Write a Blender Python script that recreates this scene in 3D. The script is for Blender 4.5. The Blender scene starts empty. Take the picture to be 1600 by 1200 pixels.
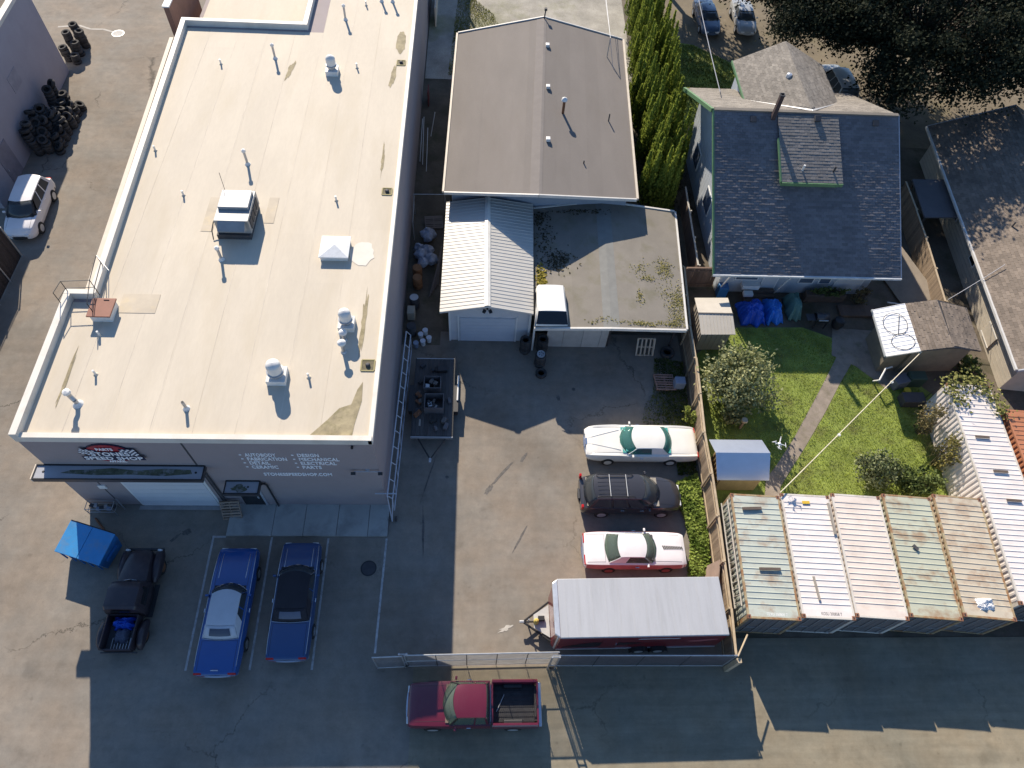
import bpy, math, random
import numpy as np
from mathutils import Vector, Matrix, noise as mnoise
random.seed(7); NP = np.random.default_rng(7)
R = math.radians
sc = bpy.context.scene; COL = sc.collection

# ------------------------------------------------------------------ camera
cam_d = bpy.data.cameras.new('camera'); cam = bpy.data.objects.new('camera', cam_d); COL.objects.link(cam)
cam_d.sensor_width = 36.0; cam_d.lens = 24.795; cam_d.clip_end = 2000.0; cam_d.clip_start = 0.1
cam.matrix_world = Matrix(((0.998645, -0.013551, -0.050247, 0.0),
                           (-0.015612, 0.843030, -0.537639, 0.0),
                           (0.049645, 0.537695, 0.841676, 34.3),
                           (0, 0, 0, 1)))
sc.camera = cam
# ------------------------------------------------------------------ sky and sun
SUNV = Vector((0.49, -1.65, -1.0)).normalized()
world = bpy.data.worlds.new('World'); sc.world = world; world.use_nodes = True
wn = world.node_tree; wn.nodes.clear()
sky = wn.nodes.new('ShaderNodeTexSky'); sky.sky_type = 'NISHITA'; sky.sun_disc = False
sky.sun_elevation = R(30.9); sky.sun_rotation = R(-16.8); sky.air_density = 1.0; sky.dust_density = 0.3; sky.ozone_density = 6.0
bg = wn.nodes.new('ShaderNodeBackground'); bg.inputs[1].default_value = 0.1
wo = wn.nodes.new('ShaderNodeOutputWorld')
wn.links.new(sky.outputs[0], bg.inputs[0]); wn.links.new(bg.outputs[0], wo.inputs[0])
sun_d = bpy.data.lights.new('sun', 'SUN'); sun_d.energy = 5.0; sun_d.angle = R(0.5); sun_d.color = (1.0, 0.885, 0.73)
sun = bpy.data.objects.new('sun', sun_d); COL.objects.link(sun)
sun.rotation_euler = SUNV.to_track_quat('-Z', 'Y').to_euler(); sun.location = (-20, 60, 60)
vs = sc.view_settings; vs.view_transform = 'Standard'; vs.look = 'None'; vs.gamma = 1.0; vs.exposure = 0.76
vs.use_curve_mapping = False
sc.cycles.max_bounces = 6; sc.cycles.transparent_max_bounces = 8

# ------------------------------------------------------------------ materials
MATS = {}
def M(name, col, rough=0.75, metal=0.0, var=0.14, scale=2.0, bump=0.0, bscale=40.0, rnd=0.0, coat=0.0,
      col2=None, dirt=None, dirt_scale=1.0, dirt_amt=0.4, stretch=None, attr=False, spec=0.5, fine=0.08, coords='Object', dlo=0.5, dhi=0.68):
    if name in MATS: return MATS[name]
    m = bpy.data.materials.new(name); MATS[name] = m; m.use_nodes = True
    nt = m.node_tree; N = nt.nodes; L = nt.links; b = N['Principled BSDF']
    if coords == 'World':
        tc = N.new('ShaderNodeNewGeometry').outputs['Position']
    else:
        tc = N.new('ShaderNodeTexCoord').outputs['Object']
    if stretch:
        mp = N.new('ShaderNodeMapping'); mp.inputs['Scale'].default_value = stretch; L.new(tc, mp.inputs[0]); tc = mp.outputs[0]
    def noise(s, d=5, r=0.6):
        n = N.new('ShaderNodeTexNoise'); n.inputs['Scale'].default_value = s; n.inputs['Detail'].default_value = d
        n.inputs['Roughness'].default_value = r; L.new(tc, n.inputs['Vector']); return n.outputs['Fac']
    def mix(a, bb, fac, mode='MIX'):
        x = N.new('ShaderNodeMix'); x.data_type = 'RGBA'; x.blend_type = mode
        for sock, val in ((x.inputs[6], a), (x.inputs[7], bb), (x.inputs[0], fac)):
            if hasattr(val, 'links'): L.new(val, sock)
            elif isinstance(val, (int, float)): sock.default_value = val
            else: sock.default_value = (*val, 1.0)
        return x.outputs[2]
    def ramp(v, lo, hi):
        r = N.new('ShaderNodeMapRange'); r.inputs[1].default_value = lo; r.inputs[2].default_value = hi; r.clamp = True
        L.new(v, r.inputs[0]); return r.outputs[0]
    c1 = tuple(max(0, c * (1 - var)) for c in col); c2 = col2 or tuple(min(1, c * (1 + var)) for c in col)
    out = mix(c1, c2, ramp(noise(scale), 0.3, 0.7))
    if fine > 0:
        f = ramp(noise(bscale * 1.3, 3), 0.25, 0.75)
        out = mix(out, mix(tuple([1 - fine] * 3), tuple([1 + fine] * 3), f), 1.0, 'MULTIPLY')
    if dirt:
        out = mix(out, dirt, N_mul(N, L, ramp(noise(dirt_scale, 8, 0.65), dlo, dhi), dirt_amt))
    if rnd > 0:
        oi = N.new('ShaderNodeObjectInfo').outputs['Random']
        out = mix(out, mix(tuple([1 - rnd] * 3), tuple([1 + rnd] * 3), oi), 1.0, 'MULTIPLY')
    if attr:
        at = N.new('ShaderNodeAttribute'); at.attribute_name = 'v'
        lo = attr if isinstance(attr, (int, float)) and not isinstance(attr, bool) else 0.5
        out = mix(out, mix(tuple([1 - lo] * 3), tuple([1 + lo] * 3), at.outputs['Fac']), 1.0, 'MULTIPLY')
    L.new(out, b.inputs['Base Color'])
    b.inputs['Roughness'].default_value = rough; b.inputs['Metallic'].default_value = metal
    b.inputs['Specular IOR Level'].default_value = spec
    if coat: b.inputs['Coat Weight'].default_value = coat; b.inputs['Coat Roughness'].default_value = 0.06
    if bump:
        bp = N.new('ShaderNodeBump'); bp.inputs['Strength'].default_value = bump; bp.inputs['Distance'].default_value = 0.02
        L.new(noise(bscale, 4), bp.inputs['Height']); L.new(bp.outputs[0], b.inputs['Normal'])
    return m
def N_mul(N, L, v, k):
    x = N.new('ShaderNodeMath'); x.operation = 'MULTIPLY'; x.inputs[1].default_value = k; L.new(v, x.inputs[0]); return x.outputs[0]
def GLASS(name, tint, alpha=0.5, rough=0.05):
    if name in MATS: return MATS[name]
    m = bpy.data.materials.new(name); MATS[name] = m; m.use_nodes = True
    nt = m.node_tree; N = nt.nodes; L = nt.links; b = N['Principled BSDF']
    b.inputs['Base Color'].default_value = (*[t * 0.35 for t in tint], 1); b.inputs['Roughness'].default_value = rough
    b.inputs['Specular IOR Level'].default_value = 0.6
    tr = N.new('ShaderNodeBsdfTransparent'); tr.inputs[0].default_value = (*tint, 1)
    mx = N.new('ShaderNodeMixShader'); mx.inputs[0].default_value = 1 - alpha
    L.new(tr.outputs[0], mx.inputs[1]); L.new(b.outputs[0], mx.inputs[2]); L.new(mx.outputs[0], N['Material Output'].inputs[0])
    return m
def LEAF(name, col, col2, trans=0.25, rough=0.6):
    if name in MATS: return MATS[name]
    m = bpy.data.materials.new(name); MATS[name] = m; m.use_nodes = True
    nt = m.node_tree; N = nt.nodes; L = nt.links; b = N['Principled BSDF']
    at = N.new('ShaderNodeAttribute'); at.attribute_name = 'v'
    x = N.new('ShaderNodeMix'); x.data_type = 'RGBA'; x.inputs[6].default_value = (*col, 1); x.inputs[7].default_value = (*col2, 1)
    L.new(at.outputs['Fac'], x.inputs[0]); L.new(x.outputs[2], b.inputs['Base Color'])
    b.inputs['Roughness'].default_value = rough; b.inputs['Specular IOR Level'].default_value = 0.12
    t = N.new('ShaderNodeBsdfTranslucent'); L.new(x.outputs[2], t.inputs[0])
    mx = N.new('ShaderNodeMixShader'); mx.inputs[0].default_value = trans
    L.new(b.outputs[0], mx.inputs[1]); L.new(t.outputs[0], mx.inputs[2]); L.new(mx.outputs[0], N['Material Output'].inputs[0])
    return m
def PAVE(name, col, crack=0.6, stain=0.35, streak=0.0, fine=0.16, big=0.16):
    m = bpy.data.materials.new(name); MATS[name] = m; m.use_nodes = True
    nt = m.node_tree; N = nt.nodes; L = nt.links; b = N['Principled BSDF']
    pos = N.new('ShaderNodeNewGeometry').outputs['Position']
    def noise(s, d=5, r=0.6, vec=pos):
        n = N.new('ShaderNodeTexNoise'); n.inputs['Scale'].default_value = s; n.inputs['Detail'].default_value = d
        n.inputs['Roughness'].default_value = r; L.new(vec, n.inputs['Vector']); return n
    def rng(v, a, c, lo, hi):
        r = N.new('ShaderNodeMapRange'); r.inputs[1].default_value = a; r.inputs[2].default_value = c
        r.inputs[3].default_value = lo; r.inputs[4].default_value = hi; L.new(v, r.inputs[0]); return r.outputs[0]
    def mul(a, c):
        x = N.new('ShaderNodeMath'); x.operation = 'MULTIPLY'; L.new(a, x.inputs[0])
        if hasattr(c, 'links'): L.new(c, x.inputs[1])
        else: x.inputs[1].default_value = c
        return x.outputs[0]
    v = rng(noise(0.22, 8).outputs['Fac'], 0.3, 0.7, 1 - big, 1 + big)
    v = mul(v, rng(noise(1.7, 6, 0.7).outputs['Fac'], 0.3, 0.7, 0.86, 1.12))
    v = mul(v, rng(noise(55, 3, 0.8).outputs['Fac'], 0.3, 0.7, 1 - fine, 1 + fine))
    st = rng(noise(0.55, 7, 0.55).outputs['Fac'], 0.60, 0.72, 1.0, 1 - stain); v = mul(v, st)
    sp = rng(noise(3.1, 2, 0.4).outputs['Fac'], 0.70, 0.76, 1.0, 1 - stain * 0.8); v = mul(v, sp)
    # wheel-worn lighter lanes and scattered grit
    gr = rng(noise(9, 2, 0.5).outputs['Fac'], 0.72, 0.80, 1.0, 1.22); v = mul(v, gr)
    wv = N.new('ShaderNodeTexWave'); wv.wave_type = 'BANDS'; wv.bands_direction = 'DIAGONAL'; wv.inputs['Scale'].default_value = 0.035; wv.inputs['Distortion'].default_value = 9; wv.inputs['Detail'].default_value = 3; wv.inputs['Detail Scale'].default_value = 0.6; L.new(pos, wv.inputs['Vector'])
    v = mul(v, rng(wv.outputs['Fac'], 0.0, 0.12, 0.87, 1.0))
    # cracks
    mp = N.new('ShaderNodeVectorMath'); mp.operation = 'MULTIPLY_ADD'
    dn = noise(0.9, 5, 0.7); L.new(dn.outputs['Color'], mp.inputs[0]); mp.inputs[1].default_value = (1.8, 1.8, 0); L.new(pos, mp.inputs[2])
    vo = N.new('ShaderNodeTexVoronoi'); vo.feature = 'DISTANCE_TO_EDGE'; vo.inputs['Scale'].default_value = 0.13; L.new(mp.outputs[0], vo.inputs['Vector'])
    ck = rng(vo.outputs['Distance'], 0.0, 0.006, 1.0, 0.0)
    msk = rng(noise(0.17, 2).outputs['Fac'], 0.48, 0.58, 0.0, crack); ckm = mul(ck, msk)
    inv = rng(ckm, 0, 1, 1, 0); v = mul(v, inv)
    if streak:
        mp2 = N.new('ShaderNodeMapping'); mp2.inputs['Scale'].default_value = (0.12, 2.2, 1); L.new(pos, mp2.inputs[0])
        v = mul(v, rng(noise(1.0, 4, 0.6, mp2.outputs[0]).outputs['Fac'], 0.3, 0.7, 1 - streak, 1 + streak))
    hue = N.new('ShaderNodeMix'); hue.data_type = 'RGBA'; hue.inputs[6].default_value = (*col, 1)
    hue.inputs[7].default_value = (col[0] * 1.05, col[1] * 0.97, col[2] * 0.9, 1)
    L.new(rng(noise(0.4, 3).outputs['Fac'], .35, .65, 0, 1), hue.inputs[0])
    x = N.new('ShaderNodeMix'); x.data_type = 'RGBA'; x.blend_type = 'MULTIPLY'; x.inputs[0].default_value = 1
    L.new(hue.outputs[2], x.inputs[6]); L.new(v, x.inputs[7]); L.new(x.outputs[2], b.inputs['Base Color'])
    b.inputs['Roughness'].default_value = 0.88; b.inputs['Specular IOR Level'].default_value = 0.25
    bp = N.new('ShaderNodeBump'); bp.inputs['Strength'].default_value = 0.35; bp.inputs['Distance'].default_value = 0.012
    L.new(noise(70, 3, 0.7).outputs['Fac'], bp.inputs['Height']); L.new(bp.outputs[0], b.inputs['Normal'])
    return m

# ------------------------------------------------------------------ mesh kit
WM = {}
def tag(o, label=None, cat=None, group=None, kind=None):
    if label: o['label'] = label
    if cat: o['category'] = cat
    if group: o['group'] = group
    if kind: o['kind'] = kind
    return o
def thing(name, label, cat, loc=(0, 0, 0), rz=0.0, group=None):
    o = bpy.data.objects.new(name, None); COL.objects.link(o); o.empty_display_size = 0.3
    o.location = loc; o.rotation_euler = (0, 0, rz)
    WM[o] = Matrix.Translation(loc) @ Matrix.Rotation(rz, 4, 'Z')
    return tag(o, label, cat, group)
BOXF = [(0, 3, 2, 1), (4, 5, 6, 7), (0, 1, 5, 4), (1, 2, 6, 5), (2, 3, 7, 6), (3, 0, 4, 7)]
class MB:
    def __init__(s): s.v = []; s.f = []; s.fv = None
    def add(s, vs_, fs, X=None):
        o = len(s.v)
        if X is not None: vs_ = [tuple(X @ Vector(p)) for p in vs_]
        s.v += [tuple(p) for p in vs_]; s.f += [tuple(i + o for i in f) for f in fs]; return s
    def box(s, x0, x1, y0, y1, z0, z1, X=None):
        return s.add([(x0, y0, z0), (x1, y0, z0), (x1, y1, z0), (x0, y1, z0), (x0, y0, z1), (x1, y0, z1), (x1, y1, z1), (x0, y1, z1)], BOXF, X)
    def cbox(s, c, d, rz=0.0, ry=0.0, rx=0.0):
        X = Matrix.Translation(c) @ Matrix.Rotation(rz, 4, 'Z') @ Matrix.Rotation(ry, 4, 'Y') @ Matrix.Rotation(rx, 4, 'X')
        return s.box(-d[0] / 2, d[0] / 2, -d[1] / 2, d[1] / 2, -d[2] / 2, d[2] / 2, X)
    def prism(s, poly, z0, z1, X=None):
        n = len(poly)
        a = sum(poly[i][0] * poly[(i + 1) % n][1] - poly[(i + 1) % n][0] * poly[i][1] for i in range(n))
        if a < 0: poly = poly[::-1]
        zz0 = z0 if isinstance(z0, (list, tuple)) else [z0] * n
        zz1 = z1 if isinstance(z1, (list, tuple)) else [z1] * n
        vv = [(p[0], p[1], zz0[i]) for i, p in enumerate(poly)] + [(p[0], p[1], zz1[i]) for i, p in enumerate(poly)]
        fs = [tuple(range(n - 1, -1, -1)), tuple(range(n, 2 * n))] + [(i, (i + 1) % n, n + (i + 1) % n, n + i) for i in range(n)]
        return s.add(vv, fs, X)
    def sheet(s, poly, z, X=None):
        n = len(poly); a = sum(poly[i][0] * poly[(i + 1) % n][1] - poly[(i + 1) % n][0] * poly[i][1] for i in range(n))
        if a < 0: poly = poly[::-1]
        return s.add([(p[0], p[1], z) for p in poly], [tuple(range(n))], X)
    def slab(s, pts, t):
        """pts: 4 (or n) 3-D points ccw from above; extruded down by t"""
        n = len(pts)
        vv = [tuple(p) for p in pts] + [(p[0], p[1], p[2] - t) for p in pts]
        fs = [tuple(range(n)), tuple(range(2 * n - 1, n - 1, -1))] + [(i, n + i, n + (i + 1) % n, (i + 1) % n) for i in range(n)]
        return s.add(vv, fs)
    def tube(s, p, q, r, n=6, r2=None, X=None):
        p = Vector(p); q = Vector(q); d = (q - p)
        if d.length < 1e-6: return s
        d.normalize(); a = d.orthogonal().normalized(); b = d.cross(a); r2 = r if r2 is None else r2
        vv = [];
        for i in range(n):
            t = 2 * math.pi * (i + 0.5) / n; o = a * math.cos(t) + b * math.sin(t)
            vv.append(p + o * r)
        for i in range(n):
            t = 2 * math.pi * (i + 0.5) / n; o = a * math.cos(t) + b * math.sin(t)
            vv.append(q + o * r2)
        fs = [(i, (i + 1) % n, n + (i + 1) % n, n + i) for i in range(n)] + [tuple(range(n - 1, -1, -1)), tuple(range(n, 2 * n))]
        return s.add(vv, fs, X)
    def path(s, pts, r, n=6, closed=False):
        for i in range(len(pts) - (0 if closed else 1)): s.tube(pts[i], pts[(i + 1) % len(pts)], r, n)
        return s
    def lathe(s, prof, c=(0, 0, 0), n=16, X=None):
        vv = []; k = len(prof)
        for (r, z) in prof:
            for i in range(n):
                t = 2 * math.pi * i / n; vv.append((c[0] + r * math.cos(t), c[1] + r * math.sin(t), c[2] + z))
        fs = [(j * n + i, j * n + (i + 1) % n, (j + 1) * n + (i + 1) % n, (j + 1) * n + i) for j in range(k - 1) for i in range(n)]
        if prof[0][0] > 1e-4: fs.append(tuple(range(n - 1, -1, -1)))
        if prof[-1][0] > 1e-4: fs.append(tuple((k - 1) * n + i for i in range(n)))
        return s.add(vv, fs, X)
    def loft(s, rings, closed=True, cap=True, X=None):
        n = len(rings[0]); vv = [p for r in rings for p in r]; fs = []
        for j in range(len(rings) - 1):
            for i in range(n if closed else n - 1):
                fs.append((j * n + i, j * n + (i + 1) % n, (j + 1) * n + (i + 1) % n, (j + 1) * n + i))
        if cap: fs += [tuple(range(n - 1, -1, -1)), tuple((len(rings) - 1) * n + i for i in range(n))]
        return s.add(vv, fs, X)
    def grid(s, fn, nu, nv):
        vv = [fn(i / nu, j / nv) for j in range(nv + 1) for i in range(nu + 1)]
        return s.add(vv, [(j * (nu + 1) + i, j * (nu + 1) + i + 1, (j + 1) * (nu + 1) + i + 1, (j + 1) * (nu + 1) + i) for j in range(nv) for i in range(nu)])
    def build(s, name, mat, parent=None, world=True, smooth=None, label=None, kind=None, bevel=0.0, solid=0.0):
        me = bpy.data.meshes.new(name)
        vv = s.v; loc = None
        if parent is None:
            a = np.array(vv); loc = ((a[:, 0].min() + a[:, 0].max()) / 2, (a[:, 1].min() + a[:, 1].max()) / 2, a[:, 2].min())
            vv = [(p[0] - loc[0], p[1] - loc[1], p[2] - loc[2]) for p in vv]
        elif world:
            I = WM[parent].inverted(); vv = [tuple(I @ Vector(p)) for p in vv]
        me.from_pydata(vv, [], s.f); me.update()
        if s.fv is not None:
            at = me.attributes.new('v', 'FLOAT', 'FACE'); at.data.foreach_set('value', np.asarray(s.fv, dtype=np.float32))
        if smooth is not None:
            me.polygons.foreach_set('use_smooth', [True] * len(me.polygons)); me.set_sharp_from_angle(angle=R(smooth))
        o = bpy.data.objects.new(name, me); COL.objects.link(o)
        me.materials.append(mat)
        if parent is not None: o.parent = parent; WM[o] = WM[parent]
        else: o.location = loc; WM[o] = Matrix.Translation(loc)
        if label: o['label'] = label
        if kind: o['kind'] = kind
        if bevel:
            md = o.modifiers.new('bevel', 'BEVEL'); md.width = bevel; md.segments = 2; md.limit_method = 'ANGLE'
        if solid:
            md = o.modifiers.new('solidify', 'SOLIDIFY'); md.thickness = solid
        return o
def B(*a): return MB().box(*a)
def CB(*a, **k): return MB().cbox(*a, **k)
def meshdata(mb, name, mat, smooth=None):
    me = bpy.data.meshes.new(name); me.from_pydata(mb.v, [], mb.f); me.update(); me.materials.append(mat)
    if smooth is not None:
        me.polygons.foreach_set('use_smooth', [True] * len(me.polygons)); me.set_sharp_from_angle(angle=R(smooth))
    return me
def inst(name, me, parent, mat4, world=True):
    o = bpy.data.objects.new(name, me); COL.objects.link(o)
    if parent is not None:
        ml = (WM[parent].inverted() @ mat4) if world else mat4; o.parent = parent; o.matrix_local = ml
        WM[o] = WM[parent] @ ml
    else: o.matrix_world = mat4; WM[o] = mat4
    return o
def TR(x, y, z, rz=0.0, s=None):
    m = Matrix.Translation((x, y, z)) @ Matrix.Rotation(rz, 4, 'Z')
    if s: m = m @ Matrix.Diagonal((*s, 1))
    return m
def copy_tree(o, parent=None):
    c = o.copy(); COL.objects.link(c); c.parent = parent
    for ch in o.children: copy_tree(ch, c)
    return c
def leafmesh(name, P, size, mat, parent=None, nrm=None, aspect=1.6, var=None, kind=None, jit=0.7, sv=0.35, axis=None, ajit=0.35):
    """P: N x 3 leaf centres (world). Each leaf is a folded pair of triangles."""
    P = np.asarray(P, dtype=np.float64); n = len(P)
    a = NP.normal(size=(n, 3)); a /= np.linalg.norm(a, axis=1)[:, None]
    if nrm is not None and axis is None:
        a = a * jit + np.asarray(nrm); a /= np.linalg.norm(a, axis=1)[:, None] + 1e-9
    if axis is not None:
        b = np.asarray(axis) + ajit * NP.normal(size=(n, 3)); b /= np.linalg.norm(b, axis=1)[:, None] + 1e-9
        if nrm is not None and np.ndim(nrm) == 2: a = np.asarray(nrm) + jit * a; a = a - (a * b).sum(1)[:, None] * b
        else: a = np.cross(b, a)
        a /= np.linalg.norm(a, axis=1)[:, None] + 1e-9
    else: b = np.cross(a, NP.normal(size=(n, 3)))
    b /= np.linalg.norm(b, axis=1)[:, None] + 1e-9
    c = np.cross(a, b)
    s_ = size * (1 + sv * NP.uniform(-1, 1, size=(n, 1)))
    V = np.stack([P - b * s_ * aspect / 2, P + c * s_ / 2 + a * s_ * 0.12, P + b * s_ * aspect / 2, P - c * s_ / 2 + a * s_ * 0.12], 1)
    loc = np.array([(P[:, 0].min() + P[:, 0].max()) / 2, (P[:, 1].min() + P[:, 1].max()) / 2, P[:, 2].min()])
    V = V.reshape(-1, 3)
    if parent is not None:
        I = np.array(WM[parent].inverted()); V = V @ I[:3, :3].T + I[:3, 3]
    else: V = V - loc
    me = bpy.data.meshes.new(name); me.vertices.add(4 * n); me.vertices.foreach_set('co', V.ravel())
    me.loops.add(4 * n); me.loops.foreach_set('vertex_index', np.arange(4 * n)); me.polygons.add(n)
    me.polygons.foreach_set('loop_start', np.arange(0, 4 * n, 4)); me.update(calc_edges=True)
    at = me.attributes.new('v', 'FLOAT', 'FACE')
    vv = NP.uniform(0, 1, n) if var is None else np.clip(np.asarray(var) + NP.uniform(-.25, .25, n), 0, 1)
    at.data.foreach_set('value', vv.astype(np.float32)); me.materials.append(mat)
    o = bpy.data.objects.new(name, me); COL.objects.link(o)
    if parent is not None: o.parent = parent; WM[o] = WM[parent]
    else: o.location = loc; WM[o] = Matrix.Translation(loc)
    if kind: o['kind'] = kind
    return o
def text_mesh(body, size, mat, name, parent, X, extrude=0.006, sx=1.0, bold=0.0, align='LEFT', label=None, width=None):
    cu = bpy.data.curves.new('t', 'FONT'); cu.body = body; cu.size = size; cu.extrude = extrude; cu.offset = bold
    cu.align_x = align; cu.resolution_u = 3; cu.space_character = 1.06
    t = bpy.data.objects.new('t', cu); COL.objects.link(t)
    me = bpy.data.meshes.new_from_object(t.evaluated_get(bpy.context.evaluated_depsgraph_get()))
    bpy.data.objects.remove(t); bpy.data.curves.remove(cu)
    me.materials.clear(); me.materials.append(mat); me.name = name
    o = bpy.data.objects.new(name, me); COL.objects.link(o); o.parent = parent
    if width: sx = width / max(v.co.x for v in me.vertices)
    ml = WM[parent].inverted() @ X @ Matrix.Diagonal((sx, 1, 1, 1)); o.matrix_local = ml; WM[o] = WM[parent] @ ml
    if label: o['label'] = label
    return o

# ------------------------------------------------------------------ ground
asphalt = PAVE('asphalt_lot', (0.225, 0.203, 0.172), crack=0.6, stain=0.2, streak=0.05)
asphalt2 = PAVE('asphalt_alley', (0.232, 0.21, 0.155), crack=0.4, stain=0.22, streak=0.13)
dirt = M('dirt', (0.115, 0.095, 0.07), 0.95, var=0.35, scale=0.5, bump=0.5, bscale=14, dirt=(0.06, 0.06, 0.03), dirt_scale=0.7, dirt_amt=.8, coords='World', fine=.2)
gravel = M('gravel', (0.33, 0.31, 0.27), 0.95, var=0.25, scale=0.6, bump=0.7, bscale=16, dirt=(0.15, 0.16, 0.055), dirt_scale=0.16, dirt_amt=0.85, coords='World', fine=.3)
tan_dirt = M('tan_dirt', (0.17, 0.14, 0.098), 0.95, var=0.22, scale=0.7, bump=0.5, bscale=12, dirt=(0.14, 0.12, 0.06), dirt_scale=0.4, dirt_amt=.7, coords='World', fine=.2)
soil_grass = M('lawn_soil', (0.20, 0.25, 0.05), 0.95, var=0.3, scale=0.9, bump=0.6, bscale=18, dirt=(0.075, 0.065, 0.03), dirt_scale=0.8, dirt_amt=.7, coords='World', fine=.35)
path_m = M('path_concrete', (0.25, 0.21, 0.17), 0.92, var=0.2, scale=1.4, bump=0.4, bscale=30, dirt=(0.12, 0.11, 0.06), dirt_scale=1.2, dirt_amt=.6, coords='World', fine=.15)
def ground(name, poly, z, mat, parent=None):
    o = MB().sheet(poly, z).build(name, mat, parent); o['kind'] = 'structure'; return o
ground('ground', [(-400, -400), (400, -400), (400, 400), (-400, 400)], -0.03, dirt)
lot = ground('asphalt_lot', [(-90, -60), (12.25, -60), (12.25, 25.6), (-2.2, 25.6), (-2.2, 24.6), (-4.5, 24.6), (-4.5, 90), (-90, 90)], -0.008, asphalt)
ground('alley_pavement', [(-2.76, -60), (120, -60), (120, 7.7), (12.3, 7.7), (12.3, 6.5), (-2.7, 6.5)], -0.004, asphalt2)
ground('gravel_yard', [(-4.4, 50.5), (12.3, 50.5), (13.2, 95), (-4.3, 95)], -0.012, gravel)
ground('dirt_driveway', [(15.5, 56), (23, 52.5), (31, 44), (60, 43), (90, 120), (13.4, 120)], -0.016, tan_dirt)
ground('garden_lawn', [(12.7, 14.2), (25.5, 14.2), (27.0, 21.6), (24.2, 24.6), (20.3, 26.4), (16.0, 26.3), (12.9, 24.0)], -0.004, soil_grass)
ground('back_lawn', [(15.2, 45.5), (25, 46), (23.5, 52), (18, 56.5), (15.3, 57)], -0.010, soil_grass)
pth = [(21.9, 24.2), (20.9, 22.75), (19.45, 20.7), (17.9, 18.55), (16.6, 16.95), (15.75, 16.0), (15.35, 14.6)]
ptr = [(22.75, 23.8), (21.6, 22.3), (20.15, 20.25), (18.5, 18.1), (17.2, 16.5), (16.45, 15.55), (16.2, 14.5)]
ground('garden_path', pth + ptr[::-1], 0.012, path_m)
ground('patio_slab', [(22.2, 26.4), (25.2, 26.2), (26.0, 23.0), (24.3, 21.9), (22.9, 23.5), (21.6, 24.3)], 0.008, path_m)
# ================================================================== the speed shop
wall_m = M('painted_wall', (0.31, 0.265, 0.265), 0.85, var=0.07, scale=0.5, bump=0.15, bscale=60, dirt=(0.2, 0.17, 0.16), dirt_scale=.5, dirt_amt=.35, fine=.04)
roof_m = M('roof_membrane', (0.55, 0.484, 0.385), 0.8, var=0.06, scale=0.6, bump=0.25, bscale=7, dirt=(0.50, 0.43, 0.32), dirt_scale=.5, dirt_amt=.6, rnd=0.018, stretch=(1, .25, 1), fine=.03)
cap_m = M('parapet_cap', (0.66, 0.62, 0.55), 0.6, var=0.05, scale=1.0, dirt=(0.45, 0.4, 0.33), dirt_scale=.8, dirt_amt=.4)
cream_m = M('cream_trim', (0.60, 0.52, 0.42), 0.7, var=.06)
white_m = M('white_paint', (0.72, 0.72, 0.70), 0.55, var=.06, scale=1.5)
white_metal = M('white_sheet_metal', (0.70, 0.69, 0.66), 0.45, metal=0.0, var=.06, scale=1.2, dirt=(.45, .42, .36), dirt_scale=2, dirt_amt=.35)
galv = M('galvanised', (0.42, 0.43, 0.44), 0.45, metal=0.55, var=.12, scale=4)
alum = M('aluminium', (0.55, 0.57, 0.60), 0.4, metal=0.5, var=.1, scale=3)
black_m = M('black_metal', (0.02, 0.02, 0.022), 0.5, var=.2)
dark_m = M('dark_grey', (0.05, 0.05, 0.055), 0.7, var=.2)
rubber = M('rubber', (0.042, 0.040, 0.039), 0.9, var=.45, rnd=.35, scale=4, bump=.2)
rust_m = M('rust', (0.20, 0.085, 0.04), 0.85, var=.35, scale=3)
glass_d = M('dark_glass', (0.012, 0.014, 0.018), 0.06, var=.05, spec=.6, fine=0)
moss_m = M('moss', (0.085, 0.085, 0.03), 0.95, var=.4, scale=5, bump=.6, bscale=30, fine=.3)
stain_m = M('roof_stain', (0.30, 0.25, 0.15), 0.85, var=.3, scale=2.2, dirt=(.17, .15, .07), dirt_scale=3, dirt_amt=.7, fine=.1)

FY = 14.38; ZR = 7.05; ZC = 7.32; XL = -19.42; XR = -4.48
shop = thing('speed_shop_building', 'large cream flat-roofed speed shop with mauve painted walls and front lettering', 'building', (-12, 14.4, 0))
out = [(XL, FY), (XR, FY), (XR, 75), (-11.9, 75), (-11.9, 44.9), (-19.42, 44.9), (-18.4, 21.95), (-19.55, 21.95)]
MB().prism(out, 0, ZR - .02).build('wall', wall_m, shop)
# rear low wing with its own roof
MB().prism([(-19.9, 44.95), (-11.95, 44.95), (-11.95, 75), (-19.9, 75)], 0, 5.2).build('rear_wing_wall', wall_m, shop)
B(-19.6, -12.2, 45.2, 75, 5.2, 5.26).build('rear_wing_roof', roof_m, shop)
B(-21.1, -20.75, 46.6, 52, 0, 7.2).build('side_screen_wall', M('brown_stucco', (.25, .14, .10), .85), shop)
B(-21.15, -20.70, 46.55, 52, 7.2, 7.3).build('screen_wall_cap', white_m, shop)
B(-17.8, -12.3, 46.6, 46.75, 5.26, 5.75).build('rear_wing_kerb', cap_m, shop)
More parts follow.
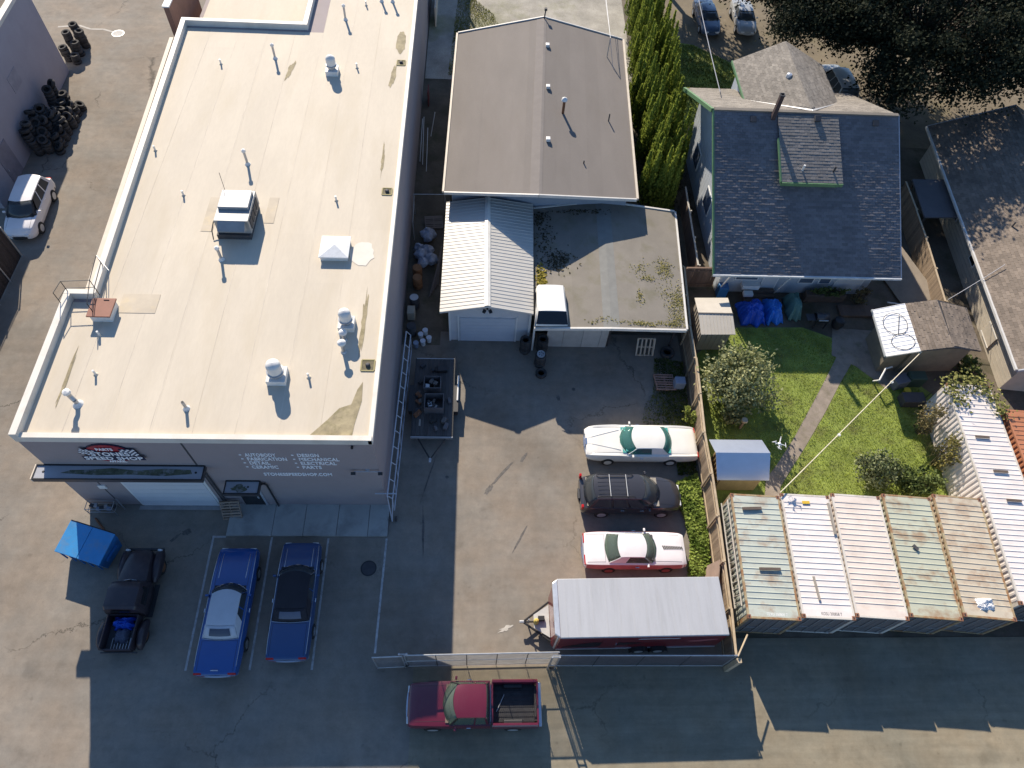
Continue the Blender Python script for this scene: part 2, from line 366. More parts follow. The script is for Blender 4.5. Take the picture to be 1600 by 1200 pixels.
# membrane sheets: strips running front to back with lapped seams
xs = [XL + .16, -17.55, -15.75, -13.95, -12.15, -10.35, -8.55, -6.75, XR - .14]
for i in range(len(xs) - 1):
    y0 = FY + .16; cuts = sorted([y0, 75] + [22 + (i * 3.7) % 7, 37.5 + (i * 5.1) % 6, 53 + (i * 2.3) % 6])
    for k in range(len(cuts) - 1):
        a, b = cuts[k], cuts[k + 1]; x0, x1 = xs[i], xs[i + 1] + .07
        if x1 > XR - .14: x1 = XR - .14
        lift = .0006 * ((i % 3) * 3 + (k % 3))
        segs = [(a, b)]
        if i < 5 and a < 44.7 < b: segs = [(a, 44.6)]
        elif i < 5 and a >= 44.7 and x0 < -11.9: continue
        for (c, d) in segs:
            if d - c < .1: continue
            if i == 0:   # keeps clear of the stepped left parapet
                poly = [(x0, c), (x1, c), (x1, d), (x0, d)]
                if c < 21.7 < d: poly = [(x0, c), (x1, c), (x1, d), (-18.2 - (d - 22) * .0443, d), (-18.2, 21.7), (x0, 21.7)]
                elif c >= 21.7: poly = [(-18.2 - (c - 22) * .0443, c), (x1, c), (x1, d), (-18.2 - (d - 22) * .0443, d)]
                MB().prism(poly, ZR - .05, ZR + .012 + lift).build('membrane_sheet', roof_m, shop)
            else:
                B(x0, x1, c, d, ZR - .05, ZR + .012 + lift).build('membrane_sheet', roof_m, shop)
# seam laps between the membrane strips
seam_t = M('seam_lap', (.545, .485, .40), .85, var=.2, scale=2.5, dirt=(.45, .38, .27), dirt_scale=.8, dirt_amt=.6, stretch=(1, .3, 1))
for i, x in enumerate(xs[1:-1]):
    y1 = 75 if x > -11.8 else 44.55
    B(x - .012, x + .014, FY + .2, y1, ZR + .012, ZR + .0195).build('seam_lap', seam_t, shop)
# parapets and edge caps
def cap(pts, w, z0, z1, name='parapet', mat=cap_m):
    m = MB()
    for i in range(len(pts) - 1):
        p = Vector((*pts[i], 0)); q = Vector((*pts[i + 1], 0)); d = (q - p).normalized(); nrm = Vector((-d.y, d.x, 0)) * w
        m.prism([(p.x, p.y), (q.x, q.y), (q.x + nrm.x, q.y + nrm.y), (p.x + nrm.x, p.y + nrm.y)], z0, z1)
    return m.build(name, mat, shop)
cap([(XL, FY - .05), (XR, FY - .05)], .24, ZR - .25, ZR + .15, 'front_edge_cap', cap_m)
cap([(XR + .04, FY - .05), (XR + .04, 75)], .2, ZR - .22, ZR + .09, 'right_edge_cap', cap_m)
cap([(-19.6, 21.9), (XL - .02, FY - .05)], .3, ZR - .25, ZC + .12, 'left_parapet')
cap([(-18.2, 22.2), (-19.6, 22.2)], .28, ZR - .2, ZC + .12, 'step_parapet')
cap([(-19.5, 45.1), (-18.45, 21.95)], .3, ZR - .25, ZC + .125, 'left_parapet')
cap([(-11.7, 45.15), (-19.5, 45.15)], .3, ZR - .25, ZC + .12, 'rear_parapet')
cap([(-11.7, 75), (-11.7, 44.87)], .3, ZR - .25, ZC + .115, 'well_parapet')
cap([(-20.05, 43.6), (-19.0, 22.6)], .24, 6.4, 6.98, 'side_gutter', cream_m)
# ponding stains on the roof (wear with its own outline)
def blob(cx, cy, rx, ry, n=22, j=.2, rot=0.0):
    pts = []
    for i in range(n):
        t = 2 * math.pi * i / n; k = 1 + random.uniform(-j, j); x = rx * k * math.cos(t); y = ry * k * math.sin(t)
        pts.append((cx + x * math.cos(rot) - y * math.sin(rot), cy + x * math.sin(rot) + y * math.cos(rot)))
    return pts
MB().sheet([(-7.15, 14.64), (-5.35, 14.64), (-5.3, 15.2), (-5.1, 16.4), (-5.15, 17.4), (-5.35, 17.0), (-5.55, 16.2), (-6.05, 16.0), (-6.5, 15.4)], ZR + .027).build('water_stain', stain_m, shop)
MB().sheet(blob(-5.25, 43.9, .32, 1.25, j=.12), ZR + .027).build('water_stain', stain_m, shop)
MB().sheet(blob(-5.5, 40.2, .16, 1.2, j=.3, rot=-.1), ZR + .028).build('water_stain', stain_m, shop)
MB().sheet(blob(-5.45, 20.8, .12, 1.6, j=.45), ZR + .027).build('water_stain', stain_m, shop)
MB().sheet(blob(-5.5, 32.2, .07, 1.3, j=.5), ZR + .027).build('water_stain', stain_m, shop)
MB().sheet(blob(-11.9, 40.3, .16, .95, j=.35, rot=-.15), ZR + .027).build('water_stain', stain_m, shop)
MB().sheet(blob(-18.2, 17.0, .07, 1.6, j=.5), ZR + .027).build('water_stain', stain_m, shop)
patch_m = M('roof_patch', (0.50, 0.43, 0.33), .8, var=.1, scale=1, dirt=(.62, .5, .3), dirt_scale=1.5, dirt_amt=.5)
for (x0, x1, y0, y1) in ((-17.05, -15.3, 21.1, 22.25), (-14.35, -13.75, 26.5, 29.0), (-11.25, -10.75, 27.2, 29.1)):
    B(x0, x1, y0, y1, ZR, ZR + .03).build('roof_patch', patch_m, shop)
white_patch = M('white_coating', (.62, .575, .50), .7, var=.05)
MB().sheet(blob(-5.95, 25.2, .62, .85, j=.1), ZR + .028).build('white_coating_patch', white_patch, shop)
# drains
for i, (x, y) in enumerate(((-5.08, 41.6), (-5.04, 29.8), (-5.01, 18.3))):
    s = .26 if i < 2 else .3
    fr = MB()
    for a in (-1, 1): fr.box(x - s, x + s, y + a * s - .03, y + a * s + .03, ZR, ZR + .05); fr.box(x + a * s - .03, x + a * s + .03, y - s + .03, y + s - .03, ZR, ZR + .05)
    d = fr.build('roof_drain', M('drain_edge', (.30, .26, .12), .8), shop)
    MB().sheet([(x - s, y - s), (x + s, y - s), (x + s, y + s), (x - s, y + s)], ZR + .03).build('drain_pan', M('drain_pan', (.13, .11, .06), .8, var=.4, scale=6), d)
    MB().lathe([(.11, .03), (.11, .10), (.07, .15), (0, .16)], (x, y, ZR), 12).build('drain_dome', dark_m, d)
# front: joints, garage door, canopies, glazed door, services
B(-12.70, -12.62, FY - .012, FY, 0, ZR - .25).build('wall_joint', dark_m, shop)
B(-17.92, -17.87, FY - .010, FY, 0, 4.4).build('wall_joint', dark_m, shop)
gd = B(-16.8, -12.84, FY - .05, FY - .001, 0, 4.05).build('garage_door', white_m, shop)
for k in range(8):
    B(-16.68, -12.96, FY - .085, FY - .052, .05 + k * .495, .05 + k * .495 + .48).build('door_panel', M('door_white', (.62, .64, .67), .5, var=.03), gd)
B(-16.9, -12.76, FY - .3, FY - .09, 0, .035).build('door_sill', M('sill', (.3, .29, .28), .8), gd)
def canopy(x0, x1, z, d, name, lab):
    y0 = FY - d
    c = B(x0, x1, y0, FY - .004, z - .28, z - .06).build(name, M('canopy_dark', (.045, .047, .055), .5), shop)
    rim = MB()
    rim.box(x0, x1, y0, y0 + .05, z - .058, z); rim.box(x0, x0 + .05, y0 + .05, FY - .006, z - .058, z); rim.box(x1 - .05, x1, y0 + .05, FY - .006, z - .058, z); rim.box(x0 + .05, x1 - .05, FY - .06, FY - .006, z - .058, z + .03)
    rim.build('canopy_rim', black_m, c)
    B(x0 + .052, x1 - .052, y0 + .052, FY - .062, z - .058, z - .03).build('canopy_pan', M('canopy_pan', (.34, .35, .38), .5, var=.08, scale=1.5), c)
    return c
c1 = canopy(-19.75, -12.3, 4.55, .74, 'door_canopy', '')
MB().sheet([(-18.6, 13.96), (-17, 13.86), (-15.5, 13.9), (-14, 13.84), (-12.8, 13.95), (-12.9, 14.15), (-14.1, 14.2), (-15.3, 14.1), (-16.4, 14.22), (-17.2, 14.14), (-18.2, 14.1)], 4.529).build('algae_streak', M('algae', (.10, .11, .07), .95, var=.5, scale=2.5, dirt=(.3, .31, .33), dirt_scale=2.2, dirt_amt=.9), c1)
for x in (-19.35, -12.65): MB().lathe([(.055, 0), (.055, .012)], (x, 14.02, 4.52), 12).build('drain_hole', black_m, c1)
B(-19.80, -19.752, FY - .74, FY - .004, 4.27, 4.55).build('canopy_end_cap', cream_m, c1)
c2 = canopy(-11.85, -10.22, 2.95, .7, 'entrance_canopy', '')
MB().sheet(blob(-11.15, 13.98, .35, .17, j=.35), 2.929).build('algae_streak', MATS['algae'], c2)
MB().lathe([(.05, 0), (.05, .012)], (-10.75, 14.05, 2.92), 12).build('drain_hole', black_m, c2)
dr = B(-11.62, -10.62, FY - .03, FY - .001, .05, 2.6).build('entrance_door', black_m, shop)
B(-11.52, -10.72, FY - .036, FY - .031, .15, 2.5).build('door_glass', glass_d, dr)
B(-10.8, -10.74, FY - .08, FY - .037, .95, 1.35).build('door_handle', alum, dr)
B(-10.60, -10.5, FY - .06, FY - .001, .05, 2.62).build('door_jamb', alum, shop)
pp = MB(); pp.path([(-10.2, FY - .1, 2.75), (-10.05, FY - .1, 2.8), (-9.98, FY - .1, 2.6), (-9.98, FY - .1, .08)], .045, 8); pp.build('downpipe', black_m, shop)
pp = MB(); pp.tube((-12.48, FY - .07, .05), (-12.48, FY - .07, 4.4), .05, 8); pp.build('downpipe', dark_m, shop)
B(-18.05, -17.7, FY - .06, FY - .001, 2.0, 2.35).build('meter_box', white_m, shop)
# flood light bar on the wall
lb = MB(); lb.tube((-5.6, FY - .12, 4.25), (-4.4, FY - .12, 4.25), .02, 6); lb.tube((-5.0, FY, 4.25), (-5.0, FY - .12, 4.25), .03, 6)
lbo = lb.build('light_bar', alum, shop)
B(-5.1, -4.9, FY - .06, FY - .001, 4.1, 4.28).build('junction_box', alum, lbo)
for x in (-5.65, -4.4): CB((x, FY - .2, 4.22), (.2, .14, .13), rx=.5).build('flood_light', black_m, lbo)
CB((-5.38, FY - .08, 6.6), (.1, .12, .1)).build('wall_camera', black_m, shop)
# lettering
let_m = M('letter_white', (.85, .86, .88), .6, var=.02, fine=0)
FRONT = lambda x, z, y=FY - .012: Matrix.Translation((x, y, z)) @ Matrix.Rotation(R(90), 4, 'X')
rows = [(-10.24, 5.52, 'AUTOBODY', 1.36), (-10.24, 5.12, 'FABRICATION', 1.76), (-10.24, 4.72, 'DETAIL', .92), (-10.24, 4.30, 'CERAMIC', 1.2),
        (-7.95, 5.52, 'DESIGN', .96), (-7.95, 5.12, 'MECHANICAL', 1.8), (-7.95, 4.72, 'ELECTRICAL', 1.62), (-7.95, 4.30, 'PARTS', .88), (-9.88, 3.54, 'STONESSPEEDSHOP.COM', 3.15)]
for (x, z, tx, w) in rows:
    t = text_mesh(tx, .42, let_m, 'wall_lettering', shop, FRONT(x, z), bold=.012, label='white wall lettering reading ' + tx, width=w)
    if 'COM' not in tx: CB((x - .2, FY - .012, z + .15), (.1, .014, .09)).build('bullet_mark', let_m, shop)
# sign: red oval, two chequered flags, three lines of lettering
red_s = M('sign_red', (.34, .02, .035), .4, var=.05); navy = M('sign_navy', (.012, .018, .05), .4)
sg = MB(); ring = [(-16.0 + .98 * math.cos(2 * math.pi * i / 40), 5.8 + .78 * math.sin(2 * math.pi * i / 40)) for i in range(40)]
sgx = Matrix(((1, 0, 0, 0), (0, 0, 1, 0), (0, 1, 0, 0), (0, 0, 0, 1)))   # (x, z, depth) -> world
def plate(poly, y0, y1): return MB().prism(poly, y0, y1, sgx)
sign = plate(ring, FY - .08, FY - .004).build('shop_sign', red_s, shop, label='red oval sign with chequered flags and white shop lettering')
plate([(-16.0 + 1.03 * math.cos(2 * math.pi * i / 40), 5.8 + .83 * math.sin(2 * math.pi * i / 40)) for i in range(40)], FY - .05, FY - .003).build('sign_border', navy, sign)
for sgn in (-1, 1):
    ox, oz = (-16.62, 5.62) if sgn < 0 else (-15.38, 5.66)
    u = Vector((sgn * .11, .045 if sgn < 0 else -.0)); w_ = Vector((-.012, .10)) if sgn > 0 else Vector((.035, .075))
    bk = [(ox, oz), (ox + u.x * 6, oz + u.y * 6), (ox + u.x * 6 + w_.x * 6, oz + u.y * 6 + w_.y * 6), (ox + w_.x * 6, oz + w_.y * 6)]
    fl = plate(bk, FY - .11, FY - .082).build('chequered_flag', navy, sign)
    for i in range(6):
        for j in range(6):
            if (i + j) % 2: continue
            p = [(ox + u.x * (i + a) + w_.x * (j + b), oz + u.y * (i + a) + w_.y * (j + b)) for a, b in ((.05, .05), (.95, .05), (.95, .95), (.05, .95))]
            plate(p, FY - .118, FY - .111).build('flag_check', let_m, fl)
plate([(-16.82, 5.67), (-15.1, 5.67), (-15.1, 6.03), (-16.82, 6.03)], FY - .128, FY - .12).build('name_band', navy, sign)
plate([(-17.25, 5.28), (-14.6, 5.28), (-14.6, 5.64), (-17.25, 5.64)], FY - .128, FY - .12).build('name_band', navy, sign)
for (x, z, tx, w, h) in ((-16.78, 5.71, 'STONES', 1.66, .45), (-17.18, 5.33, 'SPEED SHOP', 2.5, .40), (-16.38, 6.2, 'PARTS', .72, .30), (-16.25, 5.09, 'APPAREL', .75, .24)):
    t = text_mesh(tx, h, let_m, 'sign_lettering', sign, FRONT(x, z, FY - .135), bold=.01, label='white sign lettering reading ' + tx, width=w)
# concrete apron at the front door
conc = M('concrete', (.37, .37, .345), .9, var=.1, scale=1.0, bump=.2, bscale=40, dirt=(.17, .17, .16), dirt_scale=.8, dirt_amt=.5, rnd=.05)
apron = B(-12.32, -4.36, 12.71, FY - .002, -.02, .03).build('entrance_pavement', dark_m); apron['kind'] = 'structure'
ed = [-12.32, -10.11, -8.57, -6.92, -5.36, -4.36]
for i in range(5): B(ed[i] + (.012 if i else 0), ed[i + 1] - .012, 12.70, FY - .003, -.02, .10).build('concrete_slab', conc, apron)
# painted bay lines
line_m = M('line_paint', (.42, .41, .40), .8, var=.25, scale=3, dirt=(.2, .19, .18), dirt_scale=4, dirt_amt=.8)
for (xa, ya, xb, yb) in ((-12.94, 12.72, -12.88, 6.4), (-10.08, 12.65, -10.05, 6.4), (-7.29, 12.6, -7.28, 6.4), (-4.40, 12.6, -4.5, 7.1)):
    o = MB().sheet([(xa - .05, ya), (xa + .05, ya), (xb + .05, yb), (xb - .05, yb)], .003).build('bay_line', line_m, lot)
MB().sheet([(-12.94, 12.72), (-12.33, 12.72), (-12.33, 12.62), (-12.94, 12.62)], .0035).build('bay_line', line_m, lot)
# ---------------- roof-top things
def vent_cap(name, label, x, y, r, h, big=True):
    t = thing(name, label, 'roof vent', (x, y, ZR + .012))
    if big:
        CB((x, y, ZR + .17), (r * 2.5, r * 2.5, .32)).build('kerb', white_metal, t, bevel=.015)
        MB().lathe([(r * .8, .3), (r * .8, .62)], (x, y, ZR), 18).build('throat', galv, t, smooth=40)
        MB().lathe([(r * 1.12, .52), (r * 1.15, .6), (r * 1.0, .62)], (x, y, ZR), 22).build('skirt_ring', galv, t, smooth=40)
        MB().lathe([(r * .95, .62), (r * .97, h - .18), (r * .9, h - .08), (r * .62, h), (r * .3, h + .05), (0, h + .07)], (x, y, ZR), 22).build('dome', white_metal, t, smooth=50)
    else:
        MB().lathe([(.16, 0), (.13, .06), (.09, .1), (.09, h)], (x, y, ZR), 14).build('pipe', galv, t, smooth=40)
        MB().lathe([(.06, h - .02), (r, h), (r, h + .05), (r * .6, h + .13), (0, h + .16)], (x, y, ZR), 16).build('cowl', white_metal, t, smooth=50)
    return t
vent_cap('roof_fan', 'white domed roof fan at the far end of the shop roof', -9.25, 40.3, .3, 1.15)
vent_cap('roof_fan', 'white domed roof fan behind two small mushroom vents near right roof edge', -6.2, 20.55, .3, 1.15)
vent_cap('roof_fan', 'white domed roof fan standing alone near the front of the shop roof', -8.97, 17.55, .34, 1.2)
vent_cap('mushroom_vent', 'small mushroom vent nearest the domed fan by right roof edge', -6.24, 19.75, .2, .55, False)
vent_cap('mushroom_vent', 'small mushroom vent farther from the domed fan by right roof edge', -6.19, 19.05, .2, .7, False)
def stack(label, x, y, h, r=.07, capped=True, lean=None):
    t = thing('vent_pipe', label, 'vent pipe', (x, y, ZR + .012))
    m = MB()
    if lean: m.path([(x, y, ZR), (x, y, ZR + h * .45), (x + lean[0], y + lean[1], ZR + h * .7), (x + lean[0], y + lean[1], ZR + h)], r, 10)
    else: m.lathe([(r, 0), (r, h)], (x, y, ZR), 12)
    m.build('pipe', galv, t, smooth=50)
    MB().lathe([(r * 2.4, 0), (r * 1.5, .1), (r * 1.05, .16)], (x, y, ZR + .005), 14).build('flashing', white_metal, t, smooth=50)
    lx, ly = (x + lean[0], y + lean[1]) if lean else (x, y)
    if capped: MB().lathe([(r * .6, h), (r * 1.7, h + .03), (r * 1.5, h + .14), (0, h + .19)], (lx, ly, ZR), 14).build('cap', white_metal, t, smooth=50)
    else: MB().lathe([(r * .85, 0), (r * .85, .012)], (lx, ly, ZR + h), 12).build('opening', black_m, t)
    return t
stack('capped vent pipe on the shop roof behind the air unit', -12.9, 31.7, .85)
stack('capped vent pipe near the rear well parapet of the shop roof', -13.0, 41.6, .85)
stack('capped vent pipe at the top edge of the photo, on shop roof', -9.1, 46.2, .9)
stack('capped vent pipe in front of the air unit shadow', -12.9, 24.6, .75)
stack('bent silver flue near the front left roof corner', -17.3, 16.05, .8, .1, True, (-.12, .08))
stack('open-topped grey flue near the front edge of the roof', -12.65, 15.9, .55, .07, False)
stack('left of the two dark-shadowed vent pipes at the roof far end', -6.9, 48.6, .8)
stack('right of the two dark-shadowed vent pipes at the roof far end', -6.15, 48.6, .9)
for (x, y, lab) in ((-16.2, 40.8, 'in the rear left part of the roof'), (-18.15, 32.6, 'close to the left parapet'), (-15.8, 29.1, 'left of the air unit'), (-7.7, 29.0, 'in line with the middle roof drain'), (-17.0, 17.6, 'near the bent silver flue'), (-7.6, 17.6, 'right of the lone front fan'), (-7.8, 40.9, 'right of the farthest domed fan'), (-17.45, 19.75, 'just in front of the red roof hatch'), (-7.9, 48.0, 'at the far end of the roof')):
    t = thing('plumbing_vent', 'short white plumbing vent ' + lab, 'vent pipe', (x, y, ZR + .01))
    MB().lathe([(.05, 0), (.05, .34)], (x, y, ZR), 10).build('pipe', white_metal, t, smooth=50)
    MB().lathe([(.12, .0), (.06, .06)], (x, y, ZR + .01), 12).build('flashing', roof_m, t)
# skylight
sk = thing('skylight', 'white pyramid skylight in the middle of the shop roof', 'skylight', (-7.3, 25.35, ZR))
B(-7.98, -6.62, 24.68, 26.02, ZR, ZR + .26).build('kerb', white_metal, sk)
m = MB(); a = [(-8.04, 24.62), (-6.56, 24.62), (-6.56, 26.08), (-8.04, 26.08)]
m.add([(p[0], p[1], ZR + .262) for p in a] + [(p[0], p[1], ZR + .32) for p in a] + [(-7.3, 25.35, ZR + .5)], [(3, 2, 1, 0), (0, 1, 5, 4), (1, 2, 6, 5), (2, 3, 7, 6), (3, 0, 4, 7), (4, 5, 8), (5, 6, 8), (6, 7, 8), (7, 4, 8)])
m.build('acrylic_dome', M('acrylic', (.78, .78, .76), .35, var=.05, scale=4, dirt=(.55, .54, .5), dirt_scale=5, dirt_amt=.4), sk)
# air unit
ac = thing('rooftop_air_unit', 'grey boxy rooftop air unit with intake hood on the shop roof', 'air unit', (-12.45, 27.2, ZR))
ac_m = M('unit_sheet', (.30, .31, .31), .5, metal=.2, var=.1, scale=1.5, dirt=(.25, .24, .22), dirt_scale=2, dirt_amt=.3)
B(-13.35, -11.65, 26.0, 28.3, ZR + .012, ZR + .3).build('kerb', dark_m, ac)
B(-13.3, -11.6, 26.15, 28.35, ZR + .3, ZR + 1.15).build('cabinet', ac_m, ac, bevel=.02)
B(-13.22, -11.7, 26.95, 28.2, ZR + 1.15, ZR + 1.32).build('top_pan', M('unit_top', (.36, .36, .36), .5, metal=.1, var=.1, scale=3), ac, bevel=.02)
m = MB(); m.add([(-13.1, 26.15, ZR + 1.15), (-11.75, 26.15, ZR + 1.15), (-11.75, 25.7, ZR + .85), (-13.1, 25.7, ZR + .85), (-13.1, 26.15, ZR + .6), (-11.75, 26.15, ZR + .6)], [(0, 1, 2, 3), (3, 2, 5, 4), (0, 3, 4), (1, 5, 2), (0, 4, 5, 1)])
m.build('intake_hood', ac_m, ac)
for k in range(4): B(-11.599, -11.56, 26.35 + k * .45, 26.7 + k * .45, ZR + .45, ZR + 1.0).build('louvre', dark_m, ac)
B(-13.34, -13.301, 26.4, 27.2, ZR + .4, ZR + 1.05).build('access_panel', white_metal, ac)
m = MB(); m.path([(-13.35, 26.9, ZR + .6), (-13.6, 26.7, ZR + .5), (-13.65, 26.3, ZR + .3), (-13.55, 25.9, ZR + .05)], .03, 6); m.build('conduit', dark_m, ac)
m = MB(); m.tube((-13.25, 28.5, ZR + .3), (-13.3, 28.75, ZR + 1.95), .014, 5); m.build('antenna_rod', dark_m, ac)
# hatch with railing
hc = thing('roof_hatch', 'rust-red roof access hatch beside the stepped parapet', 'roof hatch', (-17.6, 21.0, ZR))
B(-18.0, -17.08, 20.55, 21.5, ZR, ZR + .42).build('kerb', white_metal, hc)
m = CB((-17.55, 21.02, ZR + .48), (1.08, 1.1, .07)); m.build('lid', M('hatch_red', (.235, .085, .05), .6, var=.12, scale=2), hc, bevel=.01)
m = MB(); m.tube((-17.55, 21.45, ZR + .53), (-17.3, 21.45, ZR + .53), .015); m.build('lid_handle', dark_m, hc)
rl = thing('hatch_railing', 'thin dark steel railing around the roof access ladder', 'railing', (-18.6, 22.2, ZR))
P = [(-17.95, 21.1), (-18.05, 22.35), (-18.15, 23.6), (-17.5, 22.6)]
m = MB()
for z in (ZR + .6, ZR + 1.1): m.path([(-17.85, 20.75, z), (-18.15, 22.15, z), (-18.3, 23.7, z)], .02, 5)
m.build('rail', black_m, rl)
m = MB()
for z in (ZR + .6, ZR + 1.1): m.path([(-18.15, 22.15, z), (-19.45, 22.05, z), (-19.55, 21.35, z)], .02, 5)
m.build('rail', black_m, rl)
for (x, y) in ((-17.85, 20.75), (-18.15, 22.15), (-18.3, 23.7), (-19.45, 22.05), (-19.55, 21.35)):
    MB().tube((x, y, ZR), (x, y, ZR + 1.1), .02, 5).build('post', black_m, rl)
m = MB(); m.path([(-18.3, 23.7, ZR + 1.1), (-17.55, 22.9, ZR + .95), (-17.5, 21.75, ZR + .3)], .018, 5); m.build('brace', galv, rl)
# ================================================================== neighbouring buildings
def shingles(name, parent, p0, u, lu, v, lv, mat, expo=.17, tab=.32, thick=.022, jig=.35, clip=None):
    """real three-tab courses: p0 eave corner, u along the eave, v up the slope (unit vectors)"""
    u = Vector(u).normalized(); v = Vector(v).normalized(); n = u.cross(v).normalized(); p0 = Vector(p0)
    m = MB(); m.fv = []
    rows = int(lv / expo)
    for r in range(rows + 1):
        off = (r % 2) * tab / 2 + random.uniform(-.02, .02); a = -off; b0 = r * expo; tone = random.uniform(.35, .65)
        while a < lu:
            s0 = max(a, 0); s1 = min(a + tab - .012, lu)
            b1 = min(b0 + expo + .02, lv)
            if s1 - s0 > .04 and b1 - b0 > .03 and (clip is None or clip((s0 + s1) / 2, b0)):
                t = thick * (1 + random.uniform(-jig, jig)); bb = b0 + random.uniform(-.008, .008); t2 = .004 + .003 * (r % 2)
                A = p0 + u * s0 + v * bb; Bp = p0 + u * s1 + v * bb; Cq = p0 + u * s1 + v * b1; D = p0 + u * s0 + v * b1
                o = len(m.v)
                m.v += [tuple(A + n * .001), tuple(Bp + n * .001), tuple(Bp + n * t), tuple(A + n * t), tuple(Cq + n * t2), tuple(D + n * t2)]
                m.f += [(o, o + 1, o + 2, o + 3), (o + 3, o + 2, o + 4, o + 5), (o, o + 3, o + 5), (o + 1, o + 4, o + 2)]
                c = min(1, max(0, tone + random.uniform(-.4, .4))); m.fv += [c] * 4
            a += tab
    return m.build(name, mat, parent, kind='stuff')
shing_d = M('shingle_grey', (.145, .138, .145), .9, var=.15, scale=.6, attr=.2, fine=.12, bscale=30, bump=.3)
shing_l = M('shingle_tan', (.20, .18, .155), .9, var=.15, scale=.6, attr=.25, fine=.12, bscale=30, bump=.3)
shing_b = M('shingle_brown', (.185, .15, .12), .9, var=.18, scale=.6, attr=.25, fine=.12, bscale=30, bump=.3)
green_t = M('green_trim', (.10, .20, .095), .55, var=.12)
siding = M('pale_siding', (.42, .46, .50), .7, var=.06, scale=.8)
white_w = M('white_wall', (.55, .56, .58), .75, var=.06, dirt=(.35, .34, .32), dirt_scale=1, dirt_amt=.3)

# ---------------- grey building on the left
lbg = thing('grey_block_building', 'tall lilac-grey block building at the left edge behind tyre piles', 'building', (-31, 40, 0))
MB().prism([(-31.5, 49.8), (-30.95, 35.0), (-70, 35.0), (-70, 49.8)], 0, 6.5).build('wall', M('grey_render', (.36, .34, .37), .85, var=.06, scale=.5, dirt=(.27, .26, .28), dirt_scale=.7, dirt_amt=.3), lbg)
MB().prism([(-31.9, 49.4), (-31.35, 35.4), (-69.6, 35.4), (-69.6, 49.4)], 6.505, 6.56).build('roof', M('gravel_roof', (.16, .13, .10), .95, var=.3, scale=5, bump=.6), lbg)
m = MB(); m.prism([(-31.45, 49.86), (-30.89, 34.95), (-31.3, 34.95), (-31.86, 49.4)], 6.5, 6.75); m.build('parapet_cap', cap_m, lbg)
def wallplate(y0, y1, z0, z1, off, th):
    f = lambda y: -30.95 - (y - 35) * .0372
    return MB().prism([(f(y0) + off, y0), (f(y1) + off, y1), (f(y1) + off + th, y1), (f(y0) + off + th, y0)], z0, z1)
d = wallplate(37.2, 38.8, .02, 2.5, .002, .03).build('side_door', M('door_grey', (.22, .21, .24), .6), lbg); wallplate(37.35, 37.42, 1.0, 1.12, .034, .05).build('handle', alum, d)
wallplate(42.5, 43.9, 3.2, 4.3, .002, .02).build('wall_panel', M('panel_grey', (.31, .30, .33), .8), lbg)
# dark screened fence on the left edge
df = thing('dark_screen_fence', 'dark slatted chain-link fence with steel posts at the left edge', 'fence', (-28.45, 27, 0))
for k in range(62):
    y = 20.2 + k * .172
    B(-28.475, -28.455, y, y + .15, .05, 2.45).build('slat', M('dark_slat', (.025, .02, .022), .7, rnd=.3), df)
for y in (20.0, 24.0, 27.0, 28.8, 30.85):
    MB().tube((-28.38, y, 0), (-28.38, y, 2.55), .04, 8).build('post', galv, df)
MB().tube((-28.42, 20, 2.5), (-28.42, 30.9, 2.5), .025, 6).build('top_rail', galv, df)

# ---------------- middle building with low roll-roofed gable
mid = thing('roll_roofed_building', 'long low building with brown-grey roll roofing and prow-shaped gable', 'building', (4, 42, 0))
ZE, ZG = 4.0, 5.15
EL = [(-2.14, 33.27), (-1.72, 50.2)]; RG = [(3.55, 32.0), (4.62, 50.75)]; ER = [(9.76, 33.1), (10.6, 50.2)]
MB().prism([(-1.7, 33.75), (3.55, 33.6), (9.3, 33.6), (10.15, 49.8), (-1.3, 49.8)], 0, ZE - .12).build('wall', M('blue_grey_wall', (.30, .33, .38), .8, var=.06), mid)
lp = lambda a, b, t: (a[0] + (b[0] - a[0]) * t, a[1] + (b[1] - a[1]) * t)
roll = M('roll_roofing', (.175, .156, .14), .92, var=.07, scale=.8, dirt=(.16, .14, .12), dirt_scale=.6, dirt_amt=.35, rnd=.05, bump=.25, bscale=30, stretch=(1, .3, 1), fine=.07)
trim_w = M('white_trim', (.60, .58, .54), .6, var=.08)
trim_c = M('cream_gutter', (.52, .45, .36), .6, var=.1)
def gable_strips(parent, EA, RGx, EB, ze, zg, mat, nA=6, nB=6, th=.05, name='roofing_strip', ridge=None):
    for side, (E_, n_) in enumerate(((EA, nA), (EB, nB))):
        for i in range(n_):
            t0, t1 = i / n_, (i + 1) / n_ + (.012 if i < n_ - 1 else 0)
            a0 = lp(E_[0], RGx[0], t0); a1 = lp(E_[0], RGx[0], t1); b0 = lp(E_[1], RGx[1], t0); b1 = lp(E_[1], RGx[1], t1)
            z0, z1 = ze + (zg - ze) * t0, ze + (zg - ze) * t1; e = .004 * (i % 2) + random.uniform(0, .002)
            pts = [(a0[0], a0[1], z0 + e), (a1[0], a1[1], z1 + e), (b1[0], b1[1], z1 + e), (b0[0], b0[1], z0 + e)]
            if side == 1: pts = pts[::-1]
            MB().slab(pts, th).build(name, mat, parent)
gable_strips(mid, EL, RG, ER, ZE, ZG, roll, 6, 6)
m = MB(); d_ = .18
m.slab([(RG[0][0] - d_ * 3, RG[0][1] + .12, ZG - .085), (RG[0][0], RG[0][1] + .01, ZG + .022), (RG[1][0], RG[1][1] - .01, ZG + .022), (RG[1][0] - d_ * 3, RG[1][1] - .02, ZG - .085)], .03)
m.slab([(RG[0][0], RG[0][1] + .01, ZG + .022), (RG[0][0] + d_, RG[0][1] + .05, ZG - .012), (RG[1][0] + d_, RG[1][1] - .02, ZG - .012), (RG[1][0], RG[1][1] - .01, ZG + .022)], .03)
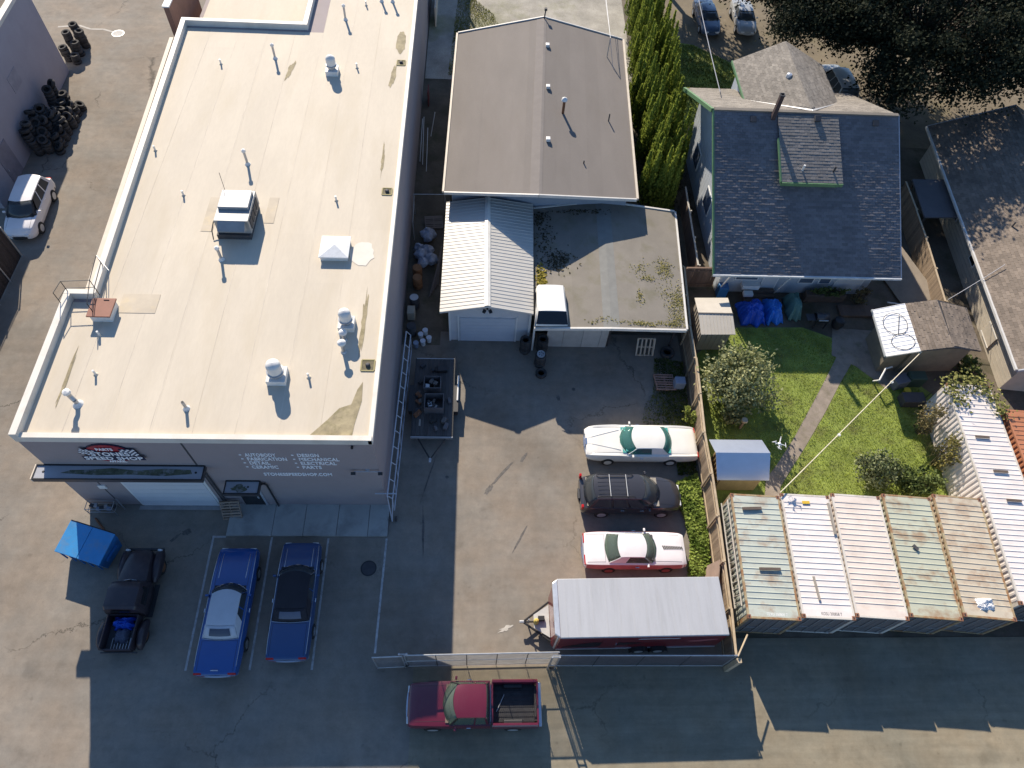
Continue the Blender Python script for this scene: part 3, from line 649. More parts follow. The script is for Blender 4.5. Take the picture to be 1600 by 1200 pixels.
m.build('ridge_strip', M('ridge_roll', (.19, .17, .155), .92, var=.06), mid)
def edge(parent, p, q, w=.1, h=.16, mat=trim_w, name='fascia', dz=.06):
    p = Vector(p); q = Vector(q); d = (q - p); L_ = d.length; d.normalize(); s_ = Vector((-d.y, d.x, 0)).normalized() * w
    vv = []
    for a in (p, q):
        for (k, z) in ((0, dz), (1, dz), (1, dz - h), (0, dz - h)): vv.append(tuple(a + s_ * k + Vector((0, 0, z))))
    return MB().add(vv, [(0, 1, 2, 3), (7, 6, 5, 4), (0, 4, 5, 1), (1, 5, 6, 2), (2, 6, 7, 3), (3, 7, 4, 0)]).build(name, mat, parent)
edge(mid, (EL[1][0], EL[1][1], ZE), (EL[0][0], EL[0][1], ZE), -.13, .16, trim_c, 'gutter')
edge(mid, (ER[0][0], ER[0][1], ZE), (ER[1][0], ER[1][1], ZE), -.14, .16, trim_c, 'gutter')
edge(mid, (EL[0][0], EL[0][1], ZE), (RG[0][0], RG[0][1], ZG), -.09, .2, trim_w, 'barge_board')
edge(mid, (RG[0][0], RG[0][1], ZG), (ER[0][0], ER[0][1], ZE), -.09, .2, trim_w, 'barge_board')
edge(mid, (RG[1][0], RG[1][1], ZG), (EL[1][0], EL[1][1], ZE), -.09, .2, trim_w, 'barge_board', .08)
edge(mid, (ER[1][0], ER[1][1], ZE), (RG[1][0], RG[1][1], ZG), -.09, .2, trim_w, 'barge_board', .08)
for (x, y) in ((4.72, 47.2), (4.55, 42.4), (4.32, 37.0)):
    CB((x, y, 5.2), (.26, .3, .2)).build('ridge_vent', white_metal, mid, bevel=.02)
fl = MB().tube((5.45, 40.05, 4.7), (5.45, 40.05, 5.85), .09, 10).build('flue', rust_m, mid, smooth=50)
MB().lathe([(.08, 0), (.2, .03), (.17, .16), (0, .26)], (5.45, 40.05, 5.83), 14).build('flue_cowl', white_metal, fl, smooth=50)
for (x, y) in ((8.6, 40.2), (6.55, 35.5)): MB().tube((x, y, 4.2), (x, y, 4.85), .045, 8).build('vent_stub', dark_m, mid)
ms = MB(); ms.tube((9.15, 47.5, 4.1), (9.2, 47.7, 5.6), .035, 6); ms.tube((9.2, 47.7, 5.5), (9.5, 46.2, 4.15), .015, 5); ms.build('service_mast', galv, mid)
ms = MB(); ms.tube((4.62, 50.6, 5.15), (4.7, 50.8, 5.75), .05, 6); ms.cbox((4.7, 50.8, 5.75), (.2, .2, .16)); ms.build('gable_lamp', dark_m, mid)

# ---------------- metal roofed garage
gar = thing('metal_roofed_garage', 'white garage with ribbed cream metal gable roof beside the flat carport', 'garage', (.5, 29, 0))
MB().prism([(-1.6, 25.0), (3.05, 25.0), (3.05, 33.2), (-1.6, 33.2)], 0, 2.92).build('wall', white_w, gar)
m = MB(); m.add([(-1.6, 25.0, 2.92), (3.05, 25.0, 2.92), (.55, 25.0, 3.52), (-1.6, 25.12, 2.92), (3.05, 25.12, 2.92), (.55, 25.12, 3.52)], [(0, 1, 2), (5, 4, 3), (0, 3, 4, 1), (1, 4, 5, 2), (2, 5, 3, 0)]); m.build('gable_wall', white_w, gar)
metal_w = M('cream_metal', (.49, .475, .435), .45, metal=.0, var=.04, scale=.8, dirt=(.45, .42, .36), dirt_scale=1.2, dirt_amt=.3, rnd=.04)
def ribbed(parent, e0, e1, r0, r1, n, name, mat, pitch=.25, rib=.034, h=.02):
    """sheets from eave edge e0-e1 up to ridge r0-r1, ribs running up the slope"""
    e0, e1, r0, r1 = map(Vector, (e0, e1, r0, r1)); L_ = (e1 - e0).length; k = max(1, round(L_ / n / pitch))
    nrm = (e1 - e0).cross(r0 - e0).normalized()
    if nrm.z < 0: nrm = -nrm
    for i in range(n):
        prof = []
        for j in range(k):
            b = (i + j / k) / n; w = 1 / n / k; rr = rib / L_
            for (t, z) in ((0, 0), (w - rr * 1.6, 0), (w - rr * 1.2, h), (w - rr * .5, h)): prof.append((b + t, z))
        prof.append(((i + 1) / n, 0))
        m = MB(); top = []
        vv = []
        for (t, z) in prof: vv.append(tuple(e0.lerp(e1, t) + nrm * (z + .002 * (i % 2))))
        for (t, z) in prof: vv.append(tuple(r0.lerp(r1, t) + nrm * (z + .002 * (i % 2))))
        q = len(prof); m.add(vv, [(a, a + 1, q + a + 1, q + a) for a in range(q - 1)])
        m.build(name, mat, parent, solid=.004)
ribbed(gar, (-2.12, 24.75, 3.0), (-2.04, 33.45, 3.0), (.55, 24.72, 3.62), (.54, 33.3, 3.62), 11, 'roof_sheet', metal_w)
ribbed(gar, (3.16, 24.75, 3.0), (3.42, 33.45, 3.0), (.55, 24.72, 3.62), (.54, 33.3, 3.62), 11, 'roof_sheet', metal_w)
m = MB(); m.slab([(.38, 24.7, 3.635), (.55, 24.7, 3.685), (.54, 33.35, 3.685), (.37, 33.35, 3.635)], .02); m.slab([(.55, 24.7, 3.685), (.72, 24.7, 3.635), (.71, 33.35, 3.635), (.54, 33.35, 3.685)], .02); m.build('ridge_cap', M('ridge_white', (.66, .64, .58), .45), gar)
edge(gar, (-2.12, 24.75, 3.0), (.55, 24.72, 3.62), -.03, .14, trim_w, 'barge_board', .0); edge(gar, (.55, 24.72, 3.62), (3.16, 24.75, 3.0), -.03, .14, trim_w, 'barge_board', .0)
gd = B(-1.05, 2.22, 24.95, 24.998, 0, 2.2).build('garage_door', M('door_frame_w', (.5, .52, .55), .6), gar)
for k in range(7): B(-.98, 2.15, 24.925, 24.949, .03 + k * .308, .03 + k * .308 + .298).build('door_panel', M('door_panel_b', (.50, .54, .60), .5, var=.03), gd)
for x in (-1.6, 3.05): B(x - .05, x + .05, 24.93, 24.997, 0, 2.9).build('corner_trim', white_m, gar)
B(-1.14, -1.06, 24.93, 24.997, 0, 2.3).build('door_trim', white_m, gar); B(2.23, 2.31, 24.93, 24.997, 0, 2.3).build('door_trim', white_m, gar)
fl = CB((.55, 24.9, 3.15), (.12, .1, .1)).build('flood_lamp', black_m, gar)
for s_ in (-1, 1): CB((.55 + s_ * .17, 24.74, 3.1), (.16, .2, .14), rz=s_ * .5, rx=.4).build('lamp_head', black_m, fl)
MB().tube((3.0, 24.9, 2.9), (3.0, 24.9, 0), .04, 8).build('downpipe', white_m, gar)

wood_b0 = M('dark_post', (.05, .042, .04), .85, var=.2)
# ---------------- flat carport with mossy roof
cp = thing('mossy_carport', 'low carport with mossy grey roll roofing and white edge trim', 'carport', (7.6, 29, 0))
AL = [(3.2, 23.95), (3.46, 33.35)]; AR = [(7.5, 23.75), (7.85, 33.75)]; AE = [(11.85, 24.0), (12.5, 33.4)]
croll = M('carport_roll', (.21, .19, .16), .92, var=.1, scale=.8, dirt=(.14, .13, .07), dirt_scale=.7, dirt_amt=.5, rnd=.06, bump=.25, bscale=30, fine=.08)
gable_strips(cp, AL, AR, AE, 2.72, 3.1, croll, 4, 4)
m = MB(); m.slab([(7.05, 23.8, 3.075), (7.5, 23.76, 3.112), (7.85, 33.7, 3.112), (7.4, 33.6, 3.075)], .02); m.slab([(7.5, 23.76, 3.112), (7.98, 23.8, 3.075), (8.3, 33.6, 3.075), (7.85, 33.7, 3.112)], .02)
m.build('ridge_strip', M('ridge_grey', (.20, .20, .185), .9, var=.1), cp)
for (p, q, nm) in (((AL[0][0], AL[0][1], 2.72), (AR[0][0], AR[0][1], 3.1), 'fascia'), ((AR[0][0], AR[0][1], 3.1), (AE[0][0], AE[0][1], 2.72), 'fascia'), ((AE[0][0], AE[0][1], 2.72), (AE[1][0], AE[1][1], 2.72), 'gutter'), ((AR[1][0], AR[1][1], 3.1), (AL[1][0], AL[1][1], 2.72), 'fascia'), ((AE[1][0], AE[1][1], 2.72), (AR[1][0], AR[1][1], 3.1), 'fascia')):
    edge(cp, p, q, -.11, .2, trim_w, nm)
MB().prism([(3.5, 33.0), (12.2, 33.0), (12.2, 33.15), (3.5, 33.15)], 0, 2.55).build('back_wall', siding, cp)
MB().prism([(11.95, 27.5), (12.1, 27.5), (12.25, 33.0), (12.1, 33.0)], 0, 2.55).build('side_wall', siding, cp)
B(3.22, 3.32, 24.3, 24.4, 0, 2.6).build('post', trim_w, cp)
for (x, y) in ((7.8, 24.75), (11.6, 24.75), (11.8, 27.4)): B(x - .05, x + .05, y - .05, y + .05, 0, 2.6).build('post', wood_b0, cp)
for k, (a, b) in enumerate(((4.1, 5.05), (5.07, 6.2), (6.22, 7.25), (7.27, 7.7))):
    B(a, b, 24.62, 24.66, 0, 1.95).build('board_panel', M('pale_board', (.38, .36, .33), .8, var=.1, rnd=.1), cp)
# moss and leaf litter on the carport roof
def croof(x, y):
    t = (y - 23.9) / 9.5; xr = 7.5 + .35 * t; xl = 3.2 + .26 * t; xe = 11.85 + .65 * t
    return 2.72 + .38 * ((x - xl) / (xr - xl) if x < xr else (xe - x) / (xe - xr))
mp = []
def patch(cx, cy, rx, ry, n, dens=1.0):
    for _ in range(n):
        x = random.gauss(cx, rx); y = random.gauss(cy, ry)
        if 3.35 < x < 11.85 + .068 * (y - 24) and 24.05 < y < 33.1: mp.append((x, y, croof(x, y) + random.uniform(.005, .05)))
for _ in range(16): patch(random.uniform(10.9, 12.0), random.uniform(24.4, 29.5), .22, .35, 55)
for _ in range(12): patch(random.uniform(5.3, 11.6), random.uniform(24.05, 24.4), .3, .09, 35)
for c in ((9.6, 28.3, .3, .25), (9.4, 26.2, .12, .3), (10.0, 27.6, .25, .1), (10.9, 28.3, .2, .4)): patch(*c, 80)
leafmesh('moss_litter', mp, .055, LEAF('moss_leaf', (.10, .10, .025), (.30, .26, .09), .1), cp, nrm=(0, 0, 1.5), kind='stuff')
mp2 = []; mp, keep = mp2, mp
patch(3.7, 27.4, .18, .5, 180); leafmesh('leaf_litter', mp2, .13, LEAF('litter_leaf', (.16, .15, .02), (.42, .33, .06), .2), cp, nrm=(0, 0, 1.2), kind='stuff')
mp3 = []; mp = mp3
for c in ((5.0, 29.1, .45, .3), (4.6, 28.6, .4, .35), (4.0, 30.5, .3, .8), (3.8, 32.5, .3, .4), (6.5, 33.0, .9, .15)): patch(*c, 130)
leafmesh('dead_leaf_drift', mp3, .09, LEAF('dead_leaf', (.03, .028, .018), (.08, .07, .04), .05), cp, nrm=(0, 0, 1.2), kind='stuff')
# pickup canopy shell sitting on the roof
tc = thing('truck_canopy_shell', 'white pickup bed canopy shell sitting on the carport roof', 'canopy shell', (4.2, 25.2, 2.95))
cw = M('fibreglass_white', (.74, .73, .69), .35, var=.04, scale=2, coat=.3)
rg_ = []
for (y, w, z, ins) in ((26.5, .78, 3.35, 0), (26.45, .80, 3.5, 0), (24.55, .86, 3.52, 0), (23.95, .93, 3.0, 0)):
    c = 4.17
    rg_.append([(c - w - .05, y, 2.86), (c - w, y, z - .2), (c - w + .1, y, z - .03), (c - w * .4, y, z), (c + w * .4, y, z), (c + w - .1, y, z - .03), (c + w, y, z - .2), (c + w + .05, y, 2.86)])
MB().loft(rg_).build('shell', cw, tc, smooth=35)
m = MB(); m.add([(3.38, 24.52, 3.5), (4.96, 24.52, 3.5), (5.06, 23.97, 3.03), (3.28, 23.97, 3.03)], [(3, 2, 1, 0)]); m.v = [(x, y - .03, z + .03) for x, y, z in m.v]; m.build('rear_window', glass_d, tc, solid=.006)
for s_ in (-1, 1):
    m = MB(); x = 4.17 + s_ * .875; m.add([(x, 24.8, 3.0), (x, 26.2, 3.0), (x - s_ * .03, 26.2, 3.26), (x - s_ * .03, 24.8, 3.26)], [(0, 1, 2, 3)]); m.build('side_window', glass_d, tc, solid=.006)

# ---------------- green trimmed house
hs = thing('green_trim_house', 'grey shingled house with green trim, shed dormer and rear gabled wing', 'house', (20, 35, 0))
HX0, HX1 = 14.1, 25.55; HE, HR, HB = (28.0, 3.0), (36.7, 8.0), (43.1, 5.0)
prof = [(29.2, 0), (29.2, 3.55), (36.7, 7.82), (42.6, 5.1), (42.6, 0)]
m = MB(); n_ = len(prof); m.add([(15.2, y, z) for y, z in prof] + [(24.9, y, z) for y, z in prof], [tuple(range(n_)), tuple(range(2 * n_ - 1, n_ - 1, -1))] + [(i, n_ + i, n_ + (i + 1) % n_, (i + 1) % n_) for i in range(n_)])
m.build('wall', siding, hs)
MB().slab([(HX0, HE[0], HE[1]), (HX1, HE[0], HE[1]), (HX1, HR[0], HR[1]), (HX0, HR[0], HR[1])], .14).build('front_roof_deck', dark_m, hs)
MB().slab([(HX0, HR[0], HR[1] - .004), (HX1, HR[0], HR[1] - .004), (HX1, HB[0], HB[1]), (HX0, HB[0], HB[1])], .14).build('rear_roof_deck', dark_m, hs)
fv = Vector((0, HR[0] - HE[0], HR[1] - HE[1])); bv = Vector((0, HR[0] - HB[0], HR[1] - HB[1]))
shingles('front_shingles', hs, (HX0, HE[0], HE[1]), (1, 0, 0), HX1 - HX0, fv, fv.length, shing_d, thick=.024)
shingles('rear_shingles', hs, (HX1, HB[0], HB[1]), (-1, 0, 0), HX1 - HX0, bv, bv.length, shing_l)
# rear wing
WX0, WXR, WX1 = 17.1, 20.2, 23.3; WZE, WZR = 6.45, 8.02; WY = 44.1
MB().prism([(17.5, 40.5), (22.9, 40.5), (22.9, 43.7), (17.5, 43.7)], 0, 6.3).build('wing_wall', siding, hs)
m = MB(); m.add([(17.5, 43.6, 6.3), (22.9, 43.6, 6.3), (20.2, 43.6, 7.85), (17.5, 43.7, 6.3), (22.9, 43.7, 6.3), (20.2, 43.7, 7.85)], [(0, 1, 2), (5, 4, 3), (0, 3, 4, 1), (1, 4, 5, 2), (2, 5, 3, 0)]); m.build('wing_gable', siding, hs)
MB().slab([(WX0, 37.0, WZE), (WXR, 37.0, WZR), (WXR, WY, WZR), (WX0, WY, WZE)][::1], .1).build('wing_roof_deck', dark_m, hs)
MB().slab([(WXR, 37.0, WZR), (WX1, 37.0, WZE), (WX1, WY, WZE), (WXR, WY, WZR)], .1).build('wing_roof_deck', dark_m, hs)
wl = Vector((WXR - WX0, 0, WZR - WZE)); wr = Vector((WXR - WX1, 0, WZR - WZE))
shingles('wing_shingles', hs, (WX0, WY, WZE), (0, -1, 0), WY - 36.75, wl, wl.length, shing_l, clip=lambda s, b: (WY - s) > 36.9 + (1 - b / wl.length) * 2.9)
shingles('wing_shingles', hs, (WX1, 36.75, WZE), (0, 1, 0), WY - 36.75, wr, wr.length, shing_l, clip=lambda s, b: (36.75 + s) > 36.9 + (1 - b / wr.length) * 2.9)
edge(hs, (WX0, 39.7, WZE), (WX0, WY, WZE), .08, .18, green_t, 'wing_fascia')
m = MB(); m.slab([(17.1, 39.75, 6.58), (17.2, 39.65, 6.6), (20.2, 36.75, 8.06), (20.2, 36.9, 8.06)], .01); m.build('valley_flashing', white_metal, hs)
m = MB(); m.slab([(23.3, 39.75, 6.58), (20.2, 36.9, 8.06), (20.2, 36.75, 8.06), (23.2, 39.65, 6.6)], .01); m.build('valley_flashing', white_metal, hs)
# dormer
DX0, DX1 = 18.0, 21.75; DT = (36.45, 7.93); DBt = (32.5, 6.2)
dv = Vector((0, DT[0] - DBt[0], DT[1] - DBt[1]))
dm = MB(); dm.slab([(DX0, DBt[0], DBt[1]), (DX1, DBt[0], DBt[1]), (DX1, DT[0], DT[1]), (DX0, DT[0], DT[1])], .12); dm = dm.build('dormer', dark_m, hs)
shingles('dormer_shingles', dm, (DX0, DBt[0], DBt[1]), (1, 0, 0), DX1 - DX0, dv, dv.length, M('shingle_dormer_sunlit', (.185, .172, .16), .9, var=.1, scale=.8, attr=.16, fine=.1, bump=.3), thick=.018, expo=.2)  # same shingle as the front slope, sunlight put into its lighter colour
zmain = lambda y: HE[1] + (y - HE[0]) * (HR[1] - HE[1]) / (HR[0] - HE[0])
for x in (DX0 + .12, DX1 - .24):
    m = MB(); y0, y1 = 32.75, 36.2; zt = lambda y: DBt[1] + (y - DBt[0]) * dv.z / dv.y - .13
    vv = [(x, y0, zmain(y0)), (x, y1, zmain(y1)), (x, y1, max(zt(y1), zmain(y1) + .01)), (x, y0, zt(y0))]; vv += [(a + .12, b, c) for a, b, c in vv]
    m.add(vv, [(3, 2, 1, 0), (4, 5, 6, 7), (0, 1, 5, 4), (1, 2, 6, 5), (2, 3, 7, 6), (3, 0, 4, 7)]); m.build('dormer_cheek', green_t, dm)
B(DX0 + .13, DX1 - .13, 32.7, 32.8, 5.6, 6.15).build('dormer_front', green_t, dm)
edge(hs, (DX0, DBt[0], DBt[1]), (DX1, DBt[0], DBt[1]), -.09, .2, green_t, 'dormer_fascia', .0)
edge(hs, (DX0, DT[0] - 1.4, DT[1] - 1.4 * dv.z / dv.y), (DX0, DBt[0], DBt[1]), -.08, .16, green_t, 'dormer_fascia', .03)
# trims, gutter, chimney, vents
edge(hs, (HX0, HR[0], HR[1]), (HX0, HE[0], HE[1]), -.09, .22, green_t, 'barge_board', .04)
edge(hs, (HX0, HB[0], HB[1]), (HX0, HR[0], HR[1]), -.16, .26, green_t, 'barge_board', .04)
edge(hs, (HX1, HE[0], HE[1]), (HX1, HR[0], HR[1]), -.06, .2, M('rake_grey', (.35, .36, .4), .6), 'barge_board', .03)
edge(hs, (HX0 - .08, HE[0], HE[1]), (HX1 + .05, HE[0], HE[1]), -.12, .13, M('gutter_grey', (.50, .52, .54), .5), 'gutter', .0)
m = MB(); m.box(HX0, HX1, HR[0] - .12, HR[0] + .12, HR[1] - .06, HR[1] + .045); m.build('ridge_cap', shing_l, hs)
ch = B(17.58, 17.82, 36.18, 36.42, 7.6, 9.35).build('chimney', M('chimney_brown', (.06, .036, .034), .8, var=.3, scale=6), hs)
m = MB()
for s_ in (0, 1): m.box(17.56, 17.84, 36.16 + s_ * .24, 36.2 + s_ * .24, 9.35, 9.43); m.box(17.56 + s_ * .24, 17.6 + s_ * .24, 36.201, 36.399, 9.35, 9.43)
m.build('chimney_rim', dark_m, ch)
MB().lathe([(.2, 0), (.19, .1), (.16, .22), (0, .27)], (19.7, 40.6, 7.72), 14).build('roof_vent', alum, hs, smooth=50)
for (x, z) in ((16.5, 7.72), (20.4, 7.93), (24.1, 7.72)): CB((x, 36.2, z), (.36, .36, .18), rx=.5).build('roof_vent', dark_m, hs, bevel=.02)
for (x, y, z, mt) in ((19.3, 33.2, 6.5, white_metal), (21.2, 33.15, 6.5, dark_m)): MB().lathe([(.06, 0), (.06, .4)], (x, y, z), 10).build('plumbing_vent', mt, hs)
# front wall: windows, door, posts
for k, (a, b, zz0, zz1, mt) in enumerate(((16.1, 17.6, 1.2, 2.5, 'w'), (17.9, 18.9, .15, 2.45, 'd'), (20.2, 21.2, 1.0, 2.5, 'w'), (21.5, 22.3, 1.0, 2.5, 'w'), (22.6, 24.4, .5, 2.5, 'd'))):
    w = B(a, b, 29.14, 29.198, zz0, zz1).build('window' if mt == 'w' else 'door', white_m, hs)
    if mt == 'w': B(a + .08, b - .08, 29.12, 29.139, zz0 + .08, zz1 - .08).build('pane', M('pane_blue', (.10, .13, .18), .1, spec=.6), w)
    else: B(a + .08, b - .08, 29.12, 29.139, zz0 + .05, zz1 - .08).build('door_leaf', white_w, w)
for x in (19.05, 15.3): MB().tube((x, 28.15, 2.9), (x, 29.1, .1), .05, 8).build('downpipe', white_m, hs)
for k, (y0, y1) in enumerate(((31, 32.5), (34.5, 36), (39, 40.4))):
    w = B(15.14, 15.198, y0, y1, 1.3, 2.7).build('window', white_m, hs); B(15.12, 15.139, y0 + .08, y1 - .08, 1.38, 2.62).build('pane', MATS['pane_blue'], w)
# siding laps on the left wall
for k in range(16): B(15.185, 15.199, 29.25, 42.55, .2 + k * .22, .215 + k * .22).build('siding_lap', M('lap_line', (.30, .33, .37), .7), hs)
# porch planter shelf in front of the house
st = thing('back_steps', 'brown timber back steps below the house eave', 'steps', (17.8, 28.7, 0))
wood_b = M('brown_wood', (.12, .085, .065), .85, var=.25, scale=3, stretch=(1, .2, 1), rnd=.2)
for k in range(4): B(16.9, 18.8, 29.05 - .3 * (k + 1), 29.05 - .3 * k - .03, .0, .6 - .15 * k).build('tread', wood_b, st)

# ---------------- building on the right edge
A_ = Vector((30.45, 21.6)); Wd = Vector((32.5 - 30.45, 42.9 - 21.6)).normalized(); Pd = Vector((Wd.y, -Wd.x)); LW = 21.4
rb = thing('brown_roofed_building', 'beige walled building with brown shingled gable roof at the right edge', 'building', (34, 30, 0))
def rp(a, b, z): q = A_ + Wd * a + Pd * b; return (q.x, q.y, z)
beige = M('beige_siding', (.47, .42, .34), .75, var=.07, dirt=(.33, .30, .24), dirt_scale=.8, dirt_amt=.3)
wl_ = [rp(.5, .75, 0)[:2], rp(LW - .5, .75, 0)[:2], rp(LW - .5, 9.3, 0)[:2], rp(.5, 9.3, 0)[:2]]
MB().prism(wl_, 0, 2.85).build('wall', beige, rb)
m = MB()
for aa in (.5, LW - .6):
    v6 = [rp(aa, .75, 2.85), rp(aa, 9.3, 2.85), rp(aa, 5.0, 4.85), rp(aa + .1, .75, 2.85), rp(aa + .1, 9.3, 2.85), rp(aa + .1, 5.0, 4.85)]
    MB().add(v6, [(0, 1, 2), (5, 4, 3), (0, 3, 4, 1), (1, 4, 5, 2), (2, 5, 3, 0)]).build('gable_wall', beige, rb)
MB().slab([rp(0, 0, 2.7), rp(0, 5, 5.0), rp(LW, 5, 5.0), rp(LW, 0, 2.7)][::1], .12).build('roof_deck', dark_m, rb)
MB().slab([rp(0, 5, 5.0), rp(0, 10, 2.7), rp(LW, 10, 2.7), rp(LW, 5, 5.0)], .12).build('roof_deck', dark_m, rb)
ue = Vector((-Wd.x, -Wd.y, 0)); sv = Vector((Pd.x * 5, Pd.y * 5, 2.3))
shingles('roof_shingles', rb, rp(LW, 0, 2.7), ue, LW, sv, sv.length, shing_b, expo=.2, tab=.36)
sv2 = Vector((-Pd.x * 5, -Pd.y * 5, 2.3)); shingles('roof_shingles', rb, rp(0, 10, 2.7), -ue, LW, sv2, sv2.length, shing_b, expo=.3, tab=.6)
edge(rb, rp(LW, 0, 2.7), rp(0, 0, 2.7), -.12, .15, trim_w, 'gutter', .02)
edge(rb, rp(0, 0, 2.7), rp(0, 5, 5.0), -.08, .2, M('grey_barge', (.35, .37, .40), .6), 'barge_board', .03)
edge(rb, rp(LW, 5, 5.0), rp(LW, 0, 2.7), -.08, .2, MATS['grey_barge'], 'barge_board', .03)
for k in range(6): B_ = None
for (a0, a1, z0, z1) in ((9.0, 9.9, 1.3, 2.3), (13.2, 14.1, 1.3, 2.3)):
    pts = [rp(a0, .70, 0)[:2], rp(a1, .70, 0)[:2], rp(a1, .748, 0)[:2], rp(a0, .748, 0)[:2]]
    w = MB().prism(pts, z0, z1).build('window', white_m, rb)
    pts = [rp(a0 + .08, .68, 0)[:2], rp(a1 - .08, .68, 0)[:2], rp(a1 - .08, .699, 0)[:2], rp(a0 + .08, .699, 0)[:2]]
    MB().prism(pts, z0 + .08, z1 - .08).build('pane', glass_d, w)
pts = [rp(3.3, .66, 0)[:2], rp(4.6, .66, 0)[:2], rp(4.6, .748, 0)[:2], rp(3.3, .748, 0)[:2]]
w = MB().prism(pts, .35, 1.25).build('crawl_hatch', beige, rb)
m = MB()
for z in (.33, 1.25): m.prism([rp(3.25, .62, 0)[:2], rp(4.65, .62, 0)[:2], rp(4.65, .659, 0)[:2], rp(3.25, .659, 0)[:2]], z, z + .06)
m.build('hatch_frame', trim_w, w)
for k in range(9): MB().prism([rp(.55, .735, 0)[:2], rp(LW - .55, .735, 0)[:2], rp(LW - .55, .749, 0)[:2], rp(.55, .749, 0)[:2]], .3 + k * .28, .315 + k * .28).build('siding_lap', M('beige_lap', (.34, .30, .24), .8), rb)
MB().slab([rp(12.6, -1.9, 2.0), rp(12.6, .74, 2.3), rp(16.3, .74, 2.3), rp(16.3, -1.9, 2.0)], .1).build('lean_to_roof', shing_d, rb)
for a in (12.8, 16.1): MB().tube(rp(a, -1.7, 0), rp(a, -1.7, 1.92), .06, 6).build('lean_to_post', wood_b, rb)
for a in (4.9, 10.5): MB().tube(rp(a, 2.2, 3.6), rp(a, 2.2, 4.1), .05, 8).build('roof_vent', dark_m, rb)
# ================================================================== vehicles
chrome = M('chrome', (.62, .63, .65), .18, metal=.9, var=.04, fine=0)
tyre_m = M('tyre', (.018, .018, .018), .85, var=.2)
red_l = M('red_lens', (.45, .012, .012), .2, var=.1); clear_l = M('clear_lens', (.65, .66, .66), .15, var=.05)
amber = M('amber_lens', (.6, .22, .02), .2)
seam_m = M('panel_gap', (.02, .02, .022), .8)
def hermite(st, x):
    """st sorted by x: (x, a, b, ...) -> interpolated tuple with limited tangents"""
    if x <= st[0][0]: return st[0][1:]
    if x >= st[-1][0]: return st[-1][1:]
    for i in range(len(st) - 1):
        if st[i][0] <= x <= st[i + 1][0]: break
    h = st[i + 1][0] - st[i][0]; t = (x - st[i][0]) / h; out_ = []
    for k in range(1, len(st[0])):
        d = (st[i + 1][k] - st[i][k]) / h
        d0 = (st[i][k] - st[i - 1][k]) / (st[i][0] - st[i - 1][0]) if i > 0 else d
        d1 = (st[i + 2][k] - st[i + 1][k]) / (st[i + 2][0] - st[i + 1][0]) if i + 2 < len(st) else d
        m0 = 0 if d0 * d <= 0 else 2 * d0 * d / (d0 + d); m1 = 0 if d1 * d <= 0 else 2 * d1 * d / (d1 + d)
        a, b = st[i][k], st[i + 1][k]
        out_.append((2 * t ** 3 - 3 * t * t + 1) * a + (t ** 3 - 2 * t * t + t) * h * m0 + (-2 * t ** 3 + 3 * t * t) * b + (t ** 3 - t * t) * h * m1)
    return tuple(out_)
class Body:
    """lofted lower body. station: x, wb, wm, ws, zb, zm, zs, zc"""
    def __init__(s, st, p=3.0): s.st = sorted(st); s.p = p
    def at(s, x): return hermite(s.st, x)
    def top(s, x, y):
        wb, wm, ws, zb, zm, zs, zc = s.at(x); t = min(1, abs(y) / max(ws, .01)); return zc - (zc - zs) * t ** s.p
    def mesh(s, n=44, x0=None, x1=None):
        x0 = s.st[0][0] if x0 is None else x0; x1 = s.st[-1][0] if x1 is None else x1
        rings = []
        for i in range(n + 1):
            u = i / n; x = x0 + (x1 - x0) * (0.5 - 0.5 * math.cos(math.pi * u)) * .55 + (x1 - x0) * u * .45
            wb, wm, ws, zb, zm, zs, zc = s.at(x); r = [(x, wb, zb), (x, wm, zm * .8 + zb * .2), (x, wm, zm), (x, ws + (wm - ws) * .35, zs - (zs - zm) * .18)]
            for t in (1, .93, .8, .6, .35, 0, -.35, -.6, -.8, -.93, -1): r.append((x, ws * t, zc - (zc - zs) * abs(t) ** s.p))
            r += [(x, -(ws + (wm - ws) * .35), zs - (zs - zm) * .18), (x, -wm, zm), (x, -wm, zm * .8 + zb * .2), (x, -wb, zb)]
            rings.append(r)
        return MB().loft(rings[::-1])
def wheel(parent, x, y, r, w, rimm, s):
    X = Matrix.Translation((x, y, r)) @ Matrix.Rotation(R(90), 4, 'X')
    t = MB(); t.lathe([(r * .6, -w / 2), (r * .92, -w / 2), (r, -w / 2 + .03), (r, w / 2 - .03), (r * .92, w / 2), (r * .6, w / 2)], (0, 0, 0), 22, X)
    o = t.build('wheel', tyre_m, parent, world=False, smooth=40)
    m = MB(); m.lathe([(0, -s * (w / 2 - .02)), (r * .2, -s * (w / 2 - .01)), (r * .25, -s * (w / 2 - .04)), (r * .55, -s * (w / 2 - .045)), (r * .62, -s * (w / 2 + .004))], (0, 0, 0), 18, X)
    q = m.build('rim', rimm, o, world=False, smooth=40); return o
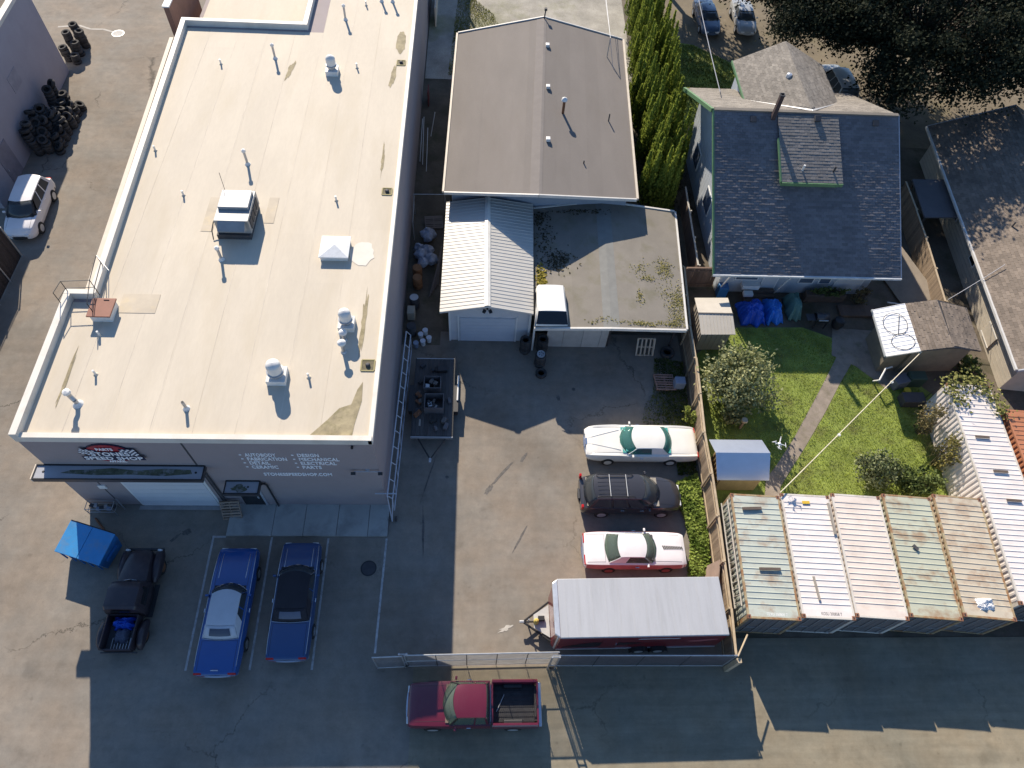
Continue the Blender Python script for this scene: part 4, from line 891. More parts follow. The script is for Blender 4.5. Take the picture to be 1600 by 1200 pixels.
def make_car(name, label, loc, rz, S, group=None, cat='car'):
    t = thing(name, label, cat, loc, rz, group); W = dict(world=False)
    bd = Body(S['st'], S.get('p', 3.0)); paint = S['paint']; side = S.get('side', paint)
    b = bd.mesh().build('body', paint, t, smooth=32, **W)
    c = S['cab']; zr = c['zr']; wb, wr = c['wb'], c['wr']; gl = S['glass']; rm = S.get('roofmat', paint)
    wx = lambda k: c['wsx'] - c['bow'] * k * k; fx = lambda k: c['rfx'] - c['bow'] * .6 * k * k
    rx = lambda k: c['rrx'] + c.get('rbow', .1) * k * k; bx_ = lambda k: c['rwx'] + c.get('rbow', .1) * 1.2 * k * k
    crown = c.get('crown', .05); zt = lambda k, u=.5: zr - crown * k * k
    # interior tray, seats, dash, steering wheel
    im = S['interior']
    iz = max(bd.top(c['wsx'] * .6, 0), bd.top(c['rwx'] * .7, 0)) + .012
    B(c['rwx'] + .12, c['wsx'] - .12, -wb * .9, wb * .9, iz - .03, iz).build('interior_floor', im, t, **W)
    if S.get('seats', True):
        for k, sx in enumerate(S.get('seatx', (0.0, -.9))):
            for sy in (-1, 1): CB((c['rfx'] - .75 + sx, sy * wr * .48, iz + .1), (.2, wr * .75, .26), ry=-.25).build('seat', S.get('seatmat', im), t, bevel=.04, **W)
        m = MB(); m.box(wx(.7) - .42, wx(.7) - .1, -wb * .85, wb * .85, iz, iz + .06); m.build('dashboard', S.get('dashmat', im), t, bevel=.02, **W)
        m = MB(); rr = .18; m.path([(wx(.5) - .5 + .05 * math.sin(2 * math.pi * i / 14), wr * .48 + rr * math.cos(2 * math.pi * i / 14), iz + .1 + rr * .8 * math.sin(2 * math.pi * i / 14)) for i in range(14)], .014, 5, True)
        m.build('steering_wheel', black_m, t, **W)
    # roof
    rings = []
    for i in range(9):
        u = i / 8; r_ = []
        for k in [1, .96, .85, .6, .3, 0, -.3, -.6, -.85, -.96, -1]:
            x = fx(k) + (rx(k) - fx(k)) * u; e = .035 * (abs(2 * u - 1) ** 4); r_.append((x, k * wr, zt(k) - e - (.03 if abs(k) == 1 else 0)))
        r_ += [(p[0], p[1] * .97, p[2] - .045) for p in r_[::-1]]
        rings.append(r_)
    ro = MB().loft(rings).build('roof', rm, t, smooth=40, **W)
    # glazing
    def pane(nm, bot, top, mat, n=10, nv=3, bulge=.02, sol=.006):
        def fn(u, v):
            a = Vector(bot(u)); b_ = Vector(top(u)); p = a.lerp(b_, v); q = 4 * v * (1 - v) * bulge
            return tuple(p + Vector((0, 0, q)))
        return MB().grid(fn, n, nv).build(nm, mat, t, smooth=60, solid=sol, **W)
    k_ = lambda u: 1 - 2 * u
    pane('windshield', lambda u: (wx(k_(u)), k_(u) * wb * .97, bd.top(wx(k_(u)), k_(u) * wb) + .005), lambda u: (fx(k_(u)) + .01, k_(u) * wr * .96, zt(k_(u)) - .05), gl)
    rmats = rm if S.get('soft') else gl
    pane('rear_curtain' if S.get('soft') else 'rear_window', lambda u: (bx_(-k_(u)), -k_(u) * wb * .95, bd.top(bx_(k_(u)), k_(u) * wb) + .005), lambda u: (rx(-k_(u)) - .01, -k_(u) * wr * .96, zt(k_(u)) - .045), rmats, bulge=c.get('rbulge', .02))
    if S.get('soft'):
        z0 = bd.top(c['rwx'], 0)
        def fnw(u, v):
            k = -k_(u) * .62; q = .22 + v * .55; a = Vector((bx_(k), k * wb, bd.top(bx_(k), 0))); b_ = Vector((rx(k) - .01, k * wr, zt(k) - .045)); p = a.lerp(b_, q); return tuple(p + Vector((-.012, 0, .024 + 4 * q * (1 - q) * c.get('rbulge', .02))))
        MB().grid(fnw, 6, 3).build('rear_window', S['rearpane'], t, solid=.005, **W)
        m = MB(); m.path([(bx_(k) - .03, k * wb * 1.0, bd.top(bx_(k) - .03, k * wb) + .012) for k in [1, .95, .8, .5, 0, -.5, -.8, -.95, -1]], .018, 6); m.build('top_trim', chrome, t, **W)
    cuts = c['sides']        # list of (x_bottom_front, x_bottom_rear) as fractions along the side
    for s_ in (-1, 1):
        fb = Vector((wx(1) - .03, s_ * wb, bd.top(wx(1), wb) + .005)); ft = Vector((fx(1), s_ * wr * .985, zt(1) - .06))
        rbp = Vector((bx_(1) + .02, s_ * wb * .98, bd.top(bx_(1), wb) + .005)); rt = Vector((rx(1), s_ * wr * .985, zt(1) - .06))
        for (u0, u1) in cuts:
            bq = [fb.lerp(rbp, u0), fb.lerp(rbp, u1)]; tq = [ft.lerp(rt, u0), ft.lerp(rt, u1)]
            MB().grid(lambda u, v: tuple((bq[0].lerp(bq[1], u)).lerp(tq[0].lerp(tq[1], u), v)), 4, 2).build('side_window', gl, t, solid=.006, **W)
        last = cuts[-1][1]
        if last < .97:
            MB().grid(lambda u, v: tuple((fb.lerp(rbp, last + .005).lerp(rbp, u)).lerp(ft.lerp(rt, last + .005).lerp(rt, u), v)), 3, 2).build('rear_pillar', rm if not S.get('pillarpaint') else paint, t, solid=.02, **W)
        for a, b_ in ((fb, ft),): MB().tube(a, b_, .028, 6).build('windshield_pillar', S.get('trim', paint), t, **W)
        for i in range(len(cuts) - 1):
            q = (cuts[i][1] + cuts[i + 1][0]) / 2; MB().tube(fb.lerp(rbp, q), ft.lerp(rt, q), .03, 6).build('side_pillar', S.get('pillar', paint), t, **W)
        MB().tube(rbp, rt, .03, 6).build('rear_corner_pillar', rm if S.get('soft') else paint, t, **W)
    # windshield frame
    m = MB(); m.path([(wx(k), k * wb * .99, bd.top(wx(k), k * wb) + .008) for k in [1, .8, .5, 0, -.5, -.8, -1]], .014, 5); m.build('windshield_trim', S.get('trim', black_m), t, **W)
    # wheels
    r = S.get('wr', .34); w = .22
    for x in S['axles']:
        wm_ = bd.at(x)[1]
        for s_ in (-1, 1): wheel(t, x, s_ * (wm_ - w / 2 + .035), r, w, S.get('rim', chrome), s_)
    # bumpers
    for (xe, sgn) in ((bd.st[-1][0], 1), (bd.st[0][0], -1)):
        wbm = bd.at(xe - sgn * .12)[1]; bow = S.get('bbow', .12); zz = S.get('bz', .48)
        m = MB(); rings = []
        for i in range(13):
            k = 1 - i / 6; x = xe + sgn * (.06 - bow * k * k - (.1 if abs(k) == 1 else 0)); hh = S.get('bh', .08)
            rings.append([(x - .05 * sgn, k * wbm, zz - hh), (x + .03 * sgn, k * wbm, zz - hh), (x + .05 * sgn, k * wbm, zz), (x + .03 * sgn, k * wbm, zz + hh), (x - .05 * sgn, k * wbm, zz + hh)])
        if sgn > 0: rings = rings[::-1]
        m.loft(rings).build('front_bumper' if sgn > 0 else 'rear_bumper', S.get('bumper', chrome), t, smooth=40, **W)
    # lamps
    for s_ in (-1, 1):
        xe = bd.st[-1][0]; wq = bd.at(xe - .1)[2]; zq = bd.at(xe - .1)[5]
        CB((xe - .02, s_ * wq * .76, zq - .12), (.1, .3, .16)).build('headlight', S.get('headlight', clear_l), t, bevel=.03, **W)
        xe = bd.st[0][0]; wq = bd.at(xe + .1)[2]; zq = bd.at(xe + .1)[5]
        tl = S.get('tail', (.06, .32, .14))
        CB((xe + tl[0] / 2 - .02, s_ * (wq - tl[1] / 2 + S.get('tailout', 0)), zq - tl[2] / 2 + S.get('tailup', -.02)), tl).build('tail_light', S.get('taillamp', red_l), t, bevel=.02, **W)
        mx = wx(1) - .25; CB((mx, s_ * (wb + .16), bd.top(mx, wb) + .08), (.1, .16, .1)).build('mirror', S.get('mirror', paint), t, bevel=.02, **W)
        for hx in S.get('handles', (0.0,)): CB((hx, s_ * (bd.at(hx)[1] + .012), bd.at(hx)[5] - .12), (.18, .03, .035)).build('door_handle', chrome, t, **W)
    # seams drawn as real recess lines following the skin
    def seam(pts, nm='panel_seam', mat=seam_m, r_=.007, dz=.0):
        m = MB(); m.path([(x, y, bd.top(x, y) + dz) for x, y in pts], r_, 4); return m.build(nm, mat, t, **W)
    xe = bd.st[-1][0]; hw = bd.at(xe - .6)[2] * .82; hx0 = wx(.8) + .08
    seam([(hx0 + (xe - .25 - hx0) * i / 8, hw) for i in range(9)], 'hood_seam'); seam([(hx0 + (xe - .25 - hx0) * i / 8, -hw) for i in range(9)], 'hood_seam')
    xr = bd.st[0][0]; hw2 = bd.at(xr + .5)[2] * .85; q0 = bx_(.8) - .1
    seam([(q0, y * hw2 / 4) for y in range(-4, 5)], 'trunk_seam')
    for s_ in (-1, 1): seam([(q0 + (xr + .12 - q0) * i / 6, s_ * hw2) for i in range(7)], 'trunk_seam')
    return t, bd
def car_paint(name, col, coat=.7, rough=.35, var=.04): return M(name, col, rough, var=var, scale=1.2, coat=coat, fine=.02, dirt=tuple(c * .75 + .03 for c in col), dirt_scale=1.5, dirt_amt=.25)
g_teal = GLASS('teal_glass', (.35, .75, .70), .6); g_dark = GLASS('smoked_glass', (.22, .25, .27), .35); g_green = GLASS('green_glass', (.55, .68, .58), .6)

# --- white two-door coupe with teal interior (nose to the left)
P_lin = car_paint('cream_white', (.74, .72, .66))
teal = M('teal_vinyl', (.04, .30, .27), .6, var=.12)
lin, lb_ = make_car('vintage_coupe', 'long white vintage coupe with teal glass parked nearest the wooden pallet', (8.95, 17.8, 0), R(180), dict(
    st=[(-3.02, .84, .90, .84, .42, .6, .76, .78), (-2.9, .9, .97, .9, .32, .58, .84, .88), (-2.0, .95, 1.02, .95, .27, .58, .90, .96), (-.5, .95, 1.03, .96, .25, .58, .92, .97), (1.2, .95, 1.03, .96, .25, .58, .93, 1.0), (2.3, .93, 1.0, .93, .28, .58, .90, .95), (2.8, .88, .95, .88, .36, .58, .85, .90), (3.02, .78, .85, .78, .45, .6, .72, .80)],
    p=6, paint=P_lin, glass=g_teal, interior=teal, rim=M('white_rim', (.6, .6, .58), .5), axles=(1.85, -1.55),
    cab=dict(wsx=1.22, bow=.38, rfx=.62, rrx=-1.2, rbow=.22, rwx=-1.62, wb=.86, wr=.68, zr=1.36, crown=.05, sides=[(.04, .58)]), trim=P_lin, bbow=.14, handles=(.1,), seatx=(.1, -.75)))
m = MB()   # raised hood centre and fender blades
for s_ in (-1, 1): m.path([(x, s_ * (.16 + .50 * (2.9 - x) / 1.9), lb_.top(x, s_ * .3) + .004) for x in [2.9 - i * .24 for i in range(8)]], .018, 5)
m.build('hood_crease', P_lin, lin, world=False)
for s_ in (-1, 1):
    m = MB(); rings = []
    for i in range(11):
        x = 2.92 - i * .2; h = .055 * min(1, i / 2 + .3) * (1 if i < 9 else (11 - i) / 3); w = lb_.at(x)[2]
        rings.append([(x, s_ * (w + .02), lb_.at(x)[5] - .05), (x, s_ * (w - .01), lb_.at(x)[5] + h), (x, s_ * (w - .1), lb_.at(x)[5] + h), (x, s_ * (w - .16), lb_.top(x, w - .16))][::s_])
    m.loft(rings).build('fender_blade', P_lin, lin, world=False, smooth=30)
    m = MB(); rings = []
    for i in range(11):
        x = -1.1 - i * .185; w = lb_.at(x)[2]; h = .05 * min(1, i / 3)
        rings.append([(x, s_ * (w + .02), lb_.at(x)[5] - .05), (x, s_ * (w - .01), lb_.at(x)[5] + h), (x, s_ * (w - .08), lb_.at(x)[5] + h), (x, s_ * (w - .14), lb_.top(x, w - .14))][::s_])
    m.loft(rings).build('fender_blade', P_lin, lin, world=False, smooth=30)
B(2.93, 3.06, -.2, .2, .5, .84).build('grille', chrome, lin, world=False, bevel=.02)

# --- black people-carrier style SUV with roof rack (nose to the right)
P_blk = car_paint('black_paint', (.035, .034, .038), rough=.3)
suv, sb_ = make_car('black_suv', 'black SUV with roof rack parked between the two white cars', (8.0, 14.75, 0), 0, dict(
    st=[(-2.6, .72, .80, .74, .40, .65, .92, .95), (-2.45, .86, .93, .86, .32, .62, .99, 1.02), (-1.8, .9, .98, .90, .28, .62, 1.02, 1.05), (.6, .9, .98, .90, .26, .62, 1.02, 1.06), (1.3, .9, .98, .88, .27, .6, 1.0, 1.08), (2.1, .84, .92, .78, .3, .58, .88, .98), (2.5, .68, .78, .6, .34, .55, .74, .84), (2.64, .5, .6, .45, .4, .52, .64, .70)],
    p=2.6, paint=P_blk, glass=g_dark, interior=M('beige_cloth', (.30, .27, .22), .8), rim=alum, axles=(1.62, -1.5), wr=.37,
    cab=dict(wsx=1.52, bow=.42, rfx=.62, rrx=-2.02, rbow=.14, rwx=-2.42, wb=.88, wr=.70, zr=1.78, crown=.06, sides=[(.10, .34), (.37, .62), (.65, .95)]), trim=black_m, bumper=P_blk, bbow=.42, bh=.1, bz=.5, handles=(.5, -.5), seatx=(.2, -.7, -1.6), tail=(.12, .16, .34), tailup=.28, tailout=.1))
suv_z = lambda y: 1.78 - .06 * (y / .7) ** 2
for s_ in (-1, 1):
    m = MB(); m.path([(.05, s_ * .6, 1.76), (-.1, s_ * .6, 1.84), (-1.7, s_ * .6, 1.84), (-1.85, s_ * .6, 1.76)], .024, 6); m.build('roof_rail', black_m, suv, world=False)
for x in (-.35, -1.2): MB().tube((x, -.6, 1.85), (x, .6, 1.85), .022, 6).build('rack_bar', galv, suv, world=False)
for y in (-.42, -.21, 0, .21, .42): MB().tube((-.2, y, suv_z(y) + .005), (-1.8, y, suv_z(y) + .003), .008, 4).build('roof_rib', dark_m, suv, world=False)
MB().tube((.62, -.62, 1.745), (.62, .62, 1.745), .01, 4).build('roof_seam', seam_m, suv, world=False)
B(-2.7, -2.62, -.28, .28, .72, .86).build('licence_recess', dark_m, suv, world=False)

# --- white muscle car with pink sides and hood vents (nose to the right)
P_wht = car_paint('white_paint_car', (.76, .73, .72)); P_pnk = M('pink_primer', (.42, .13, .14), .6, var=.15, scale=1.5)
dus, db_ = make_car('two_tone_coupe', 'white topped coupe with faded red sides and black hood vents', (7.92, 11.8, 0), 0, dict(
    st=[(-2.52, .70, .78, .72, .42, .62, .80, .82), (-2.42, .80, .87, .80, .32, .6, .88, .91), (-1.5, .84, .93, .84, .27, .58, .92, .97), (.5, .84, .93, .84, .25, .56, .90, .95), (1.3, .84, .92, .84, .26, .56, .89, .96), (2.3, .80, .88, .80, .3, .56, .84, .90), (2.52, .72, .80, .74, .4, .58, .76, .82)],
    p=5, paint=P_wht, glass=g_green, interior=M('grey_vinyl', (.07, .07, .072), .7), rim=M('red_rim', (.30, .05, .05), .5), axles=(1.55, -1.3),
    cab=dict(wsx=1.06, bow=.26, rfx=.52, rrx=-.92, rbow=.12, rwx=-1.5, wb=.76, wr=.60, zr=1.34, crown=.04, sides=[(.05, .62)]), trim=chrome, bbow=.07, handles=(.05,), seatx=(.1, -.7), tail=(.06, .5, .1)))
for s_ in (-1, 1):   # red lower flanks: a skin just proud of the body side
    rings = []
    for i in range(25):
        x = -2.44 + 4.9 * i / 24; wb, wm, ws, zb, zm, zs, zc = db_.at(x)
        rings.append([(x, s_ * (wb + .006), zb + .02), (x, s_ * (wm + .008), zm * .8 + zb * .2), (x, s_ * (wm + .008), zm), (x, s_ * (ws + (wm - ws) * .35 + .008), zs - (zs - zm) * .18), (x, s_ * (ws + .012), zs - .015)][::s_])
    MB().loft(rings, closed=False, cap=False).build('side_panel', P_pnk, dus, world=False, smooth=40, label='faded red side panel of the white coupe')
for k in range(12): CB((1.42 + k * .085, -.0 + .02, db_.top(1.42 + k * .085, 0) + .012), (.05, .2 - .006 * k, .02), rz=.35).build('hood_vent', black_m, dus, world=False)

# --- blue convertible with white soft top (nose to the shop)
P_blu = car_paint('royal_blue', (.014, .075, .27), rough=.25); cloth_w = M('white_soft_top', (.52, .53, .56), .8, var=.05, scale=2); cloth_k = M('black_soft_top', (.022, .02, .026), .85, var=.15, scale=2)
CV = dict(st=[(-2.86, .82, .9, .86, .42, .62, .80, .82), (-2.75, .88, .96, .91, .32, .6, .88, .88), (-1.8, .92, 1.0, .93, .27, .58, .92, .95), (0, .92, 1.0, .93, .25, .57, .91, .95), (1.2, .92, 1.0, .93, .25, .57, .92, .98), (2.3, .9, .97, .91, .28, .57, .88, .92), (2.72, .86, .94, .88, .34, .58, .84, .86), (2.84, .8, .88, .82, .42, .6, .76, .80)],
          p=6, paint=P_blu, glass=g_dark, interior=M('dark_vinyl', (.02, .022, .03), .7), rim=chrome, axles=(1.75, -1.5),
          cab=dict(wsx=1.12, bow=.34, rfx=.72, rrx=-.92, rbow=.06, rwx=-1.42, rbulge=.05, wb=.80, wr=.66, zr=1.40, crown=.05, sides=[(.05, .40), (.43, .66)]), trim=chrome, soft=True, bbow=.08, handles=(-.1,), seatx=(.1, -.8), tail=(.08, .34, .12))
c1_, cb1 = make_car('convertible', 'royal blue vintage convertible with a white soft top', (-11.3, 8.95, 0), R(90), dict(CV, roofmat=cloth_w, rearpane=M('clear_vinyl', (.06, .07, .10), .25)))
P_nav = car_paint('navy_blue', (.014, .055, .165), rough=.3)
CV2 = dict(CV, paint=P_nav, roofmat=cloth_k, rearpane=M('hazy_vinyl', (.10, .11, .15), .4))
CV2['st'] = [(a * .94, *[v * .97 for v in r[:3]], *r[3:]) for a, *r in CV['st']]
CV2['cab'] = dict(CV['cab'], wsx=1.55, rfx=1.12, rrx=-.62, rwx=-1.12, wb=.84, wr=.72, zr=1.38, bow=.3); CV2['axles'] = (1.65, -1.4)
c2_, cb2 = make_car('convertible', 'navy blue vintage convertible with a black soft top', (-8.33, 9.4, 0), R(90.5), CV2)
for (t_, bb, L_) in ((c1_, cb1, 2.7), (c2_, cb2, 2.5)):
    for s_ in (-1, 1):
        m = MB(); m.path([(x, s_ * (bb.at(x)[2] - .02), bb.at(x)[5] + .02) for x in [L_ - i * .25 for i in range(int((L_ + L_) / .25) + 1)]], .014, 5); m.build('side_trim', chrome, t_, world=False)
        m = MB(); m.path([(x, s_ * .62, bb.top(x, .62) + .008) for x in [L_ - .15 - i * .2 for i in range(7)]], .012, 5); m.build('hood_trim', chrome, t_, world=False)
MB().cbox((-2.72, 0, .9), (.05, .32, .05)).build('trunk_emblem', chrome, c1_, world=False, bevel=.015)

# --- white SUV at the left edge (nose towards the camera)
wsv, _ = make_car('white_suv', 'white SUV parked beside the dark fence at the left edge', (-28.85, 34.4, 0), R(-86), dict(
    st=[(-2.3, .72, .80, .74, .40, .65, .95, .97), (-2.15, .84, .9, .84, .32, .62, 1.02, 1.05), (.5, .86, .94, .88, .26, .62, 1.02, 1.06), (1.2, .86, .93, .86, .27, .6, 1.0, 1.08), (2.0, .8, .88, .76, .3, .58, .90, 1.0), (2.25, .6, .7, .56, .34, .55, .72, .80), (2.32, .45, .55, .42, .4, .52, .64, .70)],
    p=2.6, paint=P_wht, glass=g_dark, interior=M('black_cloth', (.02, .02, .02), .8), rim=alum, axles=(1.4, -1.35), wr=.36,
    cab=dict(wsx=1.32, bow=.3, rfx=.5, rrx=-1.85, rbow=.12, rwx=-2.15, wb=.85, wr=.66, zr=1.68, crown=.06, sides=[(.10, .36), (.39, .64), (.67, .93)]), trim=black_m, bumper=black_m, bbow=.32, bh=.1, handles=(.4, -.5), seatx=(.2, -.7), tail=(.1, .3, .12), mirror=P_wht))
# --- vehicles under the trees at the top
P_dbl = car_paint('slate_blue', (.06, .10, .17)); P_sil = car_paint('silver_grey', (.35, .36, .36))
S4 = dict(st=[(-2.3, .68, .76, .70, .40, .62, .86, .88), (-2.15, .8, .86, .8, .32, .6, .94, .98), (-1.0, .82, .9, .84, .27, .6, .95, 1.0), (.9, .82, .9, .84, .26, .58, .92, 1.0), (1.7, .78, .86, .76, .28, .56, .84, .93), (2.2, .6, .7, .56, .34, .55, .70, .78), (2.3, .45, .55, .42, .4, .52, .62, .66)],
          p=2.8, paint=P_dbl, glass=g_dark, interior=MATS['black_cloth'], rim=alum, axles=(1.4, -1.3), cab=dict(wsx=1.2, bow=.3, rfx=.4, rrx=-1.0, rbow=.15, rwx=-1.65, wb=.80, wr=.62, zr=1.45, crown=.06, sides=[(.08, .42), (.45, .8)]), bumper=P_dbl, bbow=.25, handles=(.3, -.5))
make_car('parked_sedan', 'slate blue sedan parked in tree shade beside the tall hedge', (19.6, 59.7, 0), R(-88), S4)
make_car('parked_sedan', 'silver sedan half hidden under the dark tree at the top', (22.9, 59.9, 0), R(-92), dict(S4, paint=P_sil, bumper=P_sil))
make_car('parked_suv', 'white and black SUV parked behind the house wing', (28.7, 50.6, 0), R(94), dict(
    st=[(-2.4, .78, .88, .82, .40, .65, .95, .97), (-2.3, .86, .94, .88, .32, .62, 1.04, 1.06), (.5, .88, .96, .9, .26, .62, 1.02, 1.06), (1.3, .88, .95, .88, .27, .6, 1.0, 1.06), (2.2, .82, .9, .8, .3, .58, .94, 1.0), (2.4, .66, .76, .64, .36, .55, .76, .82)],
    p=3, paint=P_sil, glass=g_dark, interior=MATS['black_cloth'], rim=alum, axles=(1.5, -1.4), wr=.37,
    cab=dict(wsx=1.3, bow=.25, rfx=.6, rrx=-2.1, rbow=.1, rwx=-2.3, wb=.88, wr=.72, zr=1.85, crown=.05, sides=[(.08, .36), (.39, .64), (.67, .95)]), bumper=black_m, bbow=.2, handles=(.4, -.5), seatx=(.2, -.7)), cat='SUV')
for o_ in (suv, wsv): o_['category'] = 'SUV'
wsv.scale = (1.06, 1.06, 1.06)

# --- red pickup by the gate (nose to the left)
P_red = car_paint('dark_red', (.115, .012, .028), rough=.3)
pk, pb = make_car('red_pickup', 'dark red pickup with open bed parked outside the chain-link gate', (.06, 4.8, 0), R(180), dict(
    st=[(-.72, .88, .96, .9, .36, .68, 1.06, 1.07), (.6, .88, .96, .9, .32, .66, 1.06, 1.10), (1.2, .88, .95, .9, .32, .66, 1.06, 1.12), (2.4, .86, .93, .86, .36, .66, 1.0, 1.06), (2.72, .82, .9, .82, .42, .66, .94, .98), (2.84, .7, .8, .72, .5, .66, .84, .88)],
    p=4, paint=P_red, glass=g_green, interior=M('tan_cloth', (.16, .12, .09), .8), rim=alum, axles=(1.75,), wr=.38,
    cab=dict(wsx=1.32, bow=.3, rfx=.86, rrx=-.55, rbow=.03, rwx=-.68, wb=.86, wr=.68, zr=1.78, crown=.05, sides=[(.06, .62), (.66, .95)]), trim=black_m, bbow=.1, bz=.6, handles=(.2,), seatx=(.1,), tail=(.02, .02, .02), taillamp=P_red), cat='pickup truck')
for s_ in (-1, 1):
    m = MB(); m.loft([[(x, s_ * y, z) for y, z in ((.82, .5), (.97, .55), (.98, .85), (.95, 1.12), (.90, 1.17), (.82, 1.17), (.80, 1.12), (.80, .5))][::-s_] for x in (-2.78, -2.72, -1.7, -.8)])
    o_ = m.build('bed_side', P_red, pk, world=False, smooth=35)
    wheel(pk, -1.72, s_ * .88, .38, .24, alum, s_)
    CB((-2.79, s_ * .88, .9), (.04, .14, .3)).build('tail_light', red_l, pk, world=False, bevel=.01)
    CB((-1.72, s_ * .72, .78), (.85, .18, .28)).build('wheel_well', black_m, pk, world=False, bevel=.05)
B(-2.72, -.8, -.82, .82, .56, .62).build('bed_floor', M('bed_liner', (.045, .045, .047), .9, var=.2, scale=6), pk, world=False)
for k in range(8): B(-2.68, -.85, -.74 + k * .2, -.70 + k * .2, .621, .64).build('bed_rib', MATS['bed_liner'], pk, world=False)
B(-.84, -.77, -.8, .8, .56, 1.17).build('bed_front', P_red, pk, world=False)
B(-2.82, -2.74, -.82, .82, .56, 1.15).build('tailgate', P_red, pk, world=False, bevel=.02)
B(-2.735, -2.66, -.7, .7, .64, .9).build('tailgate_liner', MATS['bed_liner'], pk, world=False)
m = MB(); m.box(-2.98, -2.84, -.9, .9, .5, .62); m.build('step_bumper', chrome, pk, world=False, bevel=.02)
m = MB(); m.tube((-1.0, .3, .66), (-1.35, -.4, .68), .02, 5); m.build('bed_bar', galv, pk, world=False)

# --- old black pickup with a blue tarp (nose to the shop)
P_old = M('old_black', (.03, .022, .028), .45, var=.2, scale=2, coat=.15, dirt=(.06, .04, .04), dirt_scale=3, dirt_amt=.5)
op = thing('old_black_pickup', 'battered black 1950s style pickup with blue tarp in its bed', 'pickup truck', (-15.75, 9.45, 0), R(90)); Wf = dict(world=False)
hood = Body([(.55, .66, .70, .66, .45, .8, 1.18, 1.28), (1.2, .62, .66, .6, .45, .8, 1.14, 1.25), (2.0, .5, .56, .48, .45, .78, 1.04, 1.14), (2.2, .36, .42, .34, .5, .75, .92, 1.0)], 2.4)
hood.mesh(24).build('hood', P_old, op, smooth=40, **Wf)
cabb = [(-.78, .74, .84, .62, .42, 1.0, 1.68, 1.74), (-.6, .78, .88, .68, .42, 1.0, 1.76, 1.82), (.1, .78, .88, .68, .42, 1.0, 1.76, 1.83), (.42, .76, .85, .64, .42, 1.0, 1.66, 1.74), (.62, .74, .82, .7, .42, 1.0, 1.24, 1.3)]
Body(cabb, 2.6).mesh(30).build('cab', P_old, op, smooth=45, **Wf)
MB().grid(lambda u, v: (.64 - .2 * v + .02 - .12 * (2 * u - 1) ** 2, (1 - 2 * u) * (.66 - .06 * v), 1.30 + .36 * v), 8, 2).build('windshield', glass_d, op, solid=.01, **Wf)
MB().grid(lambda u, v: (-.80 - .02, (2 * u - 1) * .42, 1.32 + .25 * v), 4, 2).build('rear_window', glass_d, op, solid=.01, **Wf)
for s_ in (-1, 1):
    MB().grid(lambda u, v: (.30 - .75 * u, s_ * (.87 - .13 * v), 1.15 + .42 * v), 4, 2).build('side_window', glass_d, op, solid=.01, **Wf)
    fr = Body([(.75, .04, .10, .04, .5, .6, .66, .68), (1.0, .14, .2, .14, .45, .66, .80, .86), (1.55, .17, .24, .17, .42, .70, .90, .98), (2.1, .15, .21, .15, .42, .68, .84, .9), (2.3, .06, .12, .06, .5, .62, .7, .72)], 2.2).mesh(22)
    fr.v = [(x, y + s_ * .76, z) for x, y, z in fr.v]; fr.build('front_fender', P_old, op, smooth=45, **Wf)
    fr = Body([(-2.25, .04, .10, .04, .4, .5, .56, .58), (-2.05, .12, .18, .12, .4, .6, .78, .84), (-1.6, .14, .2, .14, .4, .66, .90, .97), (-1.1, .12, .18, .12, .4, .6, .76, .82), (-.9, .04, .08, .04, .4, .5, .56, .58)], 2.2).mesh(22)
    fr.v = [(x, y + s_ * .86, z) for x, y, z in fr.v]; fr.build('rear_fender', P_old, op, smooth=45, **Wf)
    B(-2.3, -.85, s_ * .66 - .03, s_ * .66 + .03, .55, 1.08).build('bed_side', P_old, op, **Wf)
    MB().tube((-2.3, s_ * .66, 1.09), (-.85, s_ * .66, 1.09), .035, 6).build('bed_rail', P_old, op, **Wf)
    B(-.8, .7, s_ * .88 - .12, s_ * .88 + .12, .4, .45).build('running_board', black_m, op, **Wf)
    for x in (1.55, -1.6): wheel(op, x, s_ * .82, .36, .2, rust_m, s_)
    MB().lathe([(.0, 0), (.11, .02), (.12, .06), (.06, .12), (0, .14)], (0, 0, 0), 14, Matrix.Translation((2.3, s_ * .74, .78)) @ Matrix.Rotation(R(-90), 4, 'Y')).build('headlight', clear_l, op, smooth=50, **Wf)
    MB().tube((.64, s_ * .3, 1.31), (.70, s_ * .02, 1.285), .012, 5).build('wiper', chrome, op, **Wf)
B(-2.3, -.85, -.63, .63, .52, .56).build('bed_floor', dark_m, op, **Wf)
for k in range(7): B(-2.28, -1.75, -.40 + k * .13, -.37 + k * .13, .561, .60).build('bed_slat', galv, op, **Wf)
B(-2.34, -2.28, -.62, .62, .55, .9).build('tailgate', P_old, op, **Wf)
B(-.86, -.82, -.64, .64, .55, 1.05).build('bed_front', P_old, op, **Wf)
m = MB(); m.box(2.32, 2.42, -.85, .85, .5, .62); m.build('front_bumper', dark_m, op, bevel=.02, **Wf)
m = MB(); m.box(-2.41, -2.345, -.8, .8, .50, .60); m.build('rear_bumper', dark_m, op, bevel=.02, **Wf)
tarp_b = M('blue_tarp', (.008, .075, .48), .45, var=.2, scale=3, bump=.3, bscale=8)
